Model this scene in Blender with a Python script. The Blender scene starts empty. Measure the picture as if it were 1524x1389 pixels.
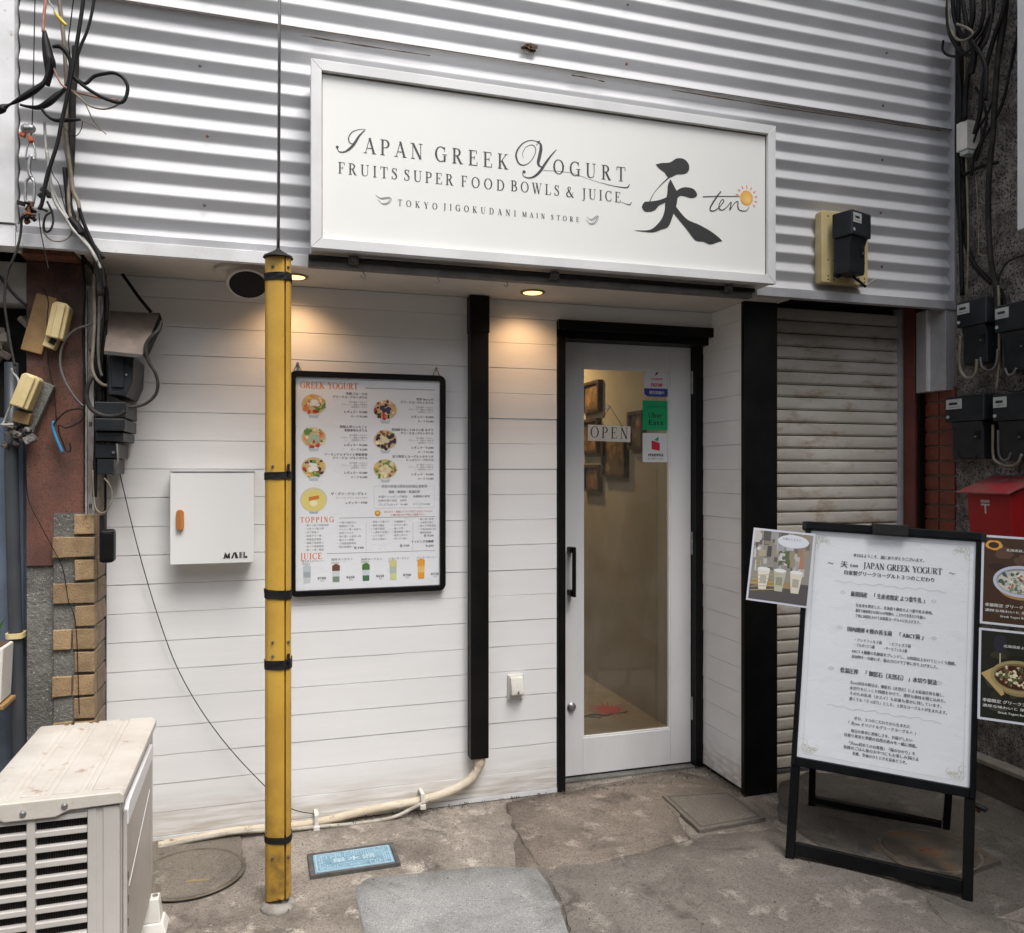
import bpy, bmesh, math, random
from mathutils import Vector, Matrix, noise
random.seed(7)
R=math.radians
C=bpy.context.scene.collection
sc=bpy.context.scene
# ---------------------------------------------------------------- camera
cam_d=bpy.data.cameras.new('camera'); cam=bpy.data.objects.new('camera',cam_d); C.objects.link(cam)
cam.location=(0,-3.38,1.435); cam.rotation_euler=(R(90),0,R(-17.1))
cam_d.sensor_width=36; cam_d.lens=36*1200/1524.; cam_d.shift_y=0.0036; cam_d.clip_end=500; cam_d.clip_start=0.05
sc.camera=cam
# ---------------------------------------------------------------- overcast daylight
world=bpy.data.worlds.new('World'); sc.world=world; world.use_nodes=True
nt=world.node_tree; nt.nodes.clear()
sky=nt.nodes.new('ShaderNodeTexSky'); sky.sky_type='NISHITA'; sky.sun_disc=False
sky.sun_elevation=R(60); sky.sun_rotation=R(157); sky.air_density=1.0; sky.dust_density=4.0; sky.ozone_density=1.0
hs=nt.nodes.new('ShaderNodeHueSaturation'); hs.inputs['Saturation'].default_value=0.34
bg=nt.nodes.new('ShaderNodeBackground'); bg.inputs['Strength'].default_value=0.105
wo=nt.nodes.new('ShaderNodeOutputWorld')
nt.links.new(sky.outputs[0],hs.inputs['Color']); nt.links.new(hs.outputs[0],bg.inputs['Color']); nt.links.new(bg.outputs[0],wo.inputs[0])
sun_d=bpy.data.lights.new('sun','SUN'); sun_d.energy=1.5; sun_d.angle=R(32); sun_d.color=(1,0.975,0.94)
sun=bpy.data.objects.new('sun',sun_d); C.objects.link(sun)
az=R(157); el=R(60)   # sun_rotation is clockwise from +Y
sdir=Vector((math.sin(az)*math.cos(el),math.cos(az)*math.cos(el),math.sin(el)))
sun.rotation_euler=sdir.to_track_quat('Z','Y').to_euler(); sun.location=sdir*20
sc.view_settings.view_transform='Standard'; sc.view_settings.look='None'; sc.view_settings.gamma=1
sc.view_settings.exposure=1.12; sc.view_settings.use_curve_mapping=False
# ---------------------------------------------------------------- materials
def lin(c):
    return tuple(((v/255.)/12.92 if v/255.<=0.04045 else ((v/255.+0.055)/1.055)**2.4) for v in c)
MC={}
def mat(name,c1,c2=None,scale=4,rough=.6,metal=0,bump=0,bscale=60,ramp=(.35,.65),c3=None,s3=30,r3=(.6,.75),stretch=(1,1,1),spec=.5,zst=None,coat=0):
    """c1/c2 mottled by noise, optional third colour as speckle or stain, optional bump; zst=(colour,z0,z1) dirt rising from z0"""
    if name in MC: return MC[name]
    m=bpy.data.materials.new(name); m.use_nodes=True; t=m.node_tree; N=t.nodes; L=t.links
    b=N['Principled BSDF']; b.inputs['Roughness'].default_value=rough; b.inputs['Metallic'].default_value=metal
    b.inputs['Specular IOR Level'].default_value=spec; b.inputs['Coat Weight'].default_value=coat
    geo=N.new('ShaderNodeNewGeometry'); mp=N.new('ShaderNodeMapping'); mp.inputs['Scale'].default_value=stretch
    L.new(geo.outputs['Position'],mp.inputs['Vector'])
    def nz(s,d=6,r=.6):
        n=N.new('ShaderNodeTexNoise'); n.inputs['Scale'].default_value=s; n.inputs['Detail'].default_value=d; n.inputs['Roughness'].default_value=r
        L.new(mp.outputs[0],n.inputs['Vector']); return n.outputs['Fac']
    def rp(f,a,bb):
        r=N.new('ShaderNodeMapRange'); r.inputs['From Min'].default_value=a; r.inputs['From Max'].default_value=bb; r.interpolation_type='SMOOTHSTEP'
        L.new(f,r.inputs['Value']); return r.outputs[0]
    def mix(f,a,bb):
        x=N.new('ShaderNodeMix'); x.data_type='RGBA'; L.new(f,x.inputs[0])
        if isinstance(a,tuple): x.inputs[6].default_value=(*a,1)
        else: L.new(a,x.inputs[6])
        x.inputs[7].default_value=(*bb,1); return x.outputs[2]
    col=c1
    if c2: col=mix(rp(nz(scale),*ramp),c1,c2)
    if name.endswith('brick'):
        oi=N.new('ShaderNodeObjectInfo'); hb=N.new('ShaderNodeHueSaturation'); rr=N.new('ShaderNodeMapRange'); rr.inputs['To Min'].default_value=.78; rr.inputs['To Max'].default_value=1.12; L.new(oi.outputs['Random'],rr.inputs['Value']); L.new(rr.outputs[0],hb.inputs['Value']); L.new(col,hb.inputs['Color']); hb.inputs['Saturation'].default_value=.92; col=hb.outputs[0]
    if c3: col=mix(rp(nz(s3,3,.7),*r3),col,c3)
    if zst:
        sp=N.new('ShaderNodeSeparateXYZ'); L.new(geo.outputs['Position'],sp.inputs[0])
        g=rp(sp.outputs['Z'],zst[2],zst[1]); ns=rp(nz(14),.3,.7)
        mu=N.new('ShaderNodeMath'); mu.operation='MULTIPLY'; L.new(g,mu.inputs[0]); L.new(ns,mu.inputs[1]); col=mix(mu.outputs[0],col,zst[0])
    if isinstance(col,tuple): b.inputs['Base Color'].default_value=(*col,1)
    else: L.new(col,b.inputs['Base Color'])
    if bump:
        bp=N.new('ShaderNodeBump'); bp.inputs['Strength'].default_value=bump; bp.inputs['Distance'].default_value=.01
        L.new(nz(bscale,5,.65),bp.inputs['Height']); L.new(bp.outputs[0],b.inputs['Normal'])
    # a little roughness variation
    rv=N.new('ShaderNodeMapRange'); rv.inputs['To Min'].default_value=max(0,rough-.08); rv.inputs['To Max'].default_value=min(1,rough+.1)
    L.new(nz(9,4),rv.inputs['Value']); L.new(rv.outputs[0],b.inputs['Roughness'])
    MC[name]=m; return m
def emis(name,col,s):
    m=bpy.data.materials.new(name); m.use_nodes=True; b=m.node_tree.nodes['Principled BSDF']
    b.inputs['Base Color'].default_value=(*col,1); b.inputs['Emission Color'].default_value=(*col,1); b.inputs['Emission Strength'].default_value=s; return m
def glass_mat():
    m=bpy.data.materials.new('door_glass'); m.use_nodes=True; t=m.node_tree; t.nodes.clear(); N=t.nodes; L=t.links
    o=N.new('ShaderNodeOutputMaterial'); mx=N.new('ShaderNodeMixShader'); tr=N.new('ShaderNodeBsdfTransparent'); gl=N.new('ShaderNodeBsdfGlossy')
    tr.inputs[0].default_value=(.88,.9,.88,1); gl.inputs['Roughness'].default_value=.03
    fr=N.new('ShaderNodeFresnel'); fr.inputs['IOR'].default_value=1.52
    mu=N.new('ShaderNodeMath'); mu.operation='MULTIPLY_ADD'; mu.inputs[1].default_value=1.6; mu.inputs[2].default_value=.015
    L.new(fr.outputs[0],mu.inputs[0]); L.new(mu.outputs[0],mx.inputs[0]); L.new(tr.outputs[0],mx.inputs[1]); L.new(gl.outputs[0],mx.inputs[2]); 
    df=N.new('ShaderNodeBsdfDiffuse'); df.inputs[0].default_value=(.62,.64,.58,1); g=N.new('ShaderNodeNewGeometry'); nz=N.new('ShaderNodeTexNoise'); nz.inputs['Scale'].default_value=3.2; nz.inputs['Detail'].default_value=6; nz.inputs['Distortion'].default_value=.8
    mr=N.new('ShaderNodeMapRange'); mr.inputs['From Min'].default_value=.35; mr.inputs['From Max'].default_value=.7; mr.inputs['To Min'].default_value=.035; mr.inputs['To Max'].default_value=.10
    m2=N.new('ShaderNodeMixShader'); L.new(g.outputs['Position'],nz.inputs['Vector']); L.new(nz.outputs['Fac'],mr.inputs['Value']); L.new(mr.outputs[0],m2.inputs[0]); L.new(mx.outputs[0],m2.inputs[1]); L.new(df.outputs[0],m2.inputs[2])
    L.new(m2.outputs[0],o.inputs[0]); return m
def ink_mat(name='printed_ink',rough=.5):
    m=bpy.data.materials.new(name); m.use_nodes=True; t=m.node_tree; b=t.nodes['Principled BSDF']; b.inputs['Roughness'].default_value=rough
    a=t.nodes.new('ShaderNodeAttribute'); a.attribute_name='ink'; t.links.new(a.outputs['Color'],b.inputs['Base Color']); return m
INK=ink_mat(); INKG=ink_mat('glossy_printed_ink',.25)
# ---------------------------------------------------------------- mesh helpers
WM={}
class MB:
    def __init__(s): s.v=[]; s.f=[]
    def add(s,vs,fs):
        n=len(s.v); s.v+=[tuple(p) for p in vs]; s.f+=[tuple(i+n for i in f) for f in fs]; return s
    def box(s,x0,x1,y0,y1,z0,z1):
        return s.add([(x0,y0,z0),(x1,y0,z0),(x1,y1,z0),(x0,y1,z0),(x0,y0,z1),(x1,y0,z1),(x1,y1,z1),(x0,y1,z1)],
          [(3,2,1,0),(4,5,6,7),(0,1,5,4),(1,2,6,5),(2,3,7,6),(3,0,4,7)])
    def obox(s,c,sx,sy,sz,M):   # oriented box
        c=Vector(c); vs=[]
        for z in (-1,1):
            for x,y in ((-1,-1),(1,-1),(1,1),(-1,1)): vs.append(c+M@Vector((x*sx/2,y*sy/2,z*sz/2)))
        return s.add(vs,[(3,2,1,0),(4,5,6,7),(0,1,5,4),(1,2,6,5),(2,3,7,6),(3,0,4,7)])
    def beam(s,a,b,w,d,up=Vector((0,0,1))):
        a=Vector(a);b=Vector(b);z=(b-a).normalized(); x=up.cross(z)
        if x.length<.01: x=Vector((1,0,0))
        x.normalize(); y=z.cross(x); M=Matrix((x,y,z)).transposed()
        return s.obox((a+b)/2,w,d,(b-a).length,M)
    def prism(s,pts,ax,a0,a1):  # pts 2d ; ax = axis of extrusion
        n=len(pts)
        def P(p,a):
            return {'y':(p[0],a,p[1]),'x':(a,p[0],p[1]),'z':(p[0],p[1],a)}[ax]
        vs=[P(p,a0) for p in pts]+[P(p,a1) for p in pts]
        fs=[tuple(range(n)),tuple(range(2*n-1,n-1,-1))]+[(i,i+n,(i+1)%n+n,(i+1)%n) for i in range(n)]
        return s.add(vs,fs)
    def ring(s,outer,inner,ax,a0,a1):
        n=len(outer)
        def P(p,a): return {'y':(p[0],a,p[1]),'x':(a,p[0],p[1]),'z':(p[0],p[1],a)}[ax]
        vs=[P(p,a0) for p in outer]+[P(p,a0) for p in inner]+[P(p,a1) for p in outer]+[P(p,a1) for p in inner]
        fs=[]
        for i in range(n):
            j=(i+1)%n
            fs+=[(i,j,n+j,n+i),(2*n+j,2*n+i,3*n+i,3*n+j),(i,2*n+i,2*n+j,j),(n+i,n+j,3*n+j,3*n+i)]
        return s.add(vs,fs)
    def tube(s,pts,r,seg=8,cap=True,flat=1):
        P=[Vector(p) for p in pts]; n=len(P); rs=r if isinstance(r,(list,tuple)) else [r]*n
        t0=(P[1]-P[0]).normalized(); u=t0.orthogonal().normalized(); base=len(s.v)
        for i in range(n):
            t=(P[min(i+1,n-1)]-P[max(i-1,0)]); t=t.normalized() if t.length>1e-9 else t0
            u=(u-t*u.dot(t)); u=u.normalized() if u.length>1e-6 else t.orthogonal().normalized(); w=t.cross(u)
            for k in range(seg):
                a=2*math.pi*k/seg; s.v.append(tuple(P[i]+(u*math.cos(a)+w*math.sin(a)*flat)*rs[i]))
        for i in range(n-1):
            for k in range(seg):
                a=base+i*seg+k; b=base+i*seg+(k+1)%seg; s.f.append((a,b,b+seg,a+seg))
        if cap:
            s.f.append(tuple(base+k for k in reversed(range(seg)))); s.f.append(tuple(base+(n-1)*seg+k for k in range(seg)))
        return s
    def lathe(s,prof,c,M=None,seg=24):
        base=len(s.v); c=Vector(c); M=M or Matrix.Identity(3)
        for r,z in prof:
            for k in range(seg):
                a=2*math.pi*k/seg; s.v.append(tuple(c+M@Vector((r*math.cos(a),r*math.sin(a),z))))
        for i in range(len(prof)-1):
            for k in range(seg):
                a=base+i*seg+k; b=base+i*seg+(k+1)%seg; s.f.append((a,b,b+seg,a+seg))
        s.f.append(tuple(base+k for k in reversed(range(seg)))); s.f.append(tuple(base+(len(prof)-1)*seg+k for k in range(seg)))
        return s
    def build(s,name,m,parent=None,smooth=False,bev=0,local=False,seg=2,kind=None):
        me=bpy.data.meshes.new(name); vs=s.v
        if parent is not None and not local and parent.name in WM:
            I=WM[parent.name].inverted(); vs=[tuple(I@Vector(p)) for p in vs]
        me.from_pydata(vs,[],s.f); me.update()
        bm=bmesh.new(); bm.from_mesh(me); bmesh.ops.recalc_face_normals(bm,faces=bm.faces); bm.to_mesh(me); bm.free()
        if smooth: me.polygons.foreach_set('use_smooth',[True]*len(me.polygons))
        me.materials.append(m)
        o=bpy.data.objects.new(name,me); C.objects.link(o)
        if parent is not None: o.parent=parent
        if parent is not None and parent.name in WM: WM[o.name]=WM[parent.name]
        if smooth=='auto': me.set_sharp_from_angle(angle=R(35))
        if bev:
            b=o.modifiers.new('bevel','BEVEL'); b.width=bev; b.segments=seg; b.limit_method='ANGLE'; b.angle_limit=R(40)
            me.polygons.foreach_set('use_smooth',[True]*len(me.polygons)); me.set_sharp_from_angle(angle=R(40)) if False else None
            b.harden_normals=True
        if kind: o['kind']=kind
        return o
def thing(name,label,cat,loc=(0,0,0),rot=(0,0,0),group=None):
    o=bpy.data.objects.new(name,None); C.objects.link(o); o.location=loc; o.rotation_euler=rot; o['label']=label; o['category']=cat
    o.empty_display_size=.1
    if group: o['group']=group
    WM[o.name]=Matrix.LocRotScale(Vector(loc),Matrix.Identity(3).to_quaternion() if rot==(0,0,0) else __import__('mathutils').Euler(rot).to_quaternion(),None)
    return o
def tag(o,label,cat,group=None,kind=None):
    o['label']=label; o['category']=cat
    if group: o['group']=group
    if kind: o['kind']=kind
    return o
def struct(o,label,cat):
    o['kind']='structure'; o['label']=label; o['category']=cat; return o
def copy_tree(o,parent=None):
    c=o.copy(); C.objects.link(c)
    if parent is not None: c.parent=parent
    for ch in [x for x in bpy.data.objects if x.parent==o]: copy_tree(ch,c)
    return c
def share(o,name,parent,loc):   # a piece that shares mesh data
    c=o.copy(); c.name=name; C.objects.link(c); c.parent=parent; c.location=loc; return c
def smoothpts(pts,k=6):
    P=[Vector(p) for p in pts]; out=[]
    if len(P)<3: return P
    for i in range(len(P)-1):
        p0=P[max(i-1,0)];p1=P[i];p2=P[i+1];p3=P[min(i+2,len(P)-1)]
        for j in range(k):
            t=j/k; out.append(.5*((2*p1)+(p2-p0)*t+(2*p0-5*p1+4*p2-p3)*t*t+(3*p1-p0-3*p2+p3)*t**3))
    out.append(P[-1]); return out
def rrect(x0,x1,z0,z1,r,n=6):
    out=[]
    for cx,cz,a0 in ((x1-r,z1-r,0),(x0+r,z1-r,90),(x0+r,z0+r,180),(x1-r,z0+r,270)):
        for i in range(n+1):
            a=R(a0+90*i/n); out.append((cx+r*math.cos(a),cz+r*math.sin(a)))
    return out
# ---------------------------------------------------------------- printing: flat ink shapes on a surface
def sm2(pts,k=5):
    return [(p[0],p[1]) for p in smoothpts([(a,b,0) for a,b in pts],k)]
def smw(ws,k,n):
    return [v.x for v in smoothpts([(w,0,0) for w in ws],k)]
T,t_=.13,.045
def arc(cx,cy,rx,ry,a0,a1,n=14,T=T):
    pts=[];ws=[]
    for i in range(n+1):
        a=R(a0+(a1-a0)*i/n); pts.append((cx+rx*math.cos(a),cy+ry*math.sin(a))); ws.append(t_+(T-t_)*abs(math.cos(a))**1.4)
    return (pts,ws)
def Ls(x0,y0,x1,y1,w=T): return ([(x0,y0),(x1,y1)],[w,w])
def V(x,y0=0,y1=1,w=T): return Ls(x,y0,x,y1,w)
def Hh(x0,x1,y,w=t_): return Ls(x0,y,x1,y,w)
def Sf(x,y,w): return Hh(x-w/2,x+w/2,y+(t_/2 if y<.5 else -t_/2),t_)
def Cv(pts,ws): return (sm2(pts,4),smw(ws,4,0))
GL={
'A':(.78,[Ls(.12,0,.39,.98,t_),Ls(.38,1,.66,0),Hh(.21,.52,.33),Sf(.12,0,.22),Sf(.66,0,.26)]),
'B':(.68,[V(.17),arc(.32,.76,.2,.22,90,-90),arc(.34,.27,.24,.25,90,-90),Hh(.04,.33,1-t_/2),Hh(.17,.34,.53),Hh(.04,.35,t_/2)]),
'C':(.74,[arc(.41,.5,.33,.48,48,315),Ls(.66,.98,.66,.7,t_),Ls(.68,.3,.63,.14,t_)]),
'D':(.8,[V(.17),arc(.34,.5,.36,.48,90,-90),Hh(.04,.35,1-t_/2),Hh(.04,.35,t_/2)]),
'E':(.66,[V(.17),Hh(.04,.56,1-t_/2),Hh(.17,.42,.52),Hh(.04,.6,t_/2),Ls(.56,1,.56,.76,t_),Ls(.6,0,.6,.26,t_),Ls(.42,.41,.42,.63,t_)]),
'F':(.6,[V(.17),Hh(.04,.56,1-t_/2),Hh(.17,.42,.5),Sf(.17,0,.28),Ls(.56,1,.56,.74,t_),Ls(.42,.4,.42,.62,t_)]),
'G':(.8,[arc(.41,.5,.33,.48,48,300),Ls(.66,.98,.66,.7,t_),V(.66,.02,.42),Sf(.66,.46,.28)]),
'H':(.84,[V(.17),V(.65),Hh(.17,.65,.52),Sf(.17,0,.28),Sf(.17,1,.28),Sf(.65,0,.28),Sf(.65,1,.28)]),
'I':(.36,[V(.18),Sf(.18,0,.29),Sf(.18,1,.29)]),
'J':(.42,[V(.24,0,1),Cv([(.24,.02),(.2,-.15),(.06,-.2)],[T,.08,.06]),Sf(.24,1,.3)]),
'K':(.78,[V(.17),Ls(.6,.97,.24,.46,t_),Ls(.3,.55,.62,0),Sf(.17,0,.28),Sf(.17,1,.28),Sf(.62,0,.26),Sf(.6,1,.22)]),
'L':(.62,[V(.17),Hh(.04,.57,t_/2),Ls(.57,0,.57,.28,t_),Sf(.17,1,.28)]),
'M':(.96,[Ls(.15,0,.17,1,t_),Ls(.17,1,.47,.05),Ls(.47,.03,.77,1,t_),V(.79),Sf(.14,0,.22),Sf(.79,0,.28),Hh(.03,.17,1-t_/2),Hh(.77,.93,1-t_/2)]),
'N':(.84,[V(.16,0,1,t_),Ls(.16,1,.67,0),V(.67,0,1,t_),Sf(.16,0,.24),Hh(.02,.18,1-t_/2),Sf(.67,1,.24)]),
'O':(.82,[arc(.41,.5,.33,.48,0,360,24)]),
'P':(.66,[V(.17),arc(.32,.73,.23,.25,90,-90),Hh(.04,.33,1-t_/2),Hh(.17,.33,.48),Sf(.17,0,.28)]),
'R':(.76,[V(.17),arc(.31,.75,.22,.23,90,-90),Hh(.04,.32,1-t_/2),Hh(.17,.32,.52),Sf(.17,0,.28),Ls(.34,.52,.62,0),Sf(.64,0,.2)]),
'S':(.58,[Cv([(.46,.78),(.4,.92),(.28,.97),(.14,.9),(.12,.74),(.24,.6),(.37,.48),(.46,.33),(.43,.13),(.27,.03),(.13,.08),(.07,.24)],[t_,t_,.05,.09,.12,.13,.13,.12,.09,.05,t_,t_]),Ls(.46,.98,.46,.72,t_),Ls(.07,.02,.07,.28,t_)]),
'T':(.7,[V(.35),Hh(.04,.66,1-t_/2),Ls(.04,1,.04,.74,t_),Ls(.66,1,.66,.74,t_),Sf(.35,0,.3)]),
'U':(.8,[V(.17,.3,1),Cv([(.17,.32),(.22,.1),(.4,.02),(.58,.1),(.64,.3)],[T,.09,t_,t_,t_]),V(.64,.3,1,t_),Sf(.17,1,.28),Sf(.64,1,.24)]),
'W':(1.02,[Ls(.12,1,.33,0),Ls(.33,0,.5,.9,t_),Ls(.48,1,.7,0),Ls(.7,0,.9,1,t_),Sf(.12,1,.24),Sf(.46,1,.22),Sf(.9,1,.2)]),
'Y':(.72,[Ls(.1,1,.36,.45),Ls(.36,.45,.62,1,t_),V(.36,0,.46),Sf(.36,0,.28),Sf(.1,1,.24),Sf(.62,1,.2)]),
'&':(.86,[Cv([(.76,.5),(.66,.25),(.45,.04),(.2,.05),(.1,.25),(.25,.5),(.45,.68),(.46,.88),(.33,.97),(.22,.85),(.28,.65),(.5,.3),(.7,.03),(.82,.06)],[t_,t_,.06,.11,.13,.09,.06,.09,.05,.09,.13,.13,.11,t_])]),
'1':(.5,[V(.25),Sf(.25,0,.26)]),'3':(.5,[arc(.22,.75,.2,.22,120,-80),arc(.22,.27,.22,.25,80,-120)]),
}
_fc=bpy.data.curves.new('type','FONT'); _fc.resolution_u=2; _fo=bpy.data.objects.new('type',_fc); _tc={}
def glyph_mesh(ch):
    if ch not in _tc:
        _fc.body=ch; me=bpy.data.meshes.new_from_object(_fo)
        vs=[(v.co.x,v.co.y) for v in me.vertices]; fs=[tuple(p.vertices) for p in me.polygons]
        if ch in ' 　': w=.3 if ch==' ' else 1
        elif ord(ch)>0x2fff: w=1.0
        else: w=(max(v[0] for v in vs)+.07) if vs else .3
        bpy.data.meshes.remove(me); _tc[ch]=(vs,fs,w)
    return _tc[ch]
class Print:
    def __init__(s): s.v=[];s.f=[];s.c=[];s.k=0
    def raw(s,vs,fs,col,layer=0,bump=True):
        n=len(s.v); s.k=(s.k+1)%37; z=layer*.00045+s.k*.00001
        s.v+=[(x,y,z) for x,y in vs]
        for f in fs: s.f.append(tuple(i+n for i in f)); s.c.append(col)
        return s
    def poly(s,pts,col,layer=0): return s.raw(pts,[tuple(range(len(pts)))],col,layer)
    def rect(s,x0,x1,y0,y1,col,layer=0): return s.poly([(x0,y0),(x1,y0),(x1,y1),(x0,y1)],col,layer)
    def disc(s,cx,cy,rx,ry,col,layer=0,n=24,jit=0,rot=0):
        pts=[]
        for i in range(n):
            a=2*math.pi*i/n; q=1+random.uniform(-jit,jit); x=rx*q*math.cos(a); y=ry*q*math.sin(a); pts.append((cx+x*math.cos(rot)-y*math.sin(rot),cy+x*math.sin(rot)+y*math.cos(rot)))
        return s.poly(pts,col,layer)
    def ribbon(s,pts,ws,col,layer=0):
        n=len(pts); ws=ws if isinstance(ws,(list,tuple)) else [ws]*n; vs=[]
        for i in range(n):
            a=pts[max(i-1,0)]; b=pts[min(i+1,n-1)]; dx,dy=b[0]-a[0],b[1]-a[1]; l=math.hypot(dx,dy) or 1
            nx,ny=-dy/l*ws[i]/2,dx/l*ws[i]/2; vs+=[(pts[i][0]+nx,pts[i][1]+ny),(pts[i][0]-nx,pts[i][1]-ny)]
        return s.raw(vs,[(2*i,2*i+1,2*i+3,2*i+2) for i in range(n-1)],col,layer)
    def serif(s,txt,x,y,h,col,width=None,track=.12,layer=0,weight=1,cen=False,each=None):
        def adv(c): return (GL[c][0] if c in GL else .42)
        tot=sum(adv(c)+track for c in txt)-track
        if width is not None:
            k=(width/h-sum(adv(c) for c in txt))/max(1,len(txt)-1); track=k; tot=width/h
        if cen: x-=tot*h/2
        for c in txt:
            if c in GL:
                for pts,ws in GL[c][1]: s.ribbon([(x+p[0]*h,y+p[1]*h) for p in pts],[w*h*weight for w in ws],col,layer)
            if each: each(s)
            x+=(adv(c)+track)*h
        return s
    def cjk(s,txt,x,y,h,col,layer=0,cen=False,right=False,width=None,bold=0):
        ws=[glyph_mesh(c)[2] for c in txt]; tot=sum(ws); sx=1
        if width: sx=width/(tot*h)
        if cen: x-=tot*h*sx/2
        if right: x-=tot*h*sx
        for c,w in zip(txt,ws):
            vs,fs,_=glyph_mesh(c)
            if vs:
                s.raw([(x+p[0]*h*sx,y+p[1]*h) for p in vs],fs,col,layer)
                if bold: s.raw([(x+p[0]*h*sx+bold*h,y+p[1]*h) for p in vs],fs,col,layer)
            x+=w*h*sx
        return s
    def build(s,name,parent,origin,xa,ya,m=INK,label=None):
        o=Vector(origin); xa=Vector(xa); ya=Vector(ya); nn=xa.normalized().cross(ya.normalized())
        vs=[o+xa*v[0]+ya*v[1]+nn*v[2] for v in s.v]
        if parent is not None and parent.name in WM:
            I=WM[parent.name].inverted(); vs=[I@p for p in vs]
        me=bpy.data.meshes.new(name); me.from_pydata([tuple(p) for p in vs],[],s.f); me.update()
        at=me.color_attributes.new('ink','FLOAT_COLOR','CORNER'); buf=[]
        for p,c in zip(me.polygons,s.c): buf+=[*c,1]*p.loop_total
        at.data.foreach_set('color',buf)
        me.materials.append(m); ob=bpy.data.objects.new(name,me); C.objects.link(ob)
        if parent is not None:
            ob.parent=parent
            if parent.name in WM: WM[ob.name]=WM[parent.name]
        if label: ob['label']=label
        return ob
BLK=(.018,.018,.02); GRY=(.12,.12,.12)
# ---------------------------------------------------------------- palette
M_board=mat('white_painted_boards',(.80,.795,.79),(.755,.75,.745),scale=2.2,rough=.5,bump=.10,bscale=45,stretch=(.25,1,3),c3=(.5,.48,.45),s3=90,r3=(.72,.9),zst=((.42,.37,.31),.0,.22))
M_trimw=mat('white_coated_trim',(.72,.72,.73),(.6,.6,.6),scale=6,rough=.35,c3=(.35,.32,.28),s3=35,r3=(.62,.8))
M_trimg=mat('grey_aluminium_trim',(.5,.5,.52),(.4,.4,.41),scale=6,rough=.4,metal=.3,c3=(.25,.23,.2),s3=35,r3=(.62,.8))
M_corr=mat('ribbed_metal_cladding',(.60,.60,.612),(.52,.52,.53),scale=1.3,rough=.62,metal=.05,c3=(.42,.38,.34),s3=26,r3=(.66,.9),stretch=(1,1,2))
M_soff=mat('cream_soffit',(.62,.58,.53),(.55,.51,.46),scale=3,rough=.7,c3=(.4,.36,.3),s3=14,r3=(.66,.85))
M_black=mat('black_satin_paint',(.004,.004,.0045),(.008,.0075,.007),scale=7,rough=.42,bump=.08,bscale=90,spec=.18)
M_blackm=mat('black_rubber',(.008,.008,.008),(.016,.015,.014),scale=12,rough=.6,spec=.25)
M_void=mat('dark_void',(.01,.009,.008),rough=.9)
M_doorw=mat('white_door_paint',(.74,.74,.74),(.68,.68,.68),scale=5,rough=.42,bump=.06,bscale=40,stretch=(1,1,.3))
M_conc=mat('grey_render',(.19,.185,.165),(.11,.105,.095),scale=6,rough=.9,bump=.9,bscale=90,c3=(.4,.39,.36),s3=110,r3=(.58,.72))
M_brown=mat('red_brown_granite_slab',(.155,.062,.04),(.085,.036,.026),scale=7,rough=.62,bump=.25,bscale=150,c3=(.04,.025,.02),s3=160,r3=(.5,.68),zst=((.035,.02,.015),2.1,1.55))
M_brick=mat('yellow_brown_brick',(.36,.235,.11),(.27,.17,.08),scale=22,rough=.8,bump=.6,bscale=170,c3=(.12,.075,.04),s3=120,r3=(.6,.78))
M_brickd=mat('brown_side_brick',(.27,.19,.125),(.2,.14,.095),scale=18,rough=.85,bump=.6,bscale=150,c3=(.12,.085,.06),s3=120,r3=(.6,.78))
M_tile=mat('glazed_red_tile',(.19,.042,.022),(.13,.03,.017),scale=14,rough=.3,bump=.15,bscale=60)
M_grout=mat('mortar',(.3,.27,.22),(.2,.18,.15),scale=20,rough=.95,bump=.5,bscale=120)
M_rough=mat('pebbledash_render',(.33,.30,.27),(.13,.115,.10),scale=13,rough=.95,bump=1.0,bscale=90,c3=(.03,.027,.024),s3=105,r3=(.48,.62))
M_shut=mat('weathered_shutter_steel',(.74,.70,.63),(.62,.575,.50),scale=3.5,rough=.5,metal=.1,bump=.12,bscale=60,c3=(.42,.30,.18),s3=6.5,r3=(.50,.80),stretch=(1,1,2.4))
M_postr=mat('oxide_red_post',(.17,.045,.028),(.12,.033,.022),scale=6,rough=.45,c3=(.03,.012,.01),s3=30,r3=(.62,.8))
M_yel=mat('yellow_plastic_guard',(.60,.36,.055),(.50,.29,.045),scale=5,rough=.38,bump=.08,bscale=80,c3=(.12,.075,.02),s3=38,r3=(.67,.82),zst=((.1,.06,.02),.0,.55))
M_tan=mat('aged_cream_plastic',(.62,.5,.26),(.54,.42,.2),scale=9,rough=.5,c3=(.3,.21,.09),s3=60,r3=(.68,.82))
M_tboard=mat('dirty_tan_board',(.36,.22,.09),(.25,.15,.06),scale=11,rough=.6,c3=(.06,.04,.025),s3=30,r3=(.6,.8))
M_meter=mat('dark_grey_meter_plastic',(.022,.025,.029),(.014,.016,.019),scale=10,rough=.42,spec=.35,c3=(.07,.065,.06),s3=60,r3=(.72,.9))
M_label=mat('pale_plate',(.5,.52,.5),(.4,.41,.4),scale=30,rough=.4)
M_steel=mat('dull_steel',(.42,.42,.42),(.3,.3,.3),scale=30,rough=.35,metal=.9)
M_rust=mat('rusty_steel',(.2,.07,.03),(.09,.04,.025),scale=40,rough=.85,bump=.5)
M_ac=mat('warm_grey_enamel',(.50,.475,.445),(.44,.415,.385),scale=4,rough=.42,c3=(.33,.24,.18),s3=20,r3=(.7,.86),zst=((.3,.25,.2),.0,.25))
M_actop=mat('stained_enamel_lid',(.56,.525,.475),(.48,.44,.39),scale=6,rough=.45,c3=(.28,.17,.11),s3=16,r3=(.60,.78),bump=.1,bscale=60)
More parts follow.
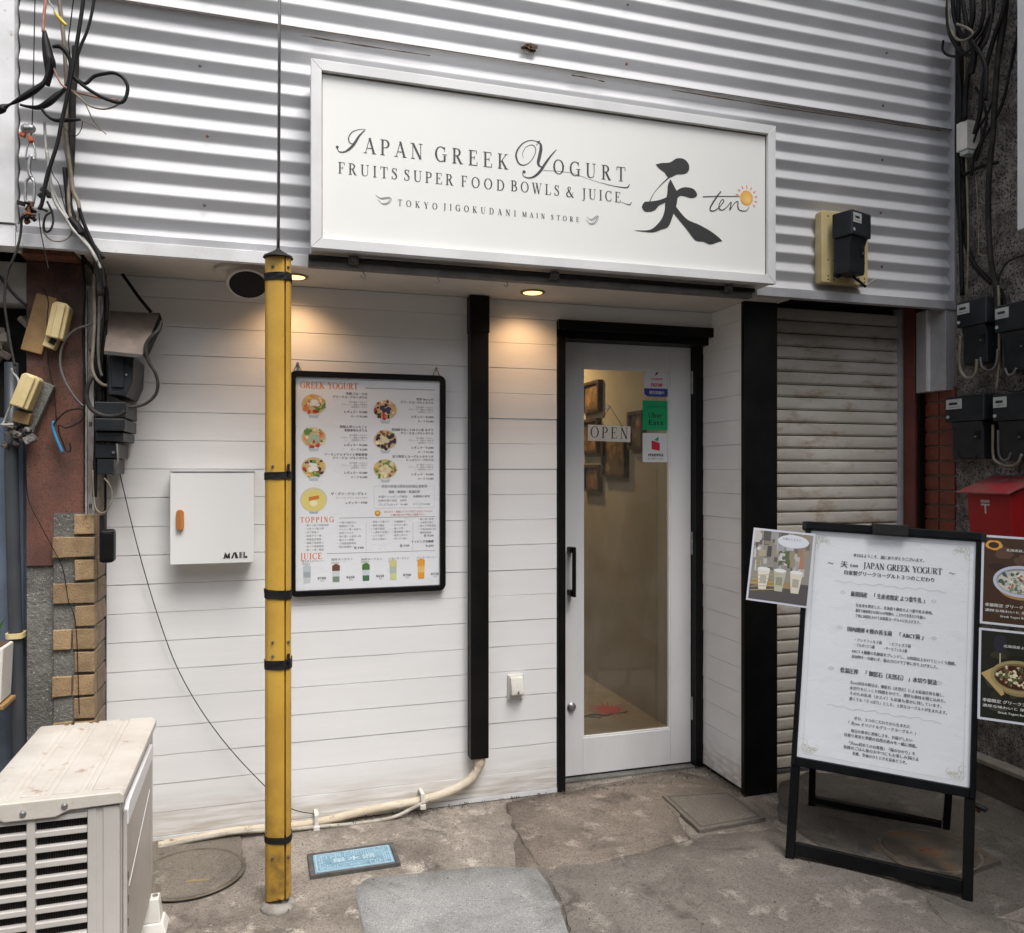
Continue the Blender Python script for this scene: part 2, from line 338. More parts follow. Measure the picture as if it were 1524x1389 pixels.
M_hose=mat('cream_vinyl_hose',(.60,.53,.42),(.52,.44,.33),scale=12,rough=.6,bump=.35,bscale=140,c3=(.2,.12,.07),s3=42,r3=(.6,.72),stretch=(.6,1,1))
M_ivory=mat('ivory_plastic',(.7,.68,.63),(.62,.6,.55),scale=10,rough=.45)
M_bluew=mat('slate_blue_sheet_wall',(.13,.165,.215),(.10,.125,.165),scale=5,rough=.6,bump=.2,bscale=70,zst=((.05,.05,.05),.0,.7))
M_pipe=mat('charcoal_downpipe',(.035,.04,.05),(.05,.055,.062),scale=5,rough=.45)
M_inner=mat('interior_plaster',(.36,.325,.27),(.30,.27,.22),scale=2.5,rough=.75,bump=.12,bscale=25)
M_infl=mat('interior_cement_floor',(.4,.35,.27),(.3,.255,.19),scale=3,rough=.45,bump=.1)
M_gilt=mat('dark_picture_frame',(.035,.022,.012),(.07,.045,.02),scale=20,rough=.4)
M_red=mat('red_enamel',(.42,.012,.016),(.36,.01,.012),scale=7,rough=.35,c3=(.2,.012,.012),s3=30,r3=(.7,.85))
M_redtop=mat('faded_red_roof',(.33,.03,.035),(.22,.08,.075),scale=9,rough=.6,c3=(.28,.24,.22),s3=18,r3=(.58,.75))
M_paper=mat('coated_paper',(.80,.82,.85),(.77,.79,.82),scale=3,rough=.28,bump=.2,bscale=7,stretch=(.6,1,1.6))
M_sign=mat('white_acrylic_sign_face',(.83,.83,.79),(.80,.80,.77),scale=1.2,rough=.3)
M_signf=mat('white_aluminium_frame',(.74,.74,.74),(.66,.66,.66),scale=5,rough=.35,c3=(.4,.35,.28),s3=40,r3=(.7,.84))
M_mail=mat('white_powder_coat',(.76,.755,.74),rough=.35)
M_wood=mat('orange_wood',(.52,.2,.05),(.4,.14,.03),scale=30,rough=.5,stretch=(3,1,.4))
M_blue=mat('pale_blue_iron_lid',(.20,.34,.43),(.14,.25,.33),scale=22,rough=.6,c3=(.06,.09,.11),s3=60,r3=(.58,.75),bump=.3,bscale=90)
M_iron=mat('dark_iron_frame',(.055,.055,.055),(.1,.09,.08),scale=25,rough=.7)

# ---------------------------------------------------------------- ground
def gz(x,y):
    a=min(1,max(0,(x-1.75)/.6)); b=min(1,max(0,(-.75-y)/.55)); return -.03*(a*a*(3-2*a))*(b*b*(3-2*b))
def ground_mat(name,base,alt,dark,light,dk=(.55,.72)):
    m=bpy.data.materials.new(name); m.use_nodes=True; t=m.node_tree; N=t.nodes; L=t.links; b=N['Principled BSDF']; b.inputs['Roughness'].default_value=.8; b.inputs['Specular IOR Level'].default_value=.3
    g=N.new('ShaderNodeNewGeometry')
    def nz(s,d=7,r=.6,dist=0):
        n=N.new('ShaderNodeTexNoise'); n.inputs['Scale'].default_value=s; n.inputs['Detail'].default_value=d; n.inputs['Roughness'].default_value=r; n.inputs['Distortion'].default_value=dist
        L.new(g.outputs['Position'],n.inputs['Vector']); return n.outputs['Fac']
    def rp(f,a,c):
        r=N.new('ShaderNodeMapRange'); r.inputs['From Min'].default_value=a; r.inputs['From Max'].default_value=c; L.new(f,r.inputs['Value']); return r.outputs[0]
    def mix(f,a,c,mode='MIX'):
        x=N.new('ShaderNodeMix'); x.data_type='RGBA'; x.blend_type=mode; L.new(f,x.inputs[0])
        if isinstance(a,tuple): x.inputs[6].default_value=(*a,1)
        else: L.new(a,x.inputs[6])
        if isinstance(c,tuple): x.inputs[7].default_value=(*c,1)
        else: L.new(c,x.inputs[7])
        return x.outputs[2]
    c=mix(rp(nz(2.1,9,.70,.6),.38,.62),base,alt)
    c=mix(rp(nz(4.3,9,.7,.8),*dk),c,dark)
    c=mix(rp(nz(7.5,8,.7,.3),.55,.68),c,light)
    c=mix(rp(nz(.9,6,.6,.5),.60,.40),c,dark) if False else c
    c=mix(rp(nz(160,3,.75),.5,.68),c,tuple(v*.45 for v in base))
    c=mix(rp(nz(210,2,.8),.6,.74),c,tuple(min(1,v*2.1) for v in base))
    v=N.new('ShaderNodeTexVoronoi'); v.inputs['Scale'].default_value=9; L.new(g.outputs['Position'],v.inputs['Vector'])
    c=mix(rp(v.outputs['Distance'],.035,.0),c,tuple(v_*.4 for v_ in base))
    L.new(c,b.inputs['Base Color'])
    bp=N.new('ShaderNodeBump'); bp.inputs['Strength'].default_value=.7; bp.inputs['Distance'].default_value=.006; L.new(nz(120,6,.75),bp.inputs['Height'])
    b2=N.new('ShaderNodeBump'); b2.inputs['Strength'].default_value=.5; b2.inputs['Distance'].default_value=.03; L.new(nz(5,5,.6),b2.inputs['Height']); L.new(bp.outputs[0],b2.inputs['Normal']); L.new(b2.outputs[0],b.inputs['Normal'])
    return m
MG=ground_mat('worn_concrete_ground',(0.15,0.127,0.107),(0.351,0.312,0.267),(0.0585,0.0494,0.0416),(0.546,0.501,0.429))
MG2=ground_mat('grey_asphalt_patch',(0.15,0.133,0.117),(0.24,0.217,0.191),(0.0715,0.0624,0.0533),(0.39,0.351,0.305),(.54,.70))
MG3=ground_mat('pale_cement_patch',(0.33,0.33,0.327),(0.265,0.262,0.255),(0.143,0.137,0.127),(0.39,0.39,0.377),(.52,.74))
MG4=ground_mat('brown_stained_concrete',(0.124,0.101,0.0819),(0.26,0.218,0.179),(0.0494,0.0403,0.0338),(0.416,0.364,0.305))
MG5=ground_mat('dark_concrete',(0.0806,0.0715,0.0611),(0.13,0.114,0.0975),(0.039,0.0338,0.0286),(0.195,0.172,0.148))
def axis(lo,hi,fl,fh,fine,coarse):
    out=[];x=lo
    while x<hi: out.append(x); x+= fine if fl<=x<fh else coarse
    return out+[hi]
xs=[-30,-12,-5]+axis(-3,5,-3,5,.09,.09)+[8,14,30]; ys=[-30,-14,-8,-6]+axis(-4.5,1.4,-4.5,1,.09,.09)+[4,12,30]
g=MB(); nx=len(xs)
for y in ys:
    for x in xs:
        w=.004*noise.noise(Vector((x*1.3,y*1.3,0))) if -3<x<5 and -4.4<y<-.1 else 0
        g.v.append((x,y,gz(x,y)+w-.004))
for j in range(len(ys)-1):
    for i in range(nx-1): a=j*nx+i; g.f.append((a,a+1,a+1+nx,a+nx))
gr=g.build('ground',MG,smooth=True); struct(gr,'worn mottled brown grey concrete ground in front of the shop','ground')
def subd(pts,jit=.012,step=.07):
    out=[];n=len(pts)
    for i in range(n):
        a=Vector(pts[i]); b=Vector(pts[(i+1)%n]); k=max(1,int((b-a).length/step))
        for j in range(k):
            p=a.lerp(b,j/k); out.append((p.x+random.uniform(-jit,jit)*(j>0),p.y+random.uniform(-jit,jit)*(j>0)))
    return out
def patch(name,pts,z,m,label,jit=.012):
    p=subd(pts,jit); mb=MB(); n=len(p); cx=sum(q[0] for q in p)/n; cy=sum(q[1] for q in p)/n
    # fan of rings so the sheet follows the ground
    rings=[1,.985,.7,.4]
    for q,s in enumerate(rings):
        for x,y in p:
            X=cx+(x-cx)*s; Y=cy+(y-cy)*s; w=.004*noise.noise(Vector((X*1.3,Y*1.3,0)))
            mb.v.append((X,Y,gz(X,Y)+w+(z if q else -.006)))
    mb.v.append((cx,cy,gz(cx,cy)+z+.004*noise.noise(Vector((cx*1.3,cy*1.3,0)))))
    for q in range(3):
        for i in range(n): j=(i+1)%n; mb.f.append((q*n+i,q*n+j,(q+1)*n+j,(q+1)*n+i))
    for i in range(n): mb.f.append((3*n+i,3*n+(i+1)%n,4*n))
    o=mb.build(name,m,smooth=True); struct(o,label,'pavement'); return o
patch('asphalt_patch',[(0.7356,-0.6528),(1.2499,-0.5588),(1.9521,-0.594),(2.1246,-1.0557),(2.2835,-1.3107),(2.5225,-1.5412),(2.2969,-2.0848),(0.4654,-2.0218)],.004,MG2,'coarse grey asphalt patch of ground in front of the sign stand',.015)
patch('cement_patch',[(0.2981,-0.5752),(0.3427,-0.5271),(0.566,-0.5464),(0.7559,-0.5589),(0.9417,-0.6315),(0.9436,-0.755),(0.9309,-0.8946),(0.8958,-1.0818),(0.8089,-1.5339),(0.2666,-1.3671),(0.2982,-0.8979)],.007,MG3,'pale grey cement patch of ground between yellow pole and sign stand',.005)
patch('stained_patch',[(0.9932,-0.0532),(1.2492,-0.0109),(1.8895,0.0603),(2.0865,-0.2528),(1.6437,-0.3873),(1.5832,-0.6032),(1.2008,-0.6697),(0.8365,-0.6446),(0.958,-0.3383)],.005,MG4,'dark brown stained patch of ground at the shop door',.014)
patch('dark_patch',[(2.2628,-0.2016),(2.4602,-0.1332),(3.0865,-0.5125),(3.1092,-0.726),(3.0388,-1.2612),(2.287,-1.3203),(2.0457,-0.8374),(2.0105,-0.5471)],.006,MG5,'dark patch of ground under the sign stand',.014)  # darker mottled tone over the ground at the right
def crack(pts,w,name='ground_crack'):
    p=smoothpts([(x,y,0) for x,y in pts],8); mb=MB(); n=len(p)
    for i,q in enumerate(p):
        a=p[max(i-1,0)];b=p[min(i+1,n-1)]; d=(b-a).normalized(); ww=w*.5*random.uniform(.1,1.3)*(1 if 0<i<n-1 else .2); x,y=q.x+random.uniform(-.004,.004),q.y+random.uniform(-.004,.004)
        z=gz(x,y)+.0125+.004*noise.noise(Vector((x*1.3,y*1.3,0)))
        mb.v+=[(x-d.y*ww/2,y+d.x*ww/2,z),(x+d.y*ww/2,y-d.x*ww/2,z)]
    for i in range(n-1): mb.f.append((2*i,2*i+1,2*i+3,2*i+2))
    return mb.v,mb.f
ck=MB()
for pts,w in (([(0.9932,-0.0532),(0.9529,-0.3368),(0.9465,-0.6176),(0.9403,-0.876),(0.8958,-1.0818)],.007),([(1.2008,-0.6697),(1.4818,-0.6301),(1.5765,-0.5893),(1.6381,-0.2807)],.006),([(2.36,-0.289),(2.5414,-0.3122),(2.6139,-0.3992),(2.7358,-0.8223),(2.7705,-1.0151)],.006),
  ([(2.1404,-1.1787),(2.1041,-1.2556),(2.0761,-1.3377),(2.1121,-1.3803)],.007),([(2.3573,-1.1899),(2.4077,-1.2381),(2.4054,-1.3267)],.006),([(1.8736,-0.5247),(2.0157,-0.5487),(2.1218,-0.601)],.004),([(0.9935,-0.0823),(1.4156,0.0015),(1.7718,-0.0918)],.003),
  ([(0.0977,-0.1343),(0.1883,-0.2322),(0.1483,-0.2923)],.003),([(1.9336,-0.5755),(2.094,-0.8523),(2.2109,-1.0574)],.005),([(0.6108,-0.3217),(0.6398,-0.3711),(0.6862,-0.3154),(0.6813,-0.3838)],.003)):
    v,f=crack(pts,w); ck.add(v,f)
o=ck.build('ground_crack',mat('crack_dirt',(.03,.026,.022),(.06,.05,.04),scale=30,rough=.95)); o['kind']='structure'; o['label']='thin dark cracks running over the concrete ground'; o['category']='cracks'

# ---------------------------------------------------------------- shop building
PI=.1107
shop=thing('shop_building','small shop with white boards, black trim and grey ribbed metal upper storey','building',(0.7,0,0))
core=MB(); core.box(-.575,1.25,.014,.16,-.02,2.2); core.box(1.25,2.06,.014,.16,2.105,2.2); front=core.build('front_wall',M_void,shop)
def board(mb,x0,x1,z0,z1,flip=None,seg=9):
    """one painted plank with slightly wavy edges; flip maps (along,out,z) to world"""
    ys=[];n=seg+1; oz0=random.uniform(.0002,.0009); oz1=random.uniform(.0001,.0004); tl=random.uniform(-.0012,.0012)
    prof=[];st=len(mb.v)
    for i in range(n):
        x=x0+(x1-x0)*i/seg; a=z0+oz0+random.uniform(-.0005,.0005); b=z1-oz1+random.uniform(-.0004,.0004); f=-.0005+tl*(i/seg)+random.uniform(-.0005,.0005)
        c=.0014
        for y,z in ((.013,a),(f+c*.2,a),(f-.001,a+c),(f+.0006,b-c),(f+.0022,b),(.013,b)):
            p=(x,y,z); mb.v.append(flip(p) if flip else p)
    for i in range(seg):
        for k in range(5): q=st+i*6+k; mb.f.append((q,q+1,q+7,q+6))
    mb.f.append(tuple(st+k for k in range(6))); mb.f.append(tuple(st+seg*6+k for k in reversed(range(6))))
for i in range(20):
    z0=i*PI; z1=min(2.18,z0+PI)
    x1=2.027 if i==19 else 1.248
    if i==0: z0=.02
    b=MB(); board(b,-.571,x1,z0,z1,seg=14); b.build('board',M_board,front)
b=MB(); b.box(-.571,1.248,-.006,.012,.0,.019); b.build('skirting',M_trimw,front)
side=MB(); side.box(2.042,2.06,-.262,.16,-.01,2.2); sw=side.build('side_wall',M_void,shop)
for i in range(20):
    z0=i*PI+.02*(i==0); z1=min(2.18,i*PI+PI); b=MB(); board(b,-.2625,.13,z0,z1,flip=lambda p:(2.028+p[1],p[0],p[2]),seg=4); b.build('board',M_board,sw)
MB().box(-.62,2.2,-.362,.16,2.181,2.2).build('soffit',M_soff,shop)
MB().box(2.02,2.19,-.29,-.263,-.01,2.181).build('corner_post',M_black,shop,bev=.003)
MB().box(2.061,2.189,-.262,-.07,-.01,2.181).build('post_core',M_black,shop)
# upper storey
up=MB(); up.box(-.775,3.1,-.318,.16,2.24,2.41).box(-.775,3.1,-.318,3.2,2.411,4.7); upb=up.build('upper_wall',M_void,shop)
def corr(x0,x1,z0,z1,y0,name='cladding_sheet'):
    mb=MB(); P=.081; prof=[];z=z0
    K=20;n=int(round((z1-z0)/P*K))
    for i in range(n+1):
        z=z0+(z1-z0)*i/n; t=((z-2.235)/P+.12)%1.0; q=0
        for k_ in (-2,-1,0,1,2):   # rounded two-slope rib
            tt=(t+k_*.022)%1.0; q+=(tt/.53 if tt<.53 else (1-tt)/.47)/5
        prof.append((z,y0-.009+.0225*q))
    m=max(2,int((x1-x0)/.25)); 
    for j in range(m+1):
        x=x0+(x1-x0)*j/m
        for z,y in prof:
            mb.v.append((x,y+.0022*noise.noise(Vector((x*1.7,z*2.3,y0*9))),z+.0012*noise.noise(Vector((x*2.1,z*.8,3)))))
    k=len(prof)
    for j in range(m):
        for i in range(k-1): a=j*k+i; mb.f.append((a,a+1,a+k+1,a+k))
    return mb.build(name,M_corr,shop,smooth=True)
corr(-.772,.42,2.205,3.06,-.355);corr(.40,1.72,2.205,3.06,-.3556);corr(1.70,3.085,2.205,3.06,-.355)
corr(-.772,.42,3.03,4.7,-.3635);corr(.40,1.72,3.03,4.7,-.3641);corr(1.70,3.085,3.03,4.7,-.3635)
MB().box(-.775,.161,-.386,-.362,2.168,2.212).build('drip_trim',M_trimw,shop,bev=.002)
MB().box(-.775,.161,-.378,-.350,2.212,2.240).build('drip_flashing',M_trimg,shop,bev=.002)
MB().box(2.02,3.085,-.384,-.350,2.186,2.226).build('drip_trim',M_trimg,shop,bev=.002)
c_=MB(); c_.box(3.085,3.125,-.384,-.340,2.186,4.7); c_.build('corner_trim',M_trimg,shop,bev=.003)
for cx in (-.2,.98,2.70,1.42):
    for k in range(2,26,3):
        z=2.235+k*.081-.035
        if z<4 and not(.15<cx<2.03 and z<2.87):
            s=MB(); s.lathe([(.006,0),(.005,.003),(.002,.004)],(cx+random.uniform(-.02,.02),-.366 if z<3.03 else -.374,z),Matrix.Rotation(R(90),3,'X'),8); s.build('screw',M_rust if k%2 else M_iron,shop)
MB().box(-.77,3.08,-.3775,-.3745,3.0285,3.0315).build('lap_seam',mat('dark_brown_lap_dirt',(.07,.05,.035),(.13,.09,.06),scale=30,rough=.9),shop)
# rust line at the sheet lap
for pts in ([(0.1325,-0.376,3.0041),(0.3486,-0.376,3.0011),(0.6,-0.376,3.002)],[(1.1709,-0.376,3.0106),(1.243,-0.376,3.0102),(1.3162,-0.376,3.0044)],[(1.6187,-0.376,3.0137),(2.2071,-0.376,3.0103),(3.0143,-0.376,3.0163)]):
    q=MB(); q.tube(smoothpts(pts,6),[.0028*random.uniform(.3,1.3) for _ in range((len(pts)-1)*6+1)],5); q.build('rust_streak',mat('dark_brown_lap_dirt',(.07,.05,.035),(.13,.09,.06),scale=30,rough=.9),shop)
q=MB()
for i in range(14): q.obox((.99+random.uniform(-.03,.03),-.375,3.094+random.uniform(-.012,.012)),random.uniform(.008,.03),.004,random.uniform(.005,.013),Matrix.Rotation(random.uniform(-.5,.5),3,'Y'))
q.build('rust_patch',MC['dark_brown_lap_dirt'],shop)
# door surround
jamb=MB().box(1.25,1.286,-.014,.16,0,2.03); jamb.build('door_frame',M_black,shop,bev=.002)
MB().box(1.25,2.04,.02,.16,2.03,2.088).build('door_lintel',M_black,shop,bev=.002)
MB().box(1.25,2.075,-.024,.0,2.062,2.106).build('lintel_cap',M_black,shop,bev=.003)
MB().box(1.988,2.030,.07,.16,0,2.03).build('door_jamb',M_black,shop,bev=.002)
MB().box(1.286,2.03,.08,.4,-.03,.006).build('threshold',M_conc,shop)
door=MB()
door.box(1.325,1.421,.115,.155,.016,2.030).box(1.875,1.986,.115,.155,.016,2.030).box(1.4212,1.8748,.1155,.155,1.915,2.030).box(1.4212,1.8748,.1155,.155,.016,.185)
dr=door.build('door',M_doorw,shop,bev=.002); dr['label']='white timber framed door with a tall glass pane'
bead=MB(); bead.ring([(1.421,.185),(1.875,.185),(1.875,1.915),(1.421,1.915)],[(1.428,.192),(1.868,.192),(1.868,1.908),(1.428,1.908)],'y',.119,.133); bead.build('glazing_bead',M_doorw,dr)
MB().add([(1.42,.136,.184),(1.876,.136,.184),(1.876,.136,1.916),(1.42,.136,1.916)],[(0,1,2,3)]).build('glass_pane',glass_mat(),dr)
h=MB(); hx=1.3552; z1=1.083; z0=0.8545
h.beam((hx,.06,z0),(hx,.06,z1),.016,.016,Vector((0,1,0))).box(hx-.014,hx+.010,.068,.115,z1-.028,z1-.002).box(hx-.014,hx+.010,.068,.115,z0+.002,z0+.028).build('door_handle',M_black,dr,bev=.003)
k=MB(); k.lathe([(.021,0),(.021,.006),(.015,.010),(.013,.018),(.009,.02)],(1.363,.115,0.337),Matrix.Rotation(R(90),3,'X'),20); k.build('lock_cylinder',M_steel,dr,smooth='auto')
for z in (1.86,1.08,.28):
    MB().box(1.984,1.993,.100,.118,z-.055,z+.055).lathe([(.007,-.055),(.007,.055)],(1.9885,.104,z),None,10).build('hinge',M_steel,dr)
# interior
inn=MB(); inn.box(2.15,2.2,.17,3.6,0,2.4); inn.build('interior_side_wall',M_inner,shop)
MB().box(.5,2.2,3.6,3.65,0,2.4).build('interior_back_wall',M_inner,shop)
MB().box(.45,.5,.17,3.6,0,2.4).build('interior_far_wall',M_inner,shop)
MB().box(.5,2.15,.17,3.6,2.35,2.4).build('interior_ceiling',M_inner,shop)
MB().box(.5,2.15,.17,3.6,-.02,.004).build('interior_floor',M_infl,shop)
MB().box(2.055,2.15,.165,.19,0,2.4).build('interior_return',M_inner,shop)
MB().box(.45,1.25,.161,.175,0,2.4).build('interior_front_wall',M_inner,shop)
lamp=thing('ceiling_lamp','warm ceiling lamp inside the shop above the pictures','lamp',(1.75,2.0,2.33))
MB().lathe([(.06,0),(.06,-.02),(.045,-.025)],(1.75,2.0,2.35),None,20).build('lamp_ring',M_steel,lamp)
MB().lathe([(.044,0),(.044,-.003)],(1.75,2.0,2.322),None,20).build('lamp_lens',emis('interior_lamp_glow',(1,.72,.38),25),lamp)
ld=bpy.data.lights.new('interior_lamp_light','AREA'); ld.shape='DISK'; ld.size=.09; ld.energy=6; ld.color=(1,.66,.30)
lo=bpy.data.objects.new('interior_lamp_light',ld); C.objects.link(lo); lo.location=(1.75,2.0,2.31)
for k_,(x_,y_,e_) in enumerate(((1.1,1.2,2.2),)):
    l2=bpy.data.objects.new('interior_fill_light',ld.copy()); l2.data.energy=e_; l2.data.color=(1,.9,.75); l2.data.size=.25; C.objects.link(l2); l2.location=(x_,y_,2.3)  # added fill without a fixture, lifts the dim interior
# roller shutter
rs=MB().box(2.185,3.10,-.06,.1,-.01,2.24).build('shutter_backing',M_void,shop)
sh=thing('roller_shutter','closed weathered roller shutter with brown stains right of the black post','shutter',(2.6,-.1,0))
p=.0612
for i in range(36):
    z=.012+i*p; pts=[(-.068,z+.001),(-.078,z+.0005),(-.080,z+.003),(-.0895,z+.008),(-.0905,z+.013),(-.0905,z+.048),(-.0895,z+.053),(-.079,z+.0575),(-.068,z+.059)]
    b=MB(); b.prism(pts,'x',2.19,3.03) ; b.build('slat',M_shut,sh,smooth='auto')
MB().box(3.028,3.045,-.115,-.06,0,2.24).build('guide_rail',M_trimg,sh,bev=.002)
MB().box(2.19,3.028,-.105,-.063,-.004,.012).build('bottom_rail',M_iron,sh)
pr=thing('red_post','dark red oxide steel post beside the roller shutter','post',(3.085,-.13,0)); 
MB().box(3.046,3.13,-.185,-.05,0,2.24).build('post_body',M_postr,pr,bev=.003)
MB().box(3.10,3.13,-.188,-.12,.9,1.8).build('post_flange',M_postr,pr,bev=.002)
# building added across the alley to block low sky; right wall raised for shade
ob=thing('sky_blocking_building','unseen grey building added across the alley to block low sky','building',(0,-8.6,0))
M_opp=mat('opposite_render',(.13,.125,.12),(.10,.097,.093),scale=2,rough=.9,bump=.3)
unseen_road=MB().box(-14,14,-8.6,-1.75,-.02,.006).build('unseen_road',mat('unseen_dark_asphalt',(.055,.053,.05),(.04,.039,.037),scale=6,rough=.9,bump=.6,bscale=120)); struct(unseen_road,'unseen dark asphalt added to cut light bounced up to the shop','unseen_road')  # out of view, added dark to lessen bounce onto the cladding undersides
MB().box(-9,9,-12,-8.6,-.01,5.2).build('facade',M_opp,ob)
for i in range(6):
    for z in (.95,3.1):
        w=MB().box(-7+i*2.6,-5.6+i*2.6,-8.6,-8.56,z,z+1.1).build('window_frame',M_trimg,ob)
        MB().box(-6.94+i*2.6,-5.66+i*2.6,-8.558,-8.55,z+.06,z+1.04).build('window_pane',mat('dark_window',(.02,.022,.025),rough=.1),w)
# ---------------------------------------------------------------- left neighbour: pillar, blue wall, white panel
pil=thing('stone_pillar','pillar of red brown slab over grey render with yellow brick corner, left of white boards','pillar',(-.69,-.1,0))
MB().box(-.79,-.576,-.195,.05,-.01,1.10).build('render_base',M_conc,pil)
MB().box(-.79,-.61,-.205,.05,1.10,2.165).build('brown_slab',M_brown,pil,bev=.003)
MB().box(-.612,-.576,-.19,.05,1.10,2.165).build('corner_backing',M_grout,pil)
bp=.0812
def chip(x0,x1,y0,y1,z0,z1):
    b=MB().box(x0,x1,y0,y1,z0,z1); b.v=[tuple(c+random.uniform(-.0022,.0022) for c in p) for p in b.v]; return b
MB().box(-.704,-.5765,-.2065,-.19,-.01,1.285).build('mortar_backing',M_conc,pil)
for i in range(27):
    z0=1.285-(i+1)*bp+.006 if i<16 else 1.285+(i-16)*bp+.006
    z1=z0+bp-.0105
    if z1<.02: continue
    j=random.uniform(-.002,.002)
    if i<16:
        lng=(i%2==1); sx=-.706 if lng else -.637; 
        if i<16 and i>=3 and lng and i!=3:
            m=-.640+random.uniform(-.004,.004)
            chip(sx,m-.003,-.219+j,-.15,z0,z1).build('brick',M_brick,pil,bev=.003)
            chip(m+.001,-.5735,-.2205+j,-.165,z0,z1).build('brick',M_brick,pil,bev=.003)
        else: chip(sx,-.5735,-.220+j,-.165,z0,z1).build('brick',M_brick,pil,bev=.003)
        chip(-.60,-.5715+j*.3,-.1635,-.012,z0-.001,z1).build('brick',M_brickd,pil,bev=.002)
    else:
        if z1>2.16: continue
        MB().box(-.606,-.574,-.205+j,-.12,z0,z1).build('brick',mat('whitewashed_brick',(.42,.39,.35),(.3,.27,.23),scale=20,rough=.9,bump=.6,bscale=140,c3=(.1,.08,.06),s3=50),pil,bev=.003)
MB().box(-.574,-.5718,-.02,.01,0,2.17).build('corner_strip',M_black,pil)
chn=thing('cable_channel','grey vertical steel cable channel between brown slab and meter boxes','channel',(-.62,-.215,1.27))
cx0,cx1=-0.5992,-0.5736
MB().prism([(cx0,-.208),(cx1,-.208),(cx1,-.232),(cx1-.004,-.232),(cx1-.004,-.214),(cx0+.004,-.214),(cx0+.004,-.232),(cx0,-.232)],'z',1.275,2.07).build('channel_body',M_steel if False else mat('grey_painted_steel',(.33,.31,.29),(.22,.2,.18),scale=20,rough=.5,c3=(.08,.06,.05),s3=50),chn)
for z in (1.31,1.6,1.86): MB().box(cx0+.008,cx1-.008,-.2175,-.2142,z-.006,z+.006).build('bracket',M_iron,chn)
bw=thing('blue_wall_house','slate blue sheet wall of the neighbouring house at far left','wall',(-1.4,-.15,0))
b=MB(); pts=[(-2.6,.1),(-2.6,-.14)]
x=-2.6
while x<-.80: pts+=[(x,-.14),(x+.05,-.14),(x+.056,-.148),(x+.076,-.148),(x+.082,-.14)]; x+=.095
pts+=[(-.795,-.14),(-.795,.1)]
b.prism(pts,'z',-.01,1.62); b.build('wall_sheet',M_bluew,bw)
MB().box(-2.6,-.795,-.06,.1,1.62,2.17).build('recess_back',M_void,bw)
MB().box(-2.6,-.792,-.17,.02,2.02,2.165).build('fascia_board',mat('dirty_off_white_render',(.5,.49,.46),(.38,.36,.33),scale=7,rough=.85,bump=.4),bw,bev=.004)
b=MB()
for i in range(26):
    M=Matrix.Rotation(random.uniform(0,3),3,Vector((random.random(),random.random(),random.random())).normalized())
    b.obox((random.uniform(-1.2,-.81),random.uniform(-.15,-.08),random.uniform(1.83,1.97)),random.uniform(.03,.08),random.uniform(.03,.06),random.uniform(.02,.05),M)
o=b.build('broken_render',mat('broken_mortar_lumps',(.38,.33,.27),(.26,.22,.18),scale=20,rough=.95,bump=.6),bw,bev=.006); o['kind']='stuff'
wp=thing('white_panel_wall','smooth white panel of the neighbouring upper storey beside the ribbed cladding','panel',(-1.1,-.38,2.24))
MB().box(-1.6,-.777,-.392,-.3,2.24,4.7).build('panel_face',M_trimw,wp,bev=.002)
MB().box(-1.6,-.7765,-.386,-.3,2.165,2.236).build('drip_trim',M_trimw,wp,bev=.002)
MB().box(-2.6,-.62,-.315,.3,2.2368,2.2395).build('soffit_strip',M_soff,wp); MB().box(-2.6,-.792,-.06,.1,2.17,2.2364).build('recess_wall',M_void,wp); MB().box(-.79,-.62,-.30,.1,2.166,2.2364).build('beam_end',M_rust,wp)
dp=thing('downpipe','dark charcoal downpipe on the blue wall at far left','pipe',(-.83,-.2,0))
q=MB(); q.tube([(-0.8362,-0.2,1.8075),(-0.8362,-0.2,1.435),(-0.826,-0.2,0.9689),(-0.8157,-0.2,0.5485),(-0.8075,-0.2,0.1508)],.0215,14); q.build('pipe_body',M_pipe,dp,smooth=True)
zc=0.8635; xc=-0.8234
MB().ring(rrect(xc-.028,xc+.028,-.232,-.16,.02),rrect(xc-.0225,xc+.0225,-.226,-.165,.018),'z',zc-.009,zc+.009).build('pipe_clip',M_tan,dp)
pt=thing('hanging_planter','white plastic planter with green leaves hanging by the downpipe','planter',(-0.8513,-0.3,0.6718))
a0=(-0.9215,-0.3,0.8514);a1=(-0.8179,-0.3,0.669)
MB().prism([(a0[0],a0[2]),(a1[0],a0[2]),(a1[0]-.008,a1[2]),(a0[0],a1[2])],'y',-.36,-.24).build('pot',M_ivory,pt,bev=.006)
MB().box(a0[0]-.01,a1[0]+.004,-.37,-.23,a1[2]-.02,a1[2]-.004).build('tray',M_tboard,pt,bev=.004)
M_leaf=mat('green_leaf',(.05,.16,.03),(.03,.09,.02),scale=40,rough=.5); M_soil=mat('dry_soil',(.09,.05,.03),rough=.95)
MB().box(a0[0]+.01,a1[0]-.01,-.35,-.25,a0[2]-.02,a0[2]+.003).build('soil',M_soil,pt)
for i in range(9):
    x=a1[0]-.02-random.uniform(0,.1); b=MB(); z=a0[2]; y=-.30+random.uniform(-.04,.04); dx=random.uniform(-.03,.03)
    b.add([(x,y,z),(x+.008,y-.01,z+.04),(x+dx,y-.02,z+.085+random.uniform(0,.03)),(x-.008,y-.01,z+.04)],[(0,1,2,3)]); b.build('leaf',M_leaf,pt)
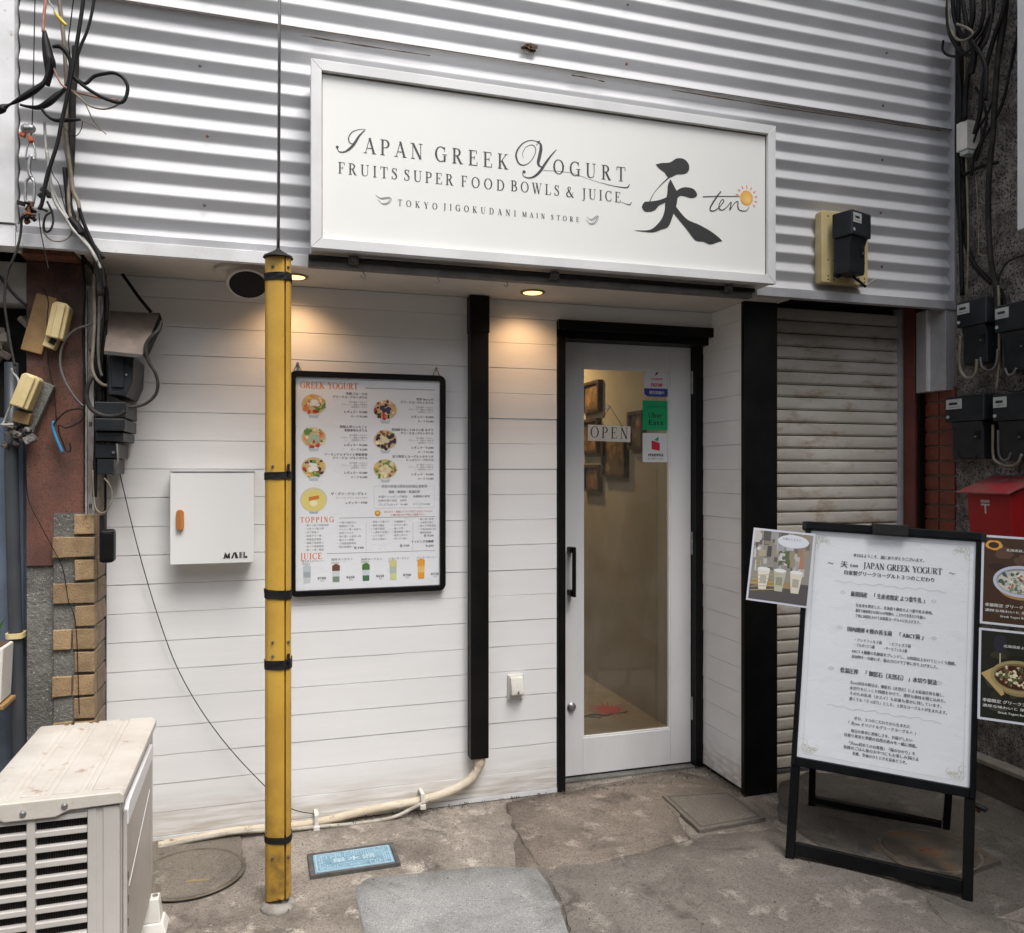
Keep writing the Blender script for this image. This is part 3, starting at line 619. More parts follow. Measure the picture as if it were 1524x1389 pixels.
# ---------------------------------------------------------------- right neighbour
rw=thing('pebbledash_building','tall neighbouring building with rough dark pebbledash wall at the right edge','building',(3.3,-1,0))
g2=MB(); ny=64; nz_=150
for i in range(nz_+1):
    for j in range(ny+1):
        y=-.385-(j/ny)*1.25; z=i/nz_*4.7
        d=.011*noise.noise(Vector((y*55,z*55,1)))+.008*noise.noise(Vector((y*21,z*21,4))); g2.v.append((3.1-abs(d),y,z))
for i in range(nz_):
    for j in range(ny): a=i*(ny+1)+j; g2.f.append((a,a+1,a+ny+2,a+ny+1))
g2.build('rough_wall',M_rough,rw)
MB().box(3.112,5,-1.62,3.2,-.01,7.5).build('wall_body',M_conc,rw)
MB().box(3.1,5,-4.2,-1.622,-.01,7.5).build('wall_body',M_conc,rw)  # unseen run; both bodies raised to shade the right side of the facade
MB().box(3.045,3.115,-1.62,-.44,-.06,.135).build('plinth',mat('dark_stone_plinth',(.10,.085,.065),(.06,.05,.04),scale=8,rough=.9,bump=.8,c3=(.2,.18,.15),s3=60),rw,bev=.006)
MB().box(3.03,3.118,-1.62,-.435,.1352,.158).build('plinth_cap',mat('pale_plinth_cap',(.27,.24,.2),(.2,.18,.15),scale=12,rough=.85,bump=.5),rw,bev=.005)
MB().box(3.102,3.112,-.39,-.19,0,2.2).build('tile_bed',M_grout,rw)
tp=.0705
for i in range(26):
    z0=i*tp+.003; 
    if z0+tp>1.84: break
    MB().box(3.088,3.1025,-.288,-.207,z0,z0+tp-.008).build('tile',M_tile,rw,bev=.003)
    MB().box(3.088,3.1025,-.383,-.294,z0,z0+tp-.008).build('tile',M_tile,rw,bev=.003)
MB().box(3.06,3.1,-.206,-.19,0,2.2).build('edge_strip',M_black,rw)
wsg=thing('white_sign_box','edge of a white sign box on the pebbledash wall at the top right corner','sign',(3.03,-1,2.43))
MB().box(2.99,3.08,-1.5,-.795,2.43,4.6).build('sign_case',M_signf,wsg,bev=.004)
dc=thing('grey_duct','short grey folded metal duct hanging above the red tiles','duct',(3.06,-.28,1.82))
b=MB(); b.prism([(3.10,-.20),(3.04,-.20),(3.03,-.225),(3.03,-.275),(3.045,-.283),(3.045,-.375),(3.10,-.375)],'z',1.81,2.20); b.build('duct_body',M_trimg,dc,bev=.002)
MB().box(3.028,3.046,-.284,-.274,1.812,2.198).build('duct_seam',M_trimw,dc)
# ---------------------------------------------------------------- main sign box
sg=thing('shop_sign','long white shop sign box with black calligraphy and sun above the door','sign',(1.09,-.44,2.2))
sx0,sx1,sz0,sz1=.155,2.025,2.205,2.86
MB().box(sx0+.004,sx1-.004,-.486,-.376,sz0+.003,sz1-.003).build('sign_case',M_signf,sg,bev=.003)
fo=[(sx0,sz0),(sx1,sz0),(sx1,sz1),(sx0,sz1)]; fw=.037; fi=[(sx0+fw,sz0+fw),(sx1-fw,sz0+fw),(sx1-fw,sz1-fw),(sx0+fw,sz1-fw)]
fr=MB()
for i in range(4):
    j=(i+1)%4; e=.0006
    A,B,C2,D=fo[i],fo[j],fi[j],fi[i]; f4=MB(); f4.prism([A,B,C2,D],'y',-.512,-.487); f4.build('frame_rail',M_signf,sg,bev=.0022)
MB().box(sx0+fw-.001,sx1-fw+.001,-.4945,-.4872,sz0+fw-.001,sz1-fw+.001).build('sign_face',M_sign,sg)
gs=MB(); 
for x0,x1,z0,z1 in ((sx0+fw,sx1-fw,sz1-fw-.005,sz1-fw),(sx0+fw,sx1-fw,sz0+fw,sz0+fw+.0025),(sx0+fw,sx0+fw+.003,sz0+fw,sz1-fw),(sx1-fw-.003,sx1-fw,sz0+fw,sz1-fw)): gs.box(x0,x1,-.4965,-.4945,z0,z1)
gs.build('gasket',mat('brown_gasket',(.12,.09,.06),(.25,.22,.18),scale=14,rough=.8),sg)
P=Print(); ink=(.05,.05,.052)
def letter(p_):
    p_.build('letter',sg,(0,-.4952,0),(1,0,0),(0,0,1)); p_.v=[];p_.f=[];p_.c=[]
def flush(n_):
    global P
    if not P.v: return
    P.build(n_,sg,(0,-.4952,0),(1,0,0),(0,0,1)); P=Print()
zb1=2.5592; zb2=2.4774; zb3=2.3856
P.serif('APAN',0.3371,zb1,.056,ink,width=0.5515-0.3371,each=letter)
P.serif('GREEK',0.5936,zb1,.056,ink,width=0.8744-0.5936,each=letter)
P.serif('OGURT',1.0506,zb1+.004,.056,ink,width=1.3524-1.0506,each=letter)
flush('title_lettering')
for w,a,c in (('FRUITS',503,592),('SUPER',601,675),('FOOD',686,751),('BOWLS',760,833),('&',842,857),('JUICE',864,925)):
    P.serif(w,(0.2484 if a==503 else 0.4806 if a==601 else 0.6914 if a==686 else 0.8823 if a==760 else 1.1025 if a==842 else 1.1687),zb2+.003*(a>700),.040,ink,
      width={'FRUITS':0.4588-0.2484,'SUPER':0.6636-0.4806,'FOOD':0.8587-0.6914,'BOWLS':1.0779-0.8823,'&':.04,'JUICE':1.3324-1.1687}[w],each=letter)
flush('subtitle_lettering')
P.serif('TOKYO',0.4588,zb3-.002,.023,ink,width=0.6035-0.4588,weight=1.15,each=letter)
P.serif('JIGOKUDANI',0.6259,zb3,.023,ink,width=0.9034-0.6259,weight=1.15,each=letter)
P.serif('MAIN',0.9272,zb3+.002,.019,ink,width=1.0181-0.9272,weight=1.25,each=letter)
P.serif('STORE',1.0425,zb3+.002,.019,ink,width=1.1576-1.0425,weight=1.25,each=letter)
flush('store_line_lettering')
def rib(pts,ws,col=ink,l=0): P.ribbon(sm2(pts,5),smw(ws,5,0),col,l)
# script J
rib([(0.3466,2.6431),(0.3206,2.6399),(0.2972,2.6275),(0.2855,2.6071),(0.2902,2.5887),(0.3042,2.588)],[.001,.002,.003,.004,.003,.001])
rib([(0.3418,2.6401),(0.323,2.6188),(0.3066,2.5907),(0.2902,2.5697),(0.2716,2.5557),(0.253,2.5536),(0.2461,2.5646)],[.003,.006,.009,.008,.005,.003,.002])
P.disc(*[(0.2461,2.5693)][0],.005,.005,ink)
# script Y
flush('script_initial')
rib([(0.9832,2.6612),(0.9966,2.6806),(0.9885,2.6771),(0.9618,2.679),(0.9325,2.6653),(0.9113,2.6401),(0.9034,2.614),(0.9139,2.5875),(0.9351,2.5823),(0.9591,2.5976),(0.9778,2.6276),(0.9805,2.6508),(0.9671,2.6619),(0.9431,2.6514),(0.9298,2.6271),(0.9325,2.6072)],[.002,.003,.003,.003,.004,.006,.007,.006,.004,.003,.003,.003,.003,.002,.002,.001])
rib([(0.9832,2.6765),(0.9993,2.6708),(1.002,2.6507),(0.9966,2.6222),(0.9912,2.5961),(0.9993,2.5843),(1.0154,2.5861)],[.003,.008,.012,.013,.011,.006,.002])
rib([(1.0642,2.6555),(1.0425,2.63),(1.0208,2.5994),(0.9993,2.5665),(0.9751,2.5436),(0.9511,2.536),(0.9325,2.5416),(0.9298,2.5539)],[.003,.006,.009,.010,.008,.005,.003,.002])
P.disc(*[(0.9351,2.557)][0],.006,.006,ink)
rib([(1.01,2.5702),(1.0697,2.5742),(1.1383,2.5714),(1.2078,2.5555),(1.2782,2.5447),(1.3352,2.5401),(1.3611,2.5428),(1.3697,2.5569)],[.0015,.0015,.0012,.0012,.002,.004,.005,.002])
rib([(1.3266,2.4842),(1.3496,2.4785),(1.3697,2.4752),(1.3784,2.4866)],[.001,.002,.004,.002])
flush('script_initial')
# small bowls
for q in ([(0.3797,2.4153),(0.3964,2.405),(0.4299,2.4107),(0.4251,2.3934),(0.4036,2.3865),(0.3869,2.3993)],[(1.1882,2.4111),(1.2078,2.4025),(1.233,2.4204),(1.2246,2.3962),(1.2022,2.3864),(1.1854,2.4005)]):
    rib(q,[.001,.003,.002,.003,.002,.001],(.25,.25,.25))
    rib([(a+.004,b-.003) for a,b in q],[.001,.002,.003,.002,.003,.001],(.3,.3,.3))
flush('bowl_emblems')
# brush character
K=(.03,.03,.032)
for pts in ([(1.4834,2.6459),(1.507,2.6539),(1.5456,2.6609),(1.5755,2.6803),(1.6086,2.6814),(1.6297,2.6622),(1.6297,2.638),(1.6116,2.6225),(1.5755,2.6159),(1.5516,2.6026),(1.5337,2.6034),(1.5219,2.6182),(1.4982,2.6316)],
 [(1.4219,2.4723),(1.4336,2.492),(1.4599,2.4972),(1.4982,2.5063),(1.5337,2.5205),(1.5278,2.5012),(1.4982,2.485),(1.4746,2.4615),(1.4365,2.4552)],
 [(1.5635,2.5315),(1.5755,2.5515),(1.6086,2.5683),(1.6479,2.567),(1.6662,2.5499),(1.6631,2.5361),(1.6388,2.5283),(1.6086,2.5334),(1.5845,2.5283),(1.5665,2.497),(1.5546,2.5065)],
 [(1.5486,2.5943),(1.5635,2.5691),(1.5785,2.5411),(1.5755,2.4978),(1.5635,2.4645),(1.5397,2.4061),(1.507,2.3898),(1.4716,2.3761),(1.4277,2.3749),(1.39,2.3769),(1.4453,2.3818),(1.4746,2.395),(1.507,2.4299),(1.5219,2.4659),(1.5248,2.5009),(1.5337,2.5366),(1.5367,2.5716)],
 [(1.5606,2.5017),(1.5845,2.4745),(1.6237,2.4405),(1.6784,2.4238),(1.7367,2.3991),(1.78,2.37),(1.7676,2.3635),(1.7274,2.3493),(1.6967,2.3576),(1.6601,2.36),(1.6237,2.3974),(1.5845,2.4369),(1.5606,2.4642)]):
    P.poly(sm2(pts+[pts[0]],4)[:-1],K,1)
rib([(1.5456,2.6047),(1.507,2.5685),(1.4746,2.5306),(1.457,2.497)],[.006,.003,.002,.004],K,1)
flush('brush_character')
# ten
rib([(1.6936,2.5391),(1.7769,2.5488),(1.8646,2.5576)],[.004,.0032,.003],K,1)
rib([(1.7769,2.5693),(1.7552,2.5426),(1.7305,2.5047),(1.7274,2.4881),(1.7459,2.4871),(1.7707,2.5059),(1.7894,2.5295),(1.7831,2.5371),(1.7707,2.5195),(1.7676,2.5001),(1.7831,2.4934),(1.8049,2.5091),(1.8237,2.5302),(1.8206,2.5106),(1.8175,2.4966),(1.8363,2.5231),(1.8551,2.536),(1.8551,2.514),(1.8646,2.5011),(1.8931,2.501),(1.909,2.5191)],[.004,.006,.006,.005,.004,.003,.004,.003,.004,.005,.004,.003,.004,.005,.004,.003,.004,.005,.004,.003,.002],K,1)
flush('script_word')
sc_=[(1.8963,2.5538)][0]
for i in range(9): P.disc(sc_[0]+.001*i,sc_[1]-.0008*i,.030-.003*i,.031-.003*i,(.85,.42+.02*i,.06+.02*i),0 if i==0 else 1,20)
for i in range(11):
    a=R(-40+i*26); 
    if 180<math.degrees(a)%360<300: continue
    u=Vector((math.cos(a),math.sin(a)))
    P.ribbon([(sc_[0]+u.x*.038,sc_[1]+u.y*.038),(sc_[0]+u.x*.045+.002,sc_[1]+u.y*.045),(sc_[0]+u.x*.053,sc_[1]+u.y*.053)],[.002,.006,.002],(.8,.25,.12),0)
flush('sun_emblem')
# rail and hooks below sign
rl=thing('sign_rail','dark steel rail with brackets running under the white sign box','rail',(1.05,-.42,2.18))
MB().box(.15,1.96,-.445,-.405,2.158,2.184).build('rail_bar',mat('grey_brown_rail',(.15,.14,.13),(.1,.095,.09),scale=12,rough=.6),rl,bev=.003)
q=MB(); q.tube([(.15,-.452,2.188),(1.96,-.452,2.188)],.009,8); q.build('rail_tube',M_blackm,rl,smooth=True)
for px in (526,824,1082):
    x={526:0.3066,824:1.0698,1082:1.8331}[px]
    b=MB(); b.box(x-.018,x+.018,-.468,-.44,2.172,2.20); b.lathe([(.011,0),(.011,.008)],(x,-.468,2.186),Matrix.Rotation(R(90),3,'X'),8); b.build('bracket',M_iron,rl,bev=.003)
for i,(px,lb) in enumerate(((540,'leftmost small wire hook hanging from the dark rail under the sign'),(651,'middle small hook hanging under the sign'),(753,'right small hook hanging under the sign beside the round downlight'))):
    x,z=([(0.3435,2.1675),(0.6192,2.1677),(0.8864,2.1714)])[i]
    q=MB(); q.tube(smoothpts([(x,-.42,2.16),(x,-.42,z-.012),(x+.008,-.42,z-.027),(x,-.42,z-.034),(x-.009,-.42,z-.026)],4),.0022,5); tag(q.build('wire_hook',M_steel,None,smooth=True),lb,'hook','hooks under the sign rail')
# ---------------------------------------------------------------- soffit lights
def downlight(x,y,label,on=True):
    t=thing('downlight',label,'downlight',(x,y,2.18),group='round downlights in the soffit')
    MB().lathe([(.052,.0),(.052,-.004),(.044,-.006),(.040,.0)],(x,y,2.1805),None,28).build('trim_ring',mat('brushed_bronze_ring',(.2,.15,.1),rough=.35,metal=.7),t,smooth='auto')
    MB().lathe([(.039,0),(.039,-.0035)],(x,y,2.1795),None,24).build('lamp_face',emis('downlight_glow',(1,.55,.18),1.6) if 'downlight_glow' not in bpy.data.materials else bpy.data.materials['downlight_glow'],t)
    d=bpy.data.lights.new('downlight_lamp','SPOT'); d.energy=2.8; d.color=(1,.60,.30); d.spot_size=R(120); d.spot_blend=.9; d.shadow_soft_size=.035
    l=bpy.data.objects.new('downlight_lamp',d); C.objects.link(l); l.location=(x,y,2.165); l.rotation_euler=(R(18),0,0)
downlight(.112,-.17,'glowing round downlight in the soffit just right of the yellow pole top')
downlight(1.075,-.18,'glowing round downlight in the soffit between black duct and door')
ey=thing('dome_light','dome shaped cream fixture with black opening on the soffit left of the yellow pole','ceiling light',(-.075,-.23,2.18))
x,y=-.072,-.22
MB().lathe([(.103,0),(.103,-.012),(.094,-.018),(.07,-.018)],(x,y,2.1805),None,32).build('mounting_ring',M_soff,ey,smooth='auto')
Mx=Matrix.Rotation(R(146),3,'X'); c0=Vector((-0.0561,-0.27,2.1149))
hd=MB(); hd.lathe([(.0665,0),(.074,0),(.077,-.008),(.076,-.03),(.062,-.058),(.035,-.075),(.0,-.08)],c0,Mx,32); hd.build('eyeball_shell',M_soff,ey,smooth='auto')
hd=MB(); hd.lathe([(.0,.001),(.0655,.001),(.0655,-.006),(.0,-.006)],c0,Mx,28); hd.build('dark_opening',M_void,ey,smooth='auto')
# ---------------------------------------------------------------- black square duct and cream hose
dx0,dx1=.838,.918
pd=thing('black_duct','tall square black pipe cover running down the white boards beside the menu','duct',(.878,-.03,.2))
MB().box(dx0,dx1,-.062,-.003,.205,2.176).build('duct_body',M_black,pd,bev=.004)
MB().box(dx0-.003,dx1+.003,-.065,-.003,2.02,2.178).build('duct_collar',M_black,pd,bev=.004)
hp=[(0.8903,-0.035,0.2186),(0.8784,-0.035,0.1623),(0.8428,-0.035,0.1144),(0.7781,-0.035,0.0818),(0.6968,-0.035,0.06),(0.611,-0.035,0.0477),(0.4985,-0.035,0.0418),(0.3881,-0.035,0.0332),(0.2799,-0.035,0.0194),(0.1738,-0.035,0.0112),(0.0696,-0.035,0.0112),(-0.0326,-0.035,0.0165),(-0.1329,-0.035,0.0191),(-0.2314,-0.035,0.0113),(-0.3161,-0.035,0.0071),(-0.3852,-0.035,-0.0016)]
hz=thing('drain_hose','cream insulated hose curving from the black duct along the foot of the wall','hose',(.4,-.04,.03))
q=MB(); sp=smoothpts(hp,6); q.tube(sp,[.0195*(1+.05*math.sin(i*1.9))*(1.15 if i<6 else 1-.25*min(1,i/80)) for i in range(len(sp))],12); q.build('hose_wrap',M_hose,hz,smooth=True)
q=MB(); sp=smoothpts([(0.6627,-0.062,0.0605),(0.6061,-0.062,0.0394),(0.5221,-0.062,0.0081),(0.4395,-0.062,-0.0007),(0.3311,-0.062,-0.0005),(0.1985,-0.062,0.0059),(0.0691,-0.062,0.0094),(-0.0823,-0.062,0.024),(-0.2295,-0.062,0.0176),(-0.3821,-0.062,0.0024)],6); q.tube(sp,.008,8); q.build('thin_hose',mat('dusty_grey_hose',(.45,.42,.36),(.3,.27,.22),scale=14,rough=.6,c3=(.15,.1,.06),s3=50),hz,smooth=True)
for px in (470,628):
    x,z=([(0.2013,0.0289),(0.6319,0.0634)])[px==628]
    b=MB(); b.box(x-.008,x+.008,-.068,-.062,z-.034,z+.026).box(x-.008,x+.008,-.062,-.004,z+.019,z+.026).box(x-.012,x+.012,-.075,-.062,z-.038,z-.018); b.build('hose_clip',M_ivory,hz,bev=.002)
# ---------------------------------------------------------------- wall mounted mail cabinet
ml=thing('mail_cabinet','white wall mailbox cabinet with orange wooden handle lettered MAIL','mailbox',(-.19,-.05,1.07))
mx0,mx1,mz0,mz1=-.338,-.036,1.078,1.432
MB().box(mx0+.006,mx1-.006,-.088,-.002,mz0+.004,mz1-.002).build('cabinet',M_mail,ml,bev=.003)
MB().box(mx0,mx1,-.104,-.0895,mz0,mz1-.006).build('cabinet_door',M_mail,ml,bev=.003)
MB().box(mx0-.002,mx1+.002,-.106,-.002,mz1-.0045,mz1+.001).build('cabinet_lid',M_trimg,ml)
hxx,hzz=[(-0.3019,1.2477)][0]
hh=MB(); hh.prism(rrect(hxx-.0135,hxx+.0135,hzz-.039,hzz+.039,.0134,8),'y',-.119,-.105); hh.build('pull_handle',M_wood,ml,bev=.003)
P=Print(); q0=[(-0.1517,1.0961),(-0.0615,1.1217)]; x0,z0=q0[0]; w=q0[1][0]-x0; hgt=.024
def mm(pts): P.poly([(x0+a*w,z0+b*hgt) for a,b in pts],BLK)
mm([(0,0),(.12,0),(.12,.45)]);mm([(.06,.35),(.13,1),(.24,.12),(.19,0)]);mm([(.2,.6),(.3,1),(.3,0),(.24,.0)]);P.ribbon([(x0+.06*w,z0),(x0+.09*w,z0+hgt)],.001,BLK)
mm([(.34,0),(.42,0),(.49,.8),(.45,1)]);mm([(.47,1),(.55,1),(.64,0),(.52,0)]);mm([(.68,0),(.68,1),(.74,1),(.74,0)]);mm([(.76,0),(.76,1),(.79,1),(.79,0)])
mm([(.84,0),(.84,1),(.9,1),(.9,.0)]);mm([(.91,0),(.91,.35),(1,.35),(1,0)])
P.build('lettering',ml,(0,-.1046,0),(1,0,0),(0,0,1))
# white outlet cover
ot=thing('outlet_cover','small white weatherproof outlet cover low on the boards between duct and door','outlet',(1.065,-.02,.48))
ox0,ox1,oz0,oz1=1.0184,1.0889,.433,.540
MB().box(ox0,ox1,-.016,-.001,oz0,oz1).build('back_plate',M_ivory,ot,bev=.003)
MB().prism([(-.016,oz0+.02),(-.048,oz0+.026),(-.05,oz0+.04),(-.03,oz1-.008),(-.016,oz1-.004)],'x',ox0+.006,ox1-.006).build('hood',M_ivory,ot,bev=.004)
MB().box(ox0+.032,ox1-.03,-.052,-.044,oz0+.03,oz0+.045).build('latch',M_steel,ot,bev=.002)
# ---------------------------------------------------------------- menu board on wall
mn=thing('menu_board','black framed menu poster with bowl photos hung on the white boards behind the pole','menu board',(.4,-.02,.92))
ax0,ax1,az0,az1=.098,.737,.925,1.836
MB().ring(rrect(ax0,ax1,az0,az1,.028),rrect(ax0+.024,ax1-.024,az0+.024,az1-.024,.004),'y',-.032,-.006).build('frame',M_black,mn,bev=.0035)
MB().box(ax0+.02,ax1-.02,-.018,-.006,az0+.02,az1-.02).build('poster',M_paper,mn)
for x in (.13,.70): 
    q=MB(); q.tube(smoothpts([(x-.016,-.010,az1-.002),(x-.008,-.012,az1+.015),(x,-.013,az1+.028),(x+.008,-.012,az1+.015),(x+.016,-.010,az1-.002)],3),.002,5); q.lathe([(.006,0),(.006,.012)],(x,-.002,az1+.03),Matrix.Rotation(R(90),3,'X'),8); q.build('hanging_clip',M_steel,mn)
px0,px1,pz0,pz1=ax0+.024,ax1-.024,az0+.024,az1-.024; PW=px1-px0; PH=pz1-pz0
P=Print(); ORG=(.75,.22,.05); TX=(.12,.12,.13)
def U(u): return px0+u*PW
def Vv(v): return pz1-v*PH
P.serif('GREEK YOGURT',U(.03),Vv(.052),.026,ORG,width=.39*PW,weight=1.3)
P.rect(U(.47),U(.965),Vv(.045),Vv(.042),(.3,.3,.3))
P.serif('TOPPING',U(.03),Vv(.682),.022,ORG,width=.225*PW,weight=1.3); P.rect(U(.29),U(.965),Vv(.665),Vv(.663),(.3,.3,.3))
P.serif('JUICE',U(.03),Vv(.855),.025,ORG,width=.145*PW,weight=1.3); P.rect(U(.21),U(.965),Vv(.832),Vv(.830),(.3,.3,.3))
def bowl(P,cx,cy,r,pal,seed,dens=46,base=(.62,.45,.22),rim=(.72,.76,.78),lay=0,foot=True,sq=.86):
    rd=random.Random(seed)
    if foot: P.poly([(cx-r*.5,cy-r*.55),(cx+r*.5,cy-r*.55),(cx+r*.32,cy-r*1.08),(cx-r*.32,cy-r*1.08)],(.5,.56,.62),lay)
    P.disc(cx,cy,r,r*sq,rim,lay+.3,28); P.disc(cx,cy+r*.02,r*.93,r*sq*.92,base,lay+.6,26)
    for i in range(dens):
        a=rd.uniform(0,6.28); q=r*.86*math.sqrt(rd.random()); s=rd.uniform(.08,.2)*r
        sec=int(a/6.28*len(pal))%len(pal) if rd.random()<.75 else rd.randrange(len(pal))
        c=pal[sec]; k=rd.uniform(.7,1.25); P.disc(cx+q*math.cos(a),cy+q*math.sin(a)*sq,s,s*rd.uniform(.6,1),tuple(min(.9,v*k) for v in c),lay+1+.02*i,7,.25,rd.uniform(0,3))
Wt=(.78,.76,.72);Yl=(.72,.48,.12);Rd=(.5,.05,.03);Or=(.75,.22,.05);Gn=(.12,.26,.05);Pu=(.06,.04,.09);Cr=(.74,.62,.4);Dk=(.05,.03,.04);Br=(.26,.12,.06)
rb=.086*PW
def mflush(n_,k=None):
    global P
    o_=P.build(n_,mn,(0,-.0186,0),(1,0,0),(0,0,1)); P=Print()
    if k: o_['kind']=k
mflush('menu_headings')
B=((.12,.128,(Cr,Yl,Yl,Or,Rd,Gn),1,Wt),(.12,.284,(Or,Cr,Gn,Or,Yl,Rd,Cr),2,(.4,.5,.35)),(.12,.424,(Yl,Gn,Dk,Rd,Yl,Gn,Dk),3,Wt),(.61,.148,(Yl,Cr,Rd,Dk,Rd,Cr),4,Pu),(.61,.292,(Dk,Br,Dk,Cr,Dk,Pu),5,Cr),(.61,.432,(Gn,Gn,Yl,Gn,Cr,Br),6,Cr))
for u,v,pal,sd,ce in B:
    bowl(P,U(u),Vv(v),rb,pal,sd)
    rd=random.Random(sd+50)
    for i in range(9): P.disc(U(u)+rd.uniform(-.3,.3)*rb,Vv(v)+rd.uniform(-.25,.25)*rb,rb*.2,rb*.16,tuple(min(.85,c*rd.uniform(.95,1.05)) for c in ce),3+i*.03,8,.2)
    mflush('bowl_photo')
P.poly([(U(.12)-rb*.5,Vv(.575)-rb*.55),(U(.12)+rb*.5,Vv(.575)-rb*.55),(U(.12)+rb*.3,Vv(.575)-rb*1.12),(U(.12)-rb*.3,Vv(.575)-rb*1.12)],(.4,.46,.6),0)
P.disc(U(.12),Vv(.575),rb*1.04,rb*.98,(.62,.58,.42),.3,28);P.disc(U(.12),Vv(.58),rb*.94,rb*.86,(.72,.62,.2),.6,26);P.disc(U(.12),Vv(.592),rb*.3,rb*.24,(.85,.78,.5),1);P.poly([(U(.12)-rb*.4,Vv(.575)-rb*.1),(U(.12)+rb*.4,Vv(.575)+rb*.05),(U(.12)+rb*.42,Vv(.575)+rb*.35),(U(.12)-rb*.38,Vv(.575)+rb*.2)],(.62,.2,.04),1.2)
mflush('bowl_photo')
names=[('季節フルーツの','グリークヨーグルトボウル'),('四季 Berryの','グリークヨーグルトボウル'),('特製人参といちごと','季節果実のボウル'),('黒胡麻きなことほうじ茶 あずき','グリークヨーグルトボウル'),('アーモンドとキウイと季節果物','グリークヨーグルトボウル'),('彩り野菜とヨーグルトのサラダ','たっぷりハーブボウル')]
pos=[(.485,.07),(.955,.088),(.485,.228),(.955,.238),(.485,.36),(.955,.368)]
for (a,b),(u,v) in zip(names,pos):
    P.cjk(a,U(u),Vv(v+.008),.0125,TX,right=True,bold=.05); P.cjk(b,U(u),Vv(v+.024),.0118,TX,right=True,bold=.05)
    for k,s in enumerate(('旬の果物・はちみつ','グラノーラ、国産よつ葉牛乳','自家製ヨーグルト')): P.cjk(s,U(u),Vv(v+.046+.0115*k),.0082,(.3,.3,.3),right=True)
    P.cjk('レギュラー ¥1,080',U(u),Vv(v+.094),.0118,TX,right=True,bold=.06); P.cjk('ハーフ ¥1,380',U(u),Vv(v+.115),.0112,TX,right=True,bold=.05)
P.cjk('ザ・グリークヨーグルト',U(.485),Vv(.555),.0135,TX,right=True,bold=.05);P.cjk('プレーンヨーグルト はちみつ添え',U(.485),Vv(.572),.0085,(.35,.3,.3),right=True);P.cjk('レギュラー ¥780',U(.485),Vv(.597),.012,TX,right=True,bold=.06)
bx=(U(.53),U(.96),Vv(.515),Vv(.62)); 
for a in ((bx[0],bx[1],bx[2],bx[2]+.0012),(bx[0],bx[1],bx[3],bx[3]+.0012),(bx[0],bx[0]+.0012,bx[3],bx[2]),(bx[1],bx[1]+.0012,bx[3],bx[2])): P.rect(*a,(.55,.55,.57))
P.rect(U(.59),U(.91),Vv(.522),Vv(.508),(.6,.62,.65),.5);P.cjk('グリークヨーグルト3つのこだわり',U(.745),Vv(.520),.0125,TX,1,cen=True,bold=.06);P.cjk('国産・無添加・低温圧搾',U(.745),Vv(.547),.012,TX,cen=True,bold=.04)
for k,s in enumerate(('大盛りトッピング追加　　全種類の果物','お持ち帰り対応　100円','プレミアムセット　¥1,480　　ドリンク ¥1,980')): P.cjk(s,U(.56),Vv(.569+.019*k),.0105,TX,width=.37*PW if k!=1 else .2*PW)
P.disc(U(.556),Vv(.644),.012,.012,(.62,.3,.06),0);P.disc(U(.556),Vv(.641),.007,.006,(.8,.5,.15),1)
P.cjk('はちみつ・黒蜜はプラス百円でお付けできます',U(.6),Vv(.642),.0098,(.6,.2,.2),width=.35*PW);P.cjk('１歳未満のお子様はご遠慮下さい',U(.645),Vv(.657),.0095,(.6,.15,.15),width=.25*PW)
rd=random.Random(5); W0='苺桃林檎梨柿蜜柑葡萄胡麻黒豆抹茶栗芋米麹塩糖ナッツチアシードカカオニブグラノーラ'
for c,(u,n,v0) in enumerate(((.055,8,.70),(.275,8,.69),(.505,6,.69),(.655,6,.69),(.84,5,.68))):
    for k in range(n): P.cjk('・'+''.join(rd.choice(W0) for _ in range(rd.randint(5,9))) if c<2 else '・'+''.join(rd.choice(W0) for _ in range(rd.randint(4,7))),U(u),Vv(v0+.0165*k),.0098,(.25,.25,.26))
for u,v,s in ((.46,.812,'各 ¥100'),(.78,.808,'各 ¥150'),(.955,.762,'各 ¥250'),(.955,.79,'トッピング全種盛'),(.955,.812,'¥1,000')): P.cjk(s,U(u),Vv(v),.012,TX,right=True,bold=.06)
for u in (.475,.805): P.rect(U(u),U(u)+.0012,Vv(.825),Vv(.69),(.5,.5,.52))
mflush('menu_text','stuff')
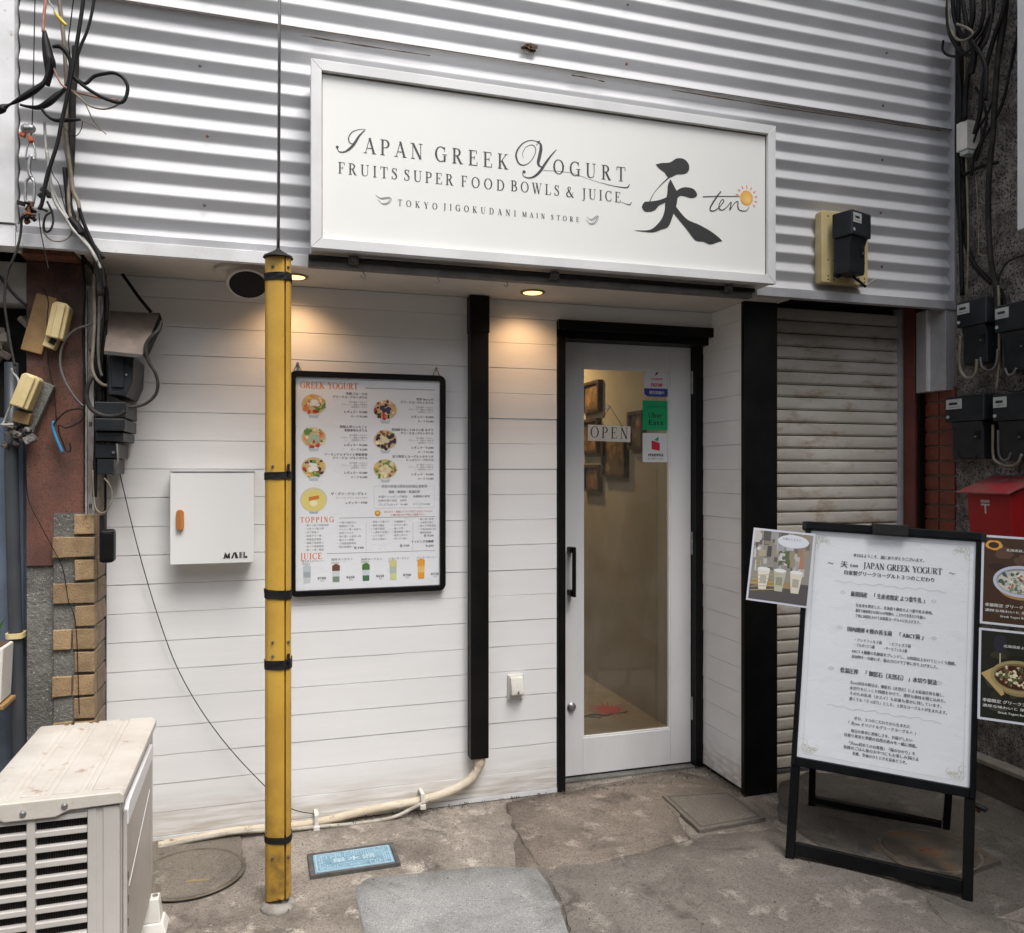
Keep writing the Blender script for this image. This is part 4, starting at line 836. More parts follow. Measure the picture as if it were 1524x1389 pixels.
for i,(u,c1,c2,c3,s) in enumerate(((.075,(.5,.55,.58),(.35,.4,.43),(.55,.6,.6),'昔ながらのラッシー'),(.27,(.16,.07,.05),(.62,.66,.7),(.2,.27,.2),'珈琲ヨーグルト'),(.475,(.07,.2,.04),(.6,.66,.72),(.06,.17,.08),'抹茶ヨーグルト'),(.665,(.62,.6,.3),(.45,.52,.45),(.62,.66,.3),'レモンヨーグルト'),(.865,(.78,.35,.05),(.8,.5,.15),(.75,.33,.04),'マンゴーラッシー'))):
    x=U(u); zt=Vv(.888 if i<3 else .875); zb=Vv(.966); w=.0155; h=zt-zb
    P.poly([(x-w,zt),(x+w,zt),(x+w*.85,zb),(x-w*.85,zb)],c2,0)
    P.poly([(x-w,zt),(x+w,zt),(x+w,zt-h*.33),(x-w,zt-h*.33)],c1,1);P.poly([(x-w*.9,zb+h*.33),(x+w*.9,zb+h*.33),(x+w*.85,zb),(x-w*.85,zb)],c3,1);P.disc(x,zt,w*.7,.006,c1,1.5)
    if 1: P_t=P; mflush('drink_photo')
    P.cjk(s,x-.02,Vv(.868 if i!=1 else .864),.0105,TX,width=.15*PW); P.cjk('期間限定',x-.02,Vv(.88),.0085,(.35,.35,.35)); P.cjk('¥'+('700','650','650','700','720')[i],U(u+.07),Vv(.952),.015,TX,bold=.07);P.cjk('税込',U(u+.09),Vv(.962),.008,(.3,.3,.3)); mflush('drink_text','stuff')
mflush('menu_text','stuff')
# ---------------------------------------------------------------- on the door glass
gy=.110
op=thing('open_sign','small white OPEN plate hung by a string on the door glass','sign',(1.5452,.105,1.561))
ol,oh=[(1.44,1.5631),(1.6557,1.6511)]; 
ca=Matrix.Rotation(R(1.5),3,'Y'); cc=Vector(((ol[0]+oh[0])/2,.1,(ol[1]+oh[1])/2)); ow=oh[0]-ol[0]; ohh=.075
MB().obox(cc,ow,.005,ohh,ca).build('plate',M_ivory,op,bev=.001)
P=Print(); P.serif('OPEN',0,-.023,.053,BLK,width=ow*.90,cen=True,weight=.95); P.ribbon([(-.05,-.030),(.03,-.030)],.0006,(.3,.3,.3))
P.build('lettering',op,cc+Vector((0,-.0028,0)),ca@Vector((1,0,0)),ca@Vector((0,0,1)))
hk=(1.5574,0.112,1.7323)
q=MB(); q.tube([(cc.x-ow*.3,.098,cc.z+ohh*.42),hk,(cc.x+ow*.32,.098,cc.z+ohh*.42)],.0014,5); q.build('string',M_black,op)
MB().lathe([(.012,0),(.011,.004),(.004,.006),(.003,.014)],(hk[0],.135,hk[2]),Matrix.Rotation(R(90),3,'X'),12).build('suction_hook',M_ivory,op)
def sticker(name,label,q,dr_,r=.006):
    (x0,z0),(x1,z1)=q; t=thing(name,label,'sticker',((x0+x1)/2,.13,z0)); dr_[0](t,x0,x1,z0,z1); return t
def s1(t,x0,x1,z0,z1):
    MB().prism(rrect(x0,x1,z0,z1,.012),'y',.1325,.1345).build('film',mat('white_sticker_film',(.72,.74,.76),rough=.3),t); P=Print(); h=z1-z0;w=x1-x0;cx=(x0+x1)/2
    P.poly([(x0,z0+h*.3),(x1,z0+h*.3),(x1,z0+h*.08),(x1-w*.12,z0),(x0+w*.12,z0),(x0,z0+h*.08)],(.03,.05,.30),1)
    P.cjk('割引実施中',cx,z0+h*.1,h*.14,(.7,.72,.75),2,cen=True,width=w*.6,bold=.05);P.cjk('now',cx,z0+h*.36,h*.30,(.6,.04,.02),1,cen=True,bold=.05,width=w*.5);P.cjk('出前館',cx,z0+h*.6,h*.13,(.6,.05,.02),1,cen=True) if False else P.cjk('coupon',cx,z0+h*.62,h*.15,(.6,.05,.02),1,cen=True,bold=.04)
    P.ribbon([(cx-w*.06,z0+h*.78),(cx,z0+h*.86),(cx+w*.08,z0+h*.94)],[.003,.009,.003],BLK,1)
    P.build('print',t,(0,.1322,0),(1,0,0),(0,0,1))
def s2(t,x0,x1,z0,z1):
    MB().box(x0,x1,.1325,.1345,z0,z1).build('film',mat('green_sticker_film',(.01,.36,.14),rough=.3),t); P=Print(); h=z1-z0;w=x1-x0
    P.cjk('Uber',x0+w*.2,z0+h*.42,h*.25,(.01,.03,.015),1,width=w*.56,bold=.02);P.cjk('Eats',x0+w*.2,z0+h*.17,h*.25,(.01,.03,.015),1,width=w*.58,bold=.05);P.cjk('ご注文はアプリで',(x0+x1)/2,z0+h*.75,h*.08,(.01,.06,.03),1,cen=True,width=w*.75)
    P.build('print',t,(0,.1322,0),(1,0,0),(0,0,1))
def s3(t,x0,x1,z0,z1):
    MB().prism(rrect(x0,x1,z0,z1,.006),'y',.1325,.1345).build('film',mat('white_sticker_film',(.72,.74,.76),rough=.3),t); P=Print(); h=z1-z0;w=x1-x0
    r=(.58,.02,.05); P.poly([(x0+w*.34,z0+h*.45),(x0+w*.66,z0+h*.39),(x0+w*.66,z0+h*.66),(x0+w*.34,z0+h*.75)],r,1);P.poly([(x0+w*.44,z0+h*.76),(x0+w*.62,z0+h*.88),(x0+w*.60,z0+h*.72)],(.03,.33,.12),1)
    P.cjk('menu',(x0+x1)/2,z0+h*.2,h*.2,BLK,1,cen=True,width=w*.6,bold=.06);P.cjk('すぐ届く menu',(x0+x1)/2,z0+h*.1,h*.06,BLK,1,cen=True,width=w*.6)
    P.build('print',t,(0,.1322,0),(1,0,0),(0,0,1))
sticker('window_sticker','white door sticker with blue base and red now lettering, topmost on the glass',[(1.7441,1.7895),(1.8769,1.9201)],(s1,))
sticker('window_sticker','square green door sticker with black letters, middle of three on the glass',[(1.737,1.6283),(1.8769,1.7703)],(s2,))
sticker('window_sticker','white door sticker with red block and green leaf, lowest of three on the glass',[(1.737,1.4737),(1.8732,1.614)],(s3,))
# pictures on the interior side wall, seen through the glass
for i,(a,b,lb) in enumerate((((2.13,1.8654,2.0366),(2.13,1.5587,1.8271),'upper left dark framed picture inside the shop door'),((2.13,1.8779,1.7835),(2.13,1.5811,1.5513),'dark framed picture partly behind the OPEN plate'),((2.13,1.8406,1.4724),(2.13,1.5587,1.2924),'small framed brown picture, lowest inside the shop door'),
    ((2.13,1.5143,1.6781),(2.13,1.154,1.3895),'tall dark framed picture hanging below the OPEN plate'),((2.13,1.1158,1.7878),(2.13,0.9153,1.5612),'brown framed picture beside the green door sticker'))):
    y0,y1=sorted((a[1],b[1])); z0,z1=sorted((a[2],b[2]))
    t=thing('wall_picture',lb,'picture',(2.13,(y0+y1)/2,z0),group='framed pictures on the inside wall')
    MB().ring([(y0,z0),(y1,z0),(y1,z1),(y0,z1)],[(y0+.025,z0+.02),(y1-.025,z0+.02),(y1-.025,z1-.02),(y0+.025,z1-.02)],'x',2.115,2.149).build('frame',M_gilt,t)
    P=Print(); w=y1-y0; h=z1-z0; rd=random.Random(i)
    P.rect(.02,w-.02,.015,h-.015,((.10,.06,.025),(.07,.045,.02),(.16,.06,.025),(.10,.07,.035),(.10,.045,.025))[i])
    for k in range(14): kk=rd.uniform(.4,1.8); P.disc(.03+rd.random()*(w-.06),.03+rd.random()*(h-.06),.02+rd.random()*.03,.015+rd.random()*.03,tuple(v*kk for v in (.15,.085,.04)),1+.04*k,9,.3,rd.random()*3)
    P.build('picture_print',t,(2.135,y1,z0),(0,-1,0),(0,0,1))
# floor mural
fm=thing('floor_sun_mural','red sun and black brush stroke painted on the shop floor behind the glass','painting',(1.9622,1.0489,0))
P=Print(); c=(1.9622,1.0489,0); 
P.disc(0,0,.075,.085,(.55,.05,.015),1,26,.05)
for i in range(22):
    a=6.283*i/22; P.ribbon([(.08*math.cos(a),.09*math.sin(a)),((.12+.05*(i%3))*math.cos(a),(.13+.05*(i%3))*math.sin(a))],[.012,.002],(.5,.05,.02),0)
P.ribbon(sm2([(-.2,-.09),(-.12,-.06),(-.06,-.1),(0,-.075),(.07,-.08),(.1,-.05)],5),smw([.02,.035,.03,.015,.02,.006],5,0),BLK,2)
P.ribbon(sm2([(-.22,-.04),(-.16,-.09),(-.1,-.13)],4),.02,BLK,2)
P.build('mural_print',fm,(c[0],c[1],.0045),(1,0,0),(0,1,0))
# ---------------------------------------------------------------- yellow guy wire guard
pc=(0.045,-0.6,-0.0003); px_,py_=pc[0],-.6
gd=thing('guy_wire_guard','tall yellow plastic guy wire guard with black tape bands in front of the wall','pole',(px_,py_,0))
ztop=2.135
sec=[(-.042,.012),(-.040,-.006),(-.030,-.020),(-.006,-.034),(.014,-.040),(.0185,-.040),(.019,-.022),(.0235,-.022),(.024,-.040),(.034,-.032),(.041,-.018),(.042,.012),(.036,.018),(-.036,.018)]
b=MB(); n=len(sec); tx=.012
zs=[.015,.03,.3,.62,1.0,1.4,1.75,ztop]
for z in zs:
    for (x,y) in sec:
        zz=z+(.03*(x+.04)/.08-.0 if z==.015 else 0); b.v.append((px_+x+tx*(z/ztop)*0+random.uniform(-.0006,.0006),py_+y,zz))
for i in range(len(zs)-1):
    for k in range(n): b.f.append((i*n+k,i*n+(k+1)%n,(i+1)*n+(k+1)%n,(i+1)*n+k))
b.f.append(tuple(range(n)));b.f.append(tuple((len(zs)-1)*n+k for k in range(n)))
b.build('guard_body',M_yel,gd,bev=.0012)
MB().lathe([(.049,0),(.046,.006),(.020,.020),(.009,.027),(.006,.032)],(px_,py_-.008,ztop),None,20).build('guard_cap',M_blackm,gd,smooth='auto')
def band(z,h,label=None,tilt=0):
    b=MB(); m=len(sec)
    out=[(x*1.07,(y+.01)*1.12-.01) for x,y in sec if y!=-.022]; m=len(out)
    for zz in (z-h/2,z-h*.2,z+h*.2,z+h/2):
        for x,y in out: b.v.append((px_+x+random.uniform(-.0008,.0008),py_+y+random.uniform(-.001,.001),zz+x*tilt+random.uniform(-.0012,.0012)))
    for i in range(3):
        for k in range(m): b.f.append((i*m+k,i*m+(k+1)%m,(i+1)*m+(k+1)%m,(i+1)*m+k))
    b.f.append(tuple(range(m)));b.f.append(tuple(3*m+k for k in range(m)))
    return b.build('tape_band',M_blackm,gd)
zz=[2.071,1.4175,1.0271,0.7968,0.2221]
band(zz[0],.026);band(zz[1],.024,tilt=.04);band(zz[2],.030,tilt=-.03);band(zz[3],.030,tilt=.06);band(zz[4],.020,tilt=.05)
for z in (zz[0]+.03,zz[1]+.03,zz[3]+.03,zz[3]+.075,zz[4]-.055):
    for x in (-.018,.032):
        MB().lathe([(.0048,0),(.0048,.003),(.002,.005)],(px_+x,py_-.036 if x>0 else py_-.029,z),Matrix.Rotation(R(90),3,'X'),8).build('bolt',M_iron,gd)
for z in (zz[1]+.012,zz[3]+.012): MB().box(px_+.028,px_+.036,py_-.052,py_-.038,z,z+.026).build('band_buckle',M_blackm,gd,bev=.001)
MB().lathe([(.06,-.01),(.055,.006),(.04,.011),(.0,.012)],(px_,py_-.01,0),None,20).build('footing',mat('pale_mortar_collar',(.3,.28,.25),(.2,.18,.16),scale=30,rough=.95,bump=.5),gd,smooth=True)
q=MB(); q.tube([(px_,py_-.006,ztop+.03),(px_+.006,py_+.01,3.2),(px_+.01,py_+.02,4.8)],.0052,8); tag(q.build('guy_wire',M_steel,None,smooth=True),'taut grey steel guy wire rising from the cap of the yellow guard','wire')
# ---------------------------------------------------------------- air conditioner outdoor unit
ac=thing('air_conditioner','cream outdoor air conditioner unit with slatted grille at bottom left corner','air conditioner',(-.5,-.85,0))
X0,X1,Y0,Y1,Z0,Z1=-.672,-.338,-1.165,-.535,.075,.618
MB().box(X0+.01,X1-.006,Y0+.032,Y1,Z0,Z1-.01).build('casing',M_ac,ac,bev=.012)
# lid with ribs
b=MB(); lid=[]; prof=[(X0-.004,Z1-.012),(X0-.004,Z1+.006),(X0+.006,Z1+.014)]
for rx in (X0+.085,X0+.155,X0+.245): prof+=[(rx-.016,Z1+.015),(rx-.012,Z1+.011),(rx-.004,Z1+.011),(rx-.002,Z1+.014),(rx+.003,Z1+.014),(rx+.005,Z1+.011),(rx+.012,Z1+.011),(rx+.016,Z1+.016)]
prof+=[(X1-.008,Z1+.014),(X1+.004,Z1+.006),(X1+.004,Z1-.012)]
b.prism(prof,'y',Y0+.03,Y1+.004); b.build('lid_top',M_actop,ac,bev=.0015)
MB().prism([(X0-.004,Z1-.020),(X0+.05,Z1-.020),(X0+.075,Z1-.032),(X0+.185,Z1-.032),(X0+.215,Z1-.019),(X1+.004,Z1-.016),(X1+.004,Z1+.006),(X1-.006,Z1+.0145),(X0+.006,Z1+.0145),(X0-.004,Z1+.006)],'y',Y0-.004,Y0+.0295).build('lid_lip',M_actop,ac,bev=.004)
for x,z in ((X0+.035,Z1-.006),(X0+.115,Z1-.014),(X0+.205,Z1-.006)): MB().lathe([(.008,0),(.007,.003),(.003,.005)],(x+.0,Y0-.004,z),Matrix.Rotation(R(90),3,'X'),12).build('screw',M_steel,ac)
# grille face

b=MB()
for i in range(70): b.box(X0+.02+i*.0036,X0+.0208+i*.0036,Y0+.021,Y0+.0258,Z0+.01,Z1-.03)
o=b.build('cooling_fins',mat('dull_fin_metal',(.07,.065,.06),rough=.5,metal=.5),ac); o['kind']='stuff'
fx0,fx1=X0+.004,X1-.008; col=[(fx0,-.632),(-.612,-.544),(-.5265,-.408)]
MB().box(fx0+.004,fx1-.03,Y0+.026,Y0+.031,Z0,Z1-.02).build('dark_interior',M_void,ac)
mull=[(-.638,-.618),(-.537,-.523)]
mull=[(fx0,fx0+.014),(-.552,-.533),(-.418,fx1)]
for a,c in mull[:2]: MB().box(a,c,Y0+.004,Y0+.025,Z0,Z1-.021).build('grille_post',M_ac,ac,bev=.003)
MB().prism([(-.418,Y0+.025),(-.418,Y0+.004),(-.408,Y0+.003),(-.399,Y0+.003),(-.397,Y0+.006),(-.384,Y0+.006),(-.382,Y0+.003),(-.352,Y0+.003),(-.345,Y0+.006),(fx1,Y0+.014),(fx1,Y0+.0315)],'z',Z0,Z1-.021).build('corner_column',M_ac,ac,bev=.0015)
for i in range(14):
    zt=Z1-.045-i*.0372
    if zt<Z0+.01: break
    MB().box(fx0+.0145,-.4185,Y0+.006,Y0+.023,zt,zt+.0155).build('grille_slat',M_ac,ac,bev=.003)
MB().box(fx0+.0145,-.4185,Y0+.0055,Y0+.0235,Z1-.0275,Z1-.0205).build('grille_slat',M_ac,ac)
# right side cover
MB().box(X1-.0055,X1+.001,Y0+.055,Y1-.10,Z0+.03,Z1-.085).build('side_panel',mat('grey_beige_panel',(.46,.42,.39),(.4,.36,.33),scale=4,rough=.45),ac,bev=.002)
MB().prism([(Y0+.045,Z1-.09),(Y0+.045,Z1-.05),(Y0+.07,Z1-.035),(Y1-.12,Z1-.035),(Y1-.10,Z1-.05),(Y1-.10,Z1-.08)],'x',X1-.0055,X1+.007).build('side_handle',mat('pale_handle_plastic',(.72,.71,.72),rough=.4),ac,bev=.003)
MB().box(X1-.0055,X1+.004,Y0+.04,Y0+.0535,Z0+.03,Z1-.05).build('side_rib',M_ac,ac,bev=.002)
for z in (.14,.2,.26,.32,.38): MB().box(X1+.001,X1+.004,Y0+.056,Y0+.068,z,z+.018).build('side_slot',M_iron,ac)
q=MB(); q.tube([(X1+.0012,Y0+.09,.35),(X1+.0012,Y1-.14,.45)],.0012,5); q.build('scratch_line',M_signf,ac)
for y in (Y0+.10,Y1-.10):
    b=MB(); b.add([(X0-.03,y-.045,0),(X1+.05,y-.045,0),(X1+.05,y+.045,0),(X0-.03,y+.045,0),(X0-.02,y-.035,.03),(X1+.038,y-.035,.03),(X1+.038,y+.035,.03),(X0-.02,y+.035,.03)],[(3,2,1,0),(4,5,6,7),(0,1,5,4),(1,2,6,5),(2,3,7,6),(3,0,4,7)])
    b.build('foot',M_ivory,ac,bev=.004)
    b=MB(); b.add([(X0-.015,y-.03,.0302),(X1+.032,y-.03,.0302),(X1+.032,y+.03,.0302),(X0-.015,y+.03,.0302),(X0,y-.022,.1),(X1+.024,y-.022,.1),(X1+.024,y+.022,.1),(X0,y+.022,.1)],[(3,2,1,0),(4,5,6,7),(0,1,5,4),(1,2,6,5),(2,3,7,6),(3,0,4,7)])
    b.build('foot_block',M_ivory,ac,bev=.003); MB().lathe([(.008,0),(.008,.005)],(X1+.012,y,.1),None,6).build('foot_bolt',M_steel,ac)
# ---------------------------------------------------------------- ground lids
def groundpoly(q,h0=0): return [(a,b) for a,b in q]
bl=thing('water_meter_cover','pale blue rectangular water meter lid with raised Japanese lettering in the concrete','manhole cover',(.31,-.38,0))
A=[Vector((*v,0)) for v in [(0.1483,-0.2923),(0.4683,-0.2895),(0.4817,-0.459),(0.1603,-0.4709)]]; Oo=A[0]
ux=(A[1]-A[0]).normalized(); uy=Vector((-ux.y,ux.x,0)); LW=(A[1]-A[0]).length; LH=.172
cb=(A[0]+A[1]+A[2]+A[3])/4+Vector((0,0,.0)); Mr=Matrix((ux,uy,Vector((0,0,1)))).transposed()
def lp(x,y,z): return tuple(cb+ux*x+uy*y+Vector((0,0,z)))
def tri(mb,x0,x1,y0,y1,z0,z1): mb.add([lp(x0,y0,z0),lp(x1,y0,z0),lp(x1,y1,z0),lp(x0,y1,z0),lp(x0,y0,z1),lp(x1,y0,z1),lp(x1,y1,z1),lp(x0,y1,z1)],[(3,2,1,0),(4,5,6,7),(0,1,5,4),(1,2,6,5),(2,3,7,6),(3,0,4,7)])
hw,hh_=LW/2,LH/2
fr=MB(); 
for a in ((-hw,hw,-hh_,-hh_+.012),(-hw,hw,hh_-.012,hh_),(-hw,-hw+.016,-hh_+.0122,hh_-.0122),(hw-.016,hw,-hh_+.0122,hh_-.0122)): tri(fr,*a,-.01,.011)
fr.build('lid_frame',M_iron,bl,bev=.002)
b=MB(); tri(b,-hw+.018,hw-.018,-hh_+.0142,hh_-.0142,-.01,.008); b.build('lid_plate',M_blue,bl)
b=MB()
for a in ((-hw+.024,hw-.024,-hh_+.019,-hh_+.024),(-hw+.024,hw-.024,hh_-.024,hh_-.019),(-hw+.024,-hw+.029,-hh_+.0245,hh_-.0245),(hw-.029,hw-.024,-hh_+.0245,hh_-.0245)): tri(b,*a,.0081,.0105)
rd=random.Random(3)
for i in range(30):
    for j in range(13):
        x=-hw+.036+i*.0085;y=-hh_+.032+j*.0088
        if x>hw-.036 or y>hh_-.034: continue
        if abs(y)<.020 and abs(x)<.10: continue
        if abs(y+.045)<.012 and abs(x)<.05: continue
        if rd.random()<.8: tri(b,x,x+.0055,y,y+.0048,.0081,.0102)
o=b.build('raised_studs',mat('worn_blue_relief',(.36,.5,.58),(.28,.41,.5),scale=40,rough=.5),bl)
P=Print(); P.cjk('量水器',0,-.013,.036,(.42,.56,.63),cen=True,bold=.06,width=.16); P.cjk('東京都',0,-.05,.013,(.4,.5,.6),cen=True)
P.build('lettering',bl,cb+Vector((0,0,.0105)),ux,uy)
def manhole(name,label,c,r,rect,m,slots,z=.006,cat='manhole cover'):
    t=thing(name,label,cat,(c[0],c[1],0)); p=subd(rect,.004,.05); b=MB(); b.prism(p,'z',-.02,z); b.build('concrete_surround',m,t,bev=.002)
    b=MB(); b.lathe([(r*1.06,z-.001),(r*1.05,z+.002),(r*1.0,z+.002),(r*.99,z-.0008)],(c[0],c[1],gz(*c)*0),None,56); b.v=b.v; 
    b2=MB(); n=56
    for rr,h in ((r*1.07,z+.0004),(r*1.05,z+.003),(r*1.0,z+.003),(r*.985,z+.0005)):
        for k in range(n): a=6.2832*k/n; b2.v.append((c[0]+rr*math.cos(a),c[1]+rr*math.sin(a),h))
    for i in range(3):
        for k in range(n): b2.f.append((i*n+k,i*n+(k+1)%n,(i+1)*n+(k+1)%n,(i+1)*n+k))
    b2.build('lid_ring',mat('rusty_iron_ring',(.085,.07,.05),(.15,.125,.095),scale=14,rough=.85,bump=.4),t,smooth=True)
    b3=MB()
    for k in range(n): a=6.2832*k/n; b3.v.append((c[0]+r*.98*math.cos(a),c[1]+r*.98*math.sin(a),z+.002))
    b3.f.append(tuple(range(n))); b3.build('lid_disc',m,t)
    for sx,sy,L_ in slots:
        ux_=Vector((1,-.1,0)).normalized(); M=Matrix((ux_,Vector((.1,1,0)).normalized(),Vector((0,0,1)))).transposed()
        MB().obox((c[0]+sx,c[1]+sy,z+.0024),L_,.010,.0016,M).build('lifting_slot',M_rust if 'right' in label else mat('brass_slot',(.25,.17,.08),rough=.6),t)
M_mh=ground_mat('old_concrete_lid',(.15,.13,.105),(.22,.19,.155),(.07,.06,.048),(.30,.265,.22))
manhole('round_manhole','round concrete manhole cover in a square slab beside the air conditioner',(-.25,-.31),.175,[(-0.5864,-0.0277),(-0.4231,0.062),(-0.0888,-0.0039),(-0.073,-0.3448),(-0.208,-0.3721),(-0.3701,-0.3696),(-0.5722,-0.3442)],M_mh,((.03,-.07,.075),),z=.006)
manhole('rusty_manhole','rust stained round manhole cover in the dark ground under the sign stand right side',(2.4019,-0.9358,0)[:2],.165,[(2.2241,-0.7029),(2.6163,-0.7727),(2.5856,-1.0798),(2.202,-1.1421)],mat('rusty_wet_concrete',(.075,.062,.048),(.12,.10,.075),scale=9,rough=.8,bump=.6,bscale=90,c3=(.16,.08,.03),s3=9,r3=(.52,.68)),((-.02,.0,.05),(.05,-.01,.04)),z=.004)
sq=thing('square_concrete_lid','plain square concrete lid in the ground by the black corner post','manhole cover',(1.8148,-0.3918,0))
q=[(1.6643,-0.2001),(1.9696,-0.2481),(1.9632,-0.5325),(1.6438,-0.5493)]
b=MB(); b.prism(subd(q,.003,.05),'z',-.02,.0135); b.build('lid_slab',ground_mat('pale_concrete_lid',(.15,.133,.113),(.19,.17,.145),(.09,.077,.063),(.25,.23,.2),(.6,.8)),sq,bev=.003)
qc=[sum(v[i] for v in q)/4 for i in (0,1)]; qi=[(qc[0]+(x-qc[0])*.84,qc[1]+(y-qc[1])*.84) for x,y in q]; qo=[(qc[0]+(x-qc[0])*.90,qc[1]+(y-qc[1])*.90) for x,y in q]
b=MB(); b.ring(qo,qi,'z',.0125,.0142); b.build('lid_groove',mat('groove_dirt',(.10,.085,.07),rough=.95),sq)
# ---------------------------------------------------------------- sign stand
FL=Vector((1.835,-.835,0)); a_=Vector((.742,-.669,0)).normalized(); b_=Vector((.669,.742,0)).normalized()
lean=math.atan2(.25,1.2); roll=R(2.4)
xa=(a_*math.cos(roll)+Vector((0,0,-1))*math.sin(roll)); up0=(Vector((0,0,1))*math.cos(lean)+b_*math.sin(lean)); up=(up0-xa*up0.dot(xa)).normalized(); nrm=xa.cross(up)  # toward viewer
st=thing('sign_stand','black metal A-frame sign stand holding a long white text poster','sign stand',tuple(FL))
def SL(x,y,n=0): return FL+xa*x+up*y+nrm*n
BW=.605;BH=1.255
class LB(MB):
    def lbox(s,x0,x1,y0,y1,n0,n1): 
        vs=[SL(x,y,n) for n in (n0,n1) for x,y in ((x0,y0),(x1,y0),(x1,y1),(x0,y1))]
        return s.add(vs,[(3,2,1,0),(4,5,6,7),(0,1,5,4),(1,2,6,5),(2,3,7,6),(3,0,4,7)])
    def lprism(s,pts,n0,n1):
        n=len(pts); vs=[SL(x,y,n0) for x,y in pts]+[SL(x,y,n1) for x,y in pts]
        return s.add(vs,[tuple(range(n)),tuple(range(2*n-1,n-1,-1))]+[(i,i+n,(i+1)%n+n,(i+1)%n) for i in range(n)])
M_sf=mat('charcoal_aluminium',(.004,.0045,.005),(.007,.0075,.008),scale=9,rough=.4,spec=.15)
for x0 in (0,BW-.032): LB().lbox(x0,x0+.032,0,.335,-.03,0).build('leg',M_sf,st,bev=.003)
LB().lbox(.0325,BW-.0325,.022,.066,-.028,-.002).build('cross_bar',M_sf,st,bev=.003)
LB().lbox(.004,BW-.004,.336,BH-.01,-.024,-.010).build('backing_panel',M_sf,st)
LB().lbox(0,.018,.336,BH,-.028,.006).build('frame_side',M_sf,st,bev=.003);LB().lbox(BW-.018,BW,.336,BH,-.028,.006).build('frame_side',M_sf,st,bev=.003)
LB().lbox(0.0185,BW-.0185,.336,.368,-.028,.006).build('frame_bottom',M_sf,st,bev=.003);LB().lbox(-.004,BW+.004,BH-.026,BH+.006,-.03,.010).build('frame_top',M_sf,st,bev=.005)
for x in (-.012,BW-.006): LB().lbox(x,x+.018,BH-.028,BH+.004,-.034,.012).build('frame_corner',M_blackm,st,bev=.004)
LB().lprism([(BW*.40,BH-.03),(BW*.60,BH-.03),(BW*.61,BH+.012),(BW*.39,BH+.012)],.0,.024).build('poster_clip',M_blackm,st,bev=.004)
rear=[FL+b_*.54+xa*.05,FL+b_*.54+xa*(BW-.05)]; topb=[SL(.05,1.1,-.045),SL(BW-.05,1.1,-.045)]
for a,c in zip(rear,topb):
    b=MB(); b.beam(a+Vector((0,0,.0)),c,.026,.026,b_); b.build('rear_leg',M_sf,st,bev=.002)
b=MB(); b.beam(rear[0]+Vector((0,0,.035)),rear[1]+Vector((0,0,.035)),.03,.026); b.build('rear_cross_bar',M_sf,st,bev=.002)
for q_ in rear:
    b=MB(); b.obox(q_+Vector((0,0,.05))-b_*.016,.03,.006,.05,Matrix((a_,b_,Vector((0,0,1)))).transposed()); b.build('corner_bracket',M_steel,st)
b=MB(); b.tube([SL(BW+.0,.31,-.05),SL(BW+.035,.30,-.07),SL(BW+.04,.295,-.07)],.010,8); b.build('hinge_knob',M_blackm,st,smooth=True)
b=MB(); b.tube([SL(BW+.0,.30,-.05),SL(BW+.02,.285,-.10)],.007,8); b.build('hinge_pin',M_rust,st,smooth=True)
# paper as a slightly sagging sheet
pw0,pw1,ph0,ph1=.019,BW-.019,.369,BH-.028; b=MB(); nxp,nyp=10,22
for j in range(nyp+1):
    for i in range(nxp+1):
        x=pw0+(pw1-pw0)*i/nxp; y=ph0+(ph1-ph0)*j/nyp
        w=.0006+.0012*(.5+.5*math.sin(j*1.35+i*.35))*(0.4+.6*noise.noise(Vector((i*.4,j*.5,0)))**2); b.v.append(SL(x,y,-.0085+w))
for j in range(nyp):
    for i in range(nxp): a=j*(nxp+1)+i; b.f.append((a,a+1,a+nxp+2,a+nxp+1))
b.build('poster',M_paper,st,smooth=True)
P=Print(); QW=pw1-pw0; QH=ph1-ph0
def X_(u): return u*QW
def Y_(v): return (1-v)*QH
D_=(.07,.07,.085)
def line(s,u,v,h,bold=.04,wid=None,cen=True,col=D_): P.cjk(s,X_(u),Y_(v)-h*.35,h,col,cen=cen,width=wid*QW if wid else None,bold=bold)
line('本日はようこそ、誠にありがとうございます。',.5,.098,.0145,wid=.44)
P.serif('JAPAN GREEK YOGURT',X_(.345),Y_(.152),.0225,D_,width=.47*QW,weight=1.3)
line('～',.14,.143,.022);line('天',.225,.143,.026,.07);line('ten',.288,.143,.02,.05);line('～',.87,.143,.022)
line('自家製グリークヨーグルト３つのこだわり',.5,.178,.0185,.06,wid=.55)
def squig(v,u0=.17,u1=.84): P.ribbon(sm2([(X_(u0+(u1-u0)*i/26),Y_(v)+.0035*math.sin(i*1.9)+.002*math.sin(i*.7)) for i in range(27)],3),.0012,(.5,.5,.5))
squig(.222)
line('厳選国産　「 生産者限定 よつ葉牛乳 」',.505,.27,.0205,.08,wid=.46);line('◇　　　　　　　　　　　　　　　◇',.5,.268,.014,0,wid=.58,col=(.45,.45,.45))
for v,s,w in ((.318,'生産者を限定した、北海道十勝産のよつ葉牛乳を使用。',.47),(.341,'濃厚で風味豊かな味わいが特徴の、こだわり生乳だけを使い、',.43),(.364,'丁寧に時間をかけて自家製ヨーグルトに仕上げます。',.40)): line(s,.31,v,.0135,.03,wid=w,cen=False)
line('国内醗酵４種の善玉菌　「 ABCT菌 」',.50,.425,.0195,.08,wid=.47);line('◇　　　　　　　　　　　　　　　◇',.5,.423,.014,0,wid=.60,col=(.45,.45,.45))
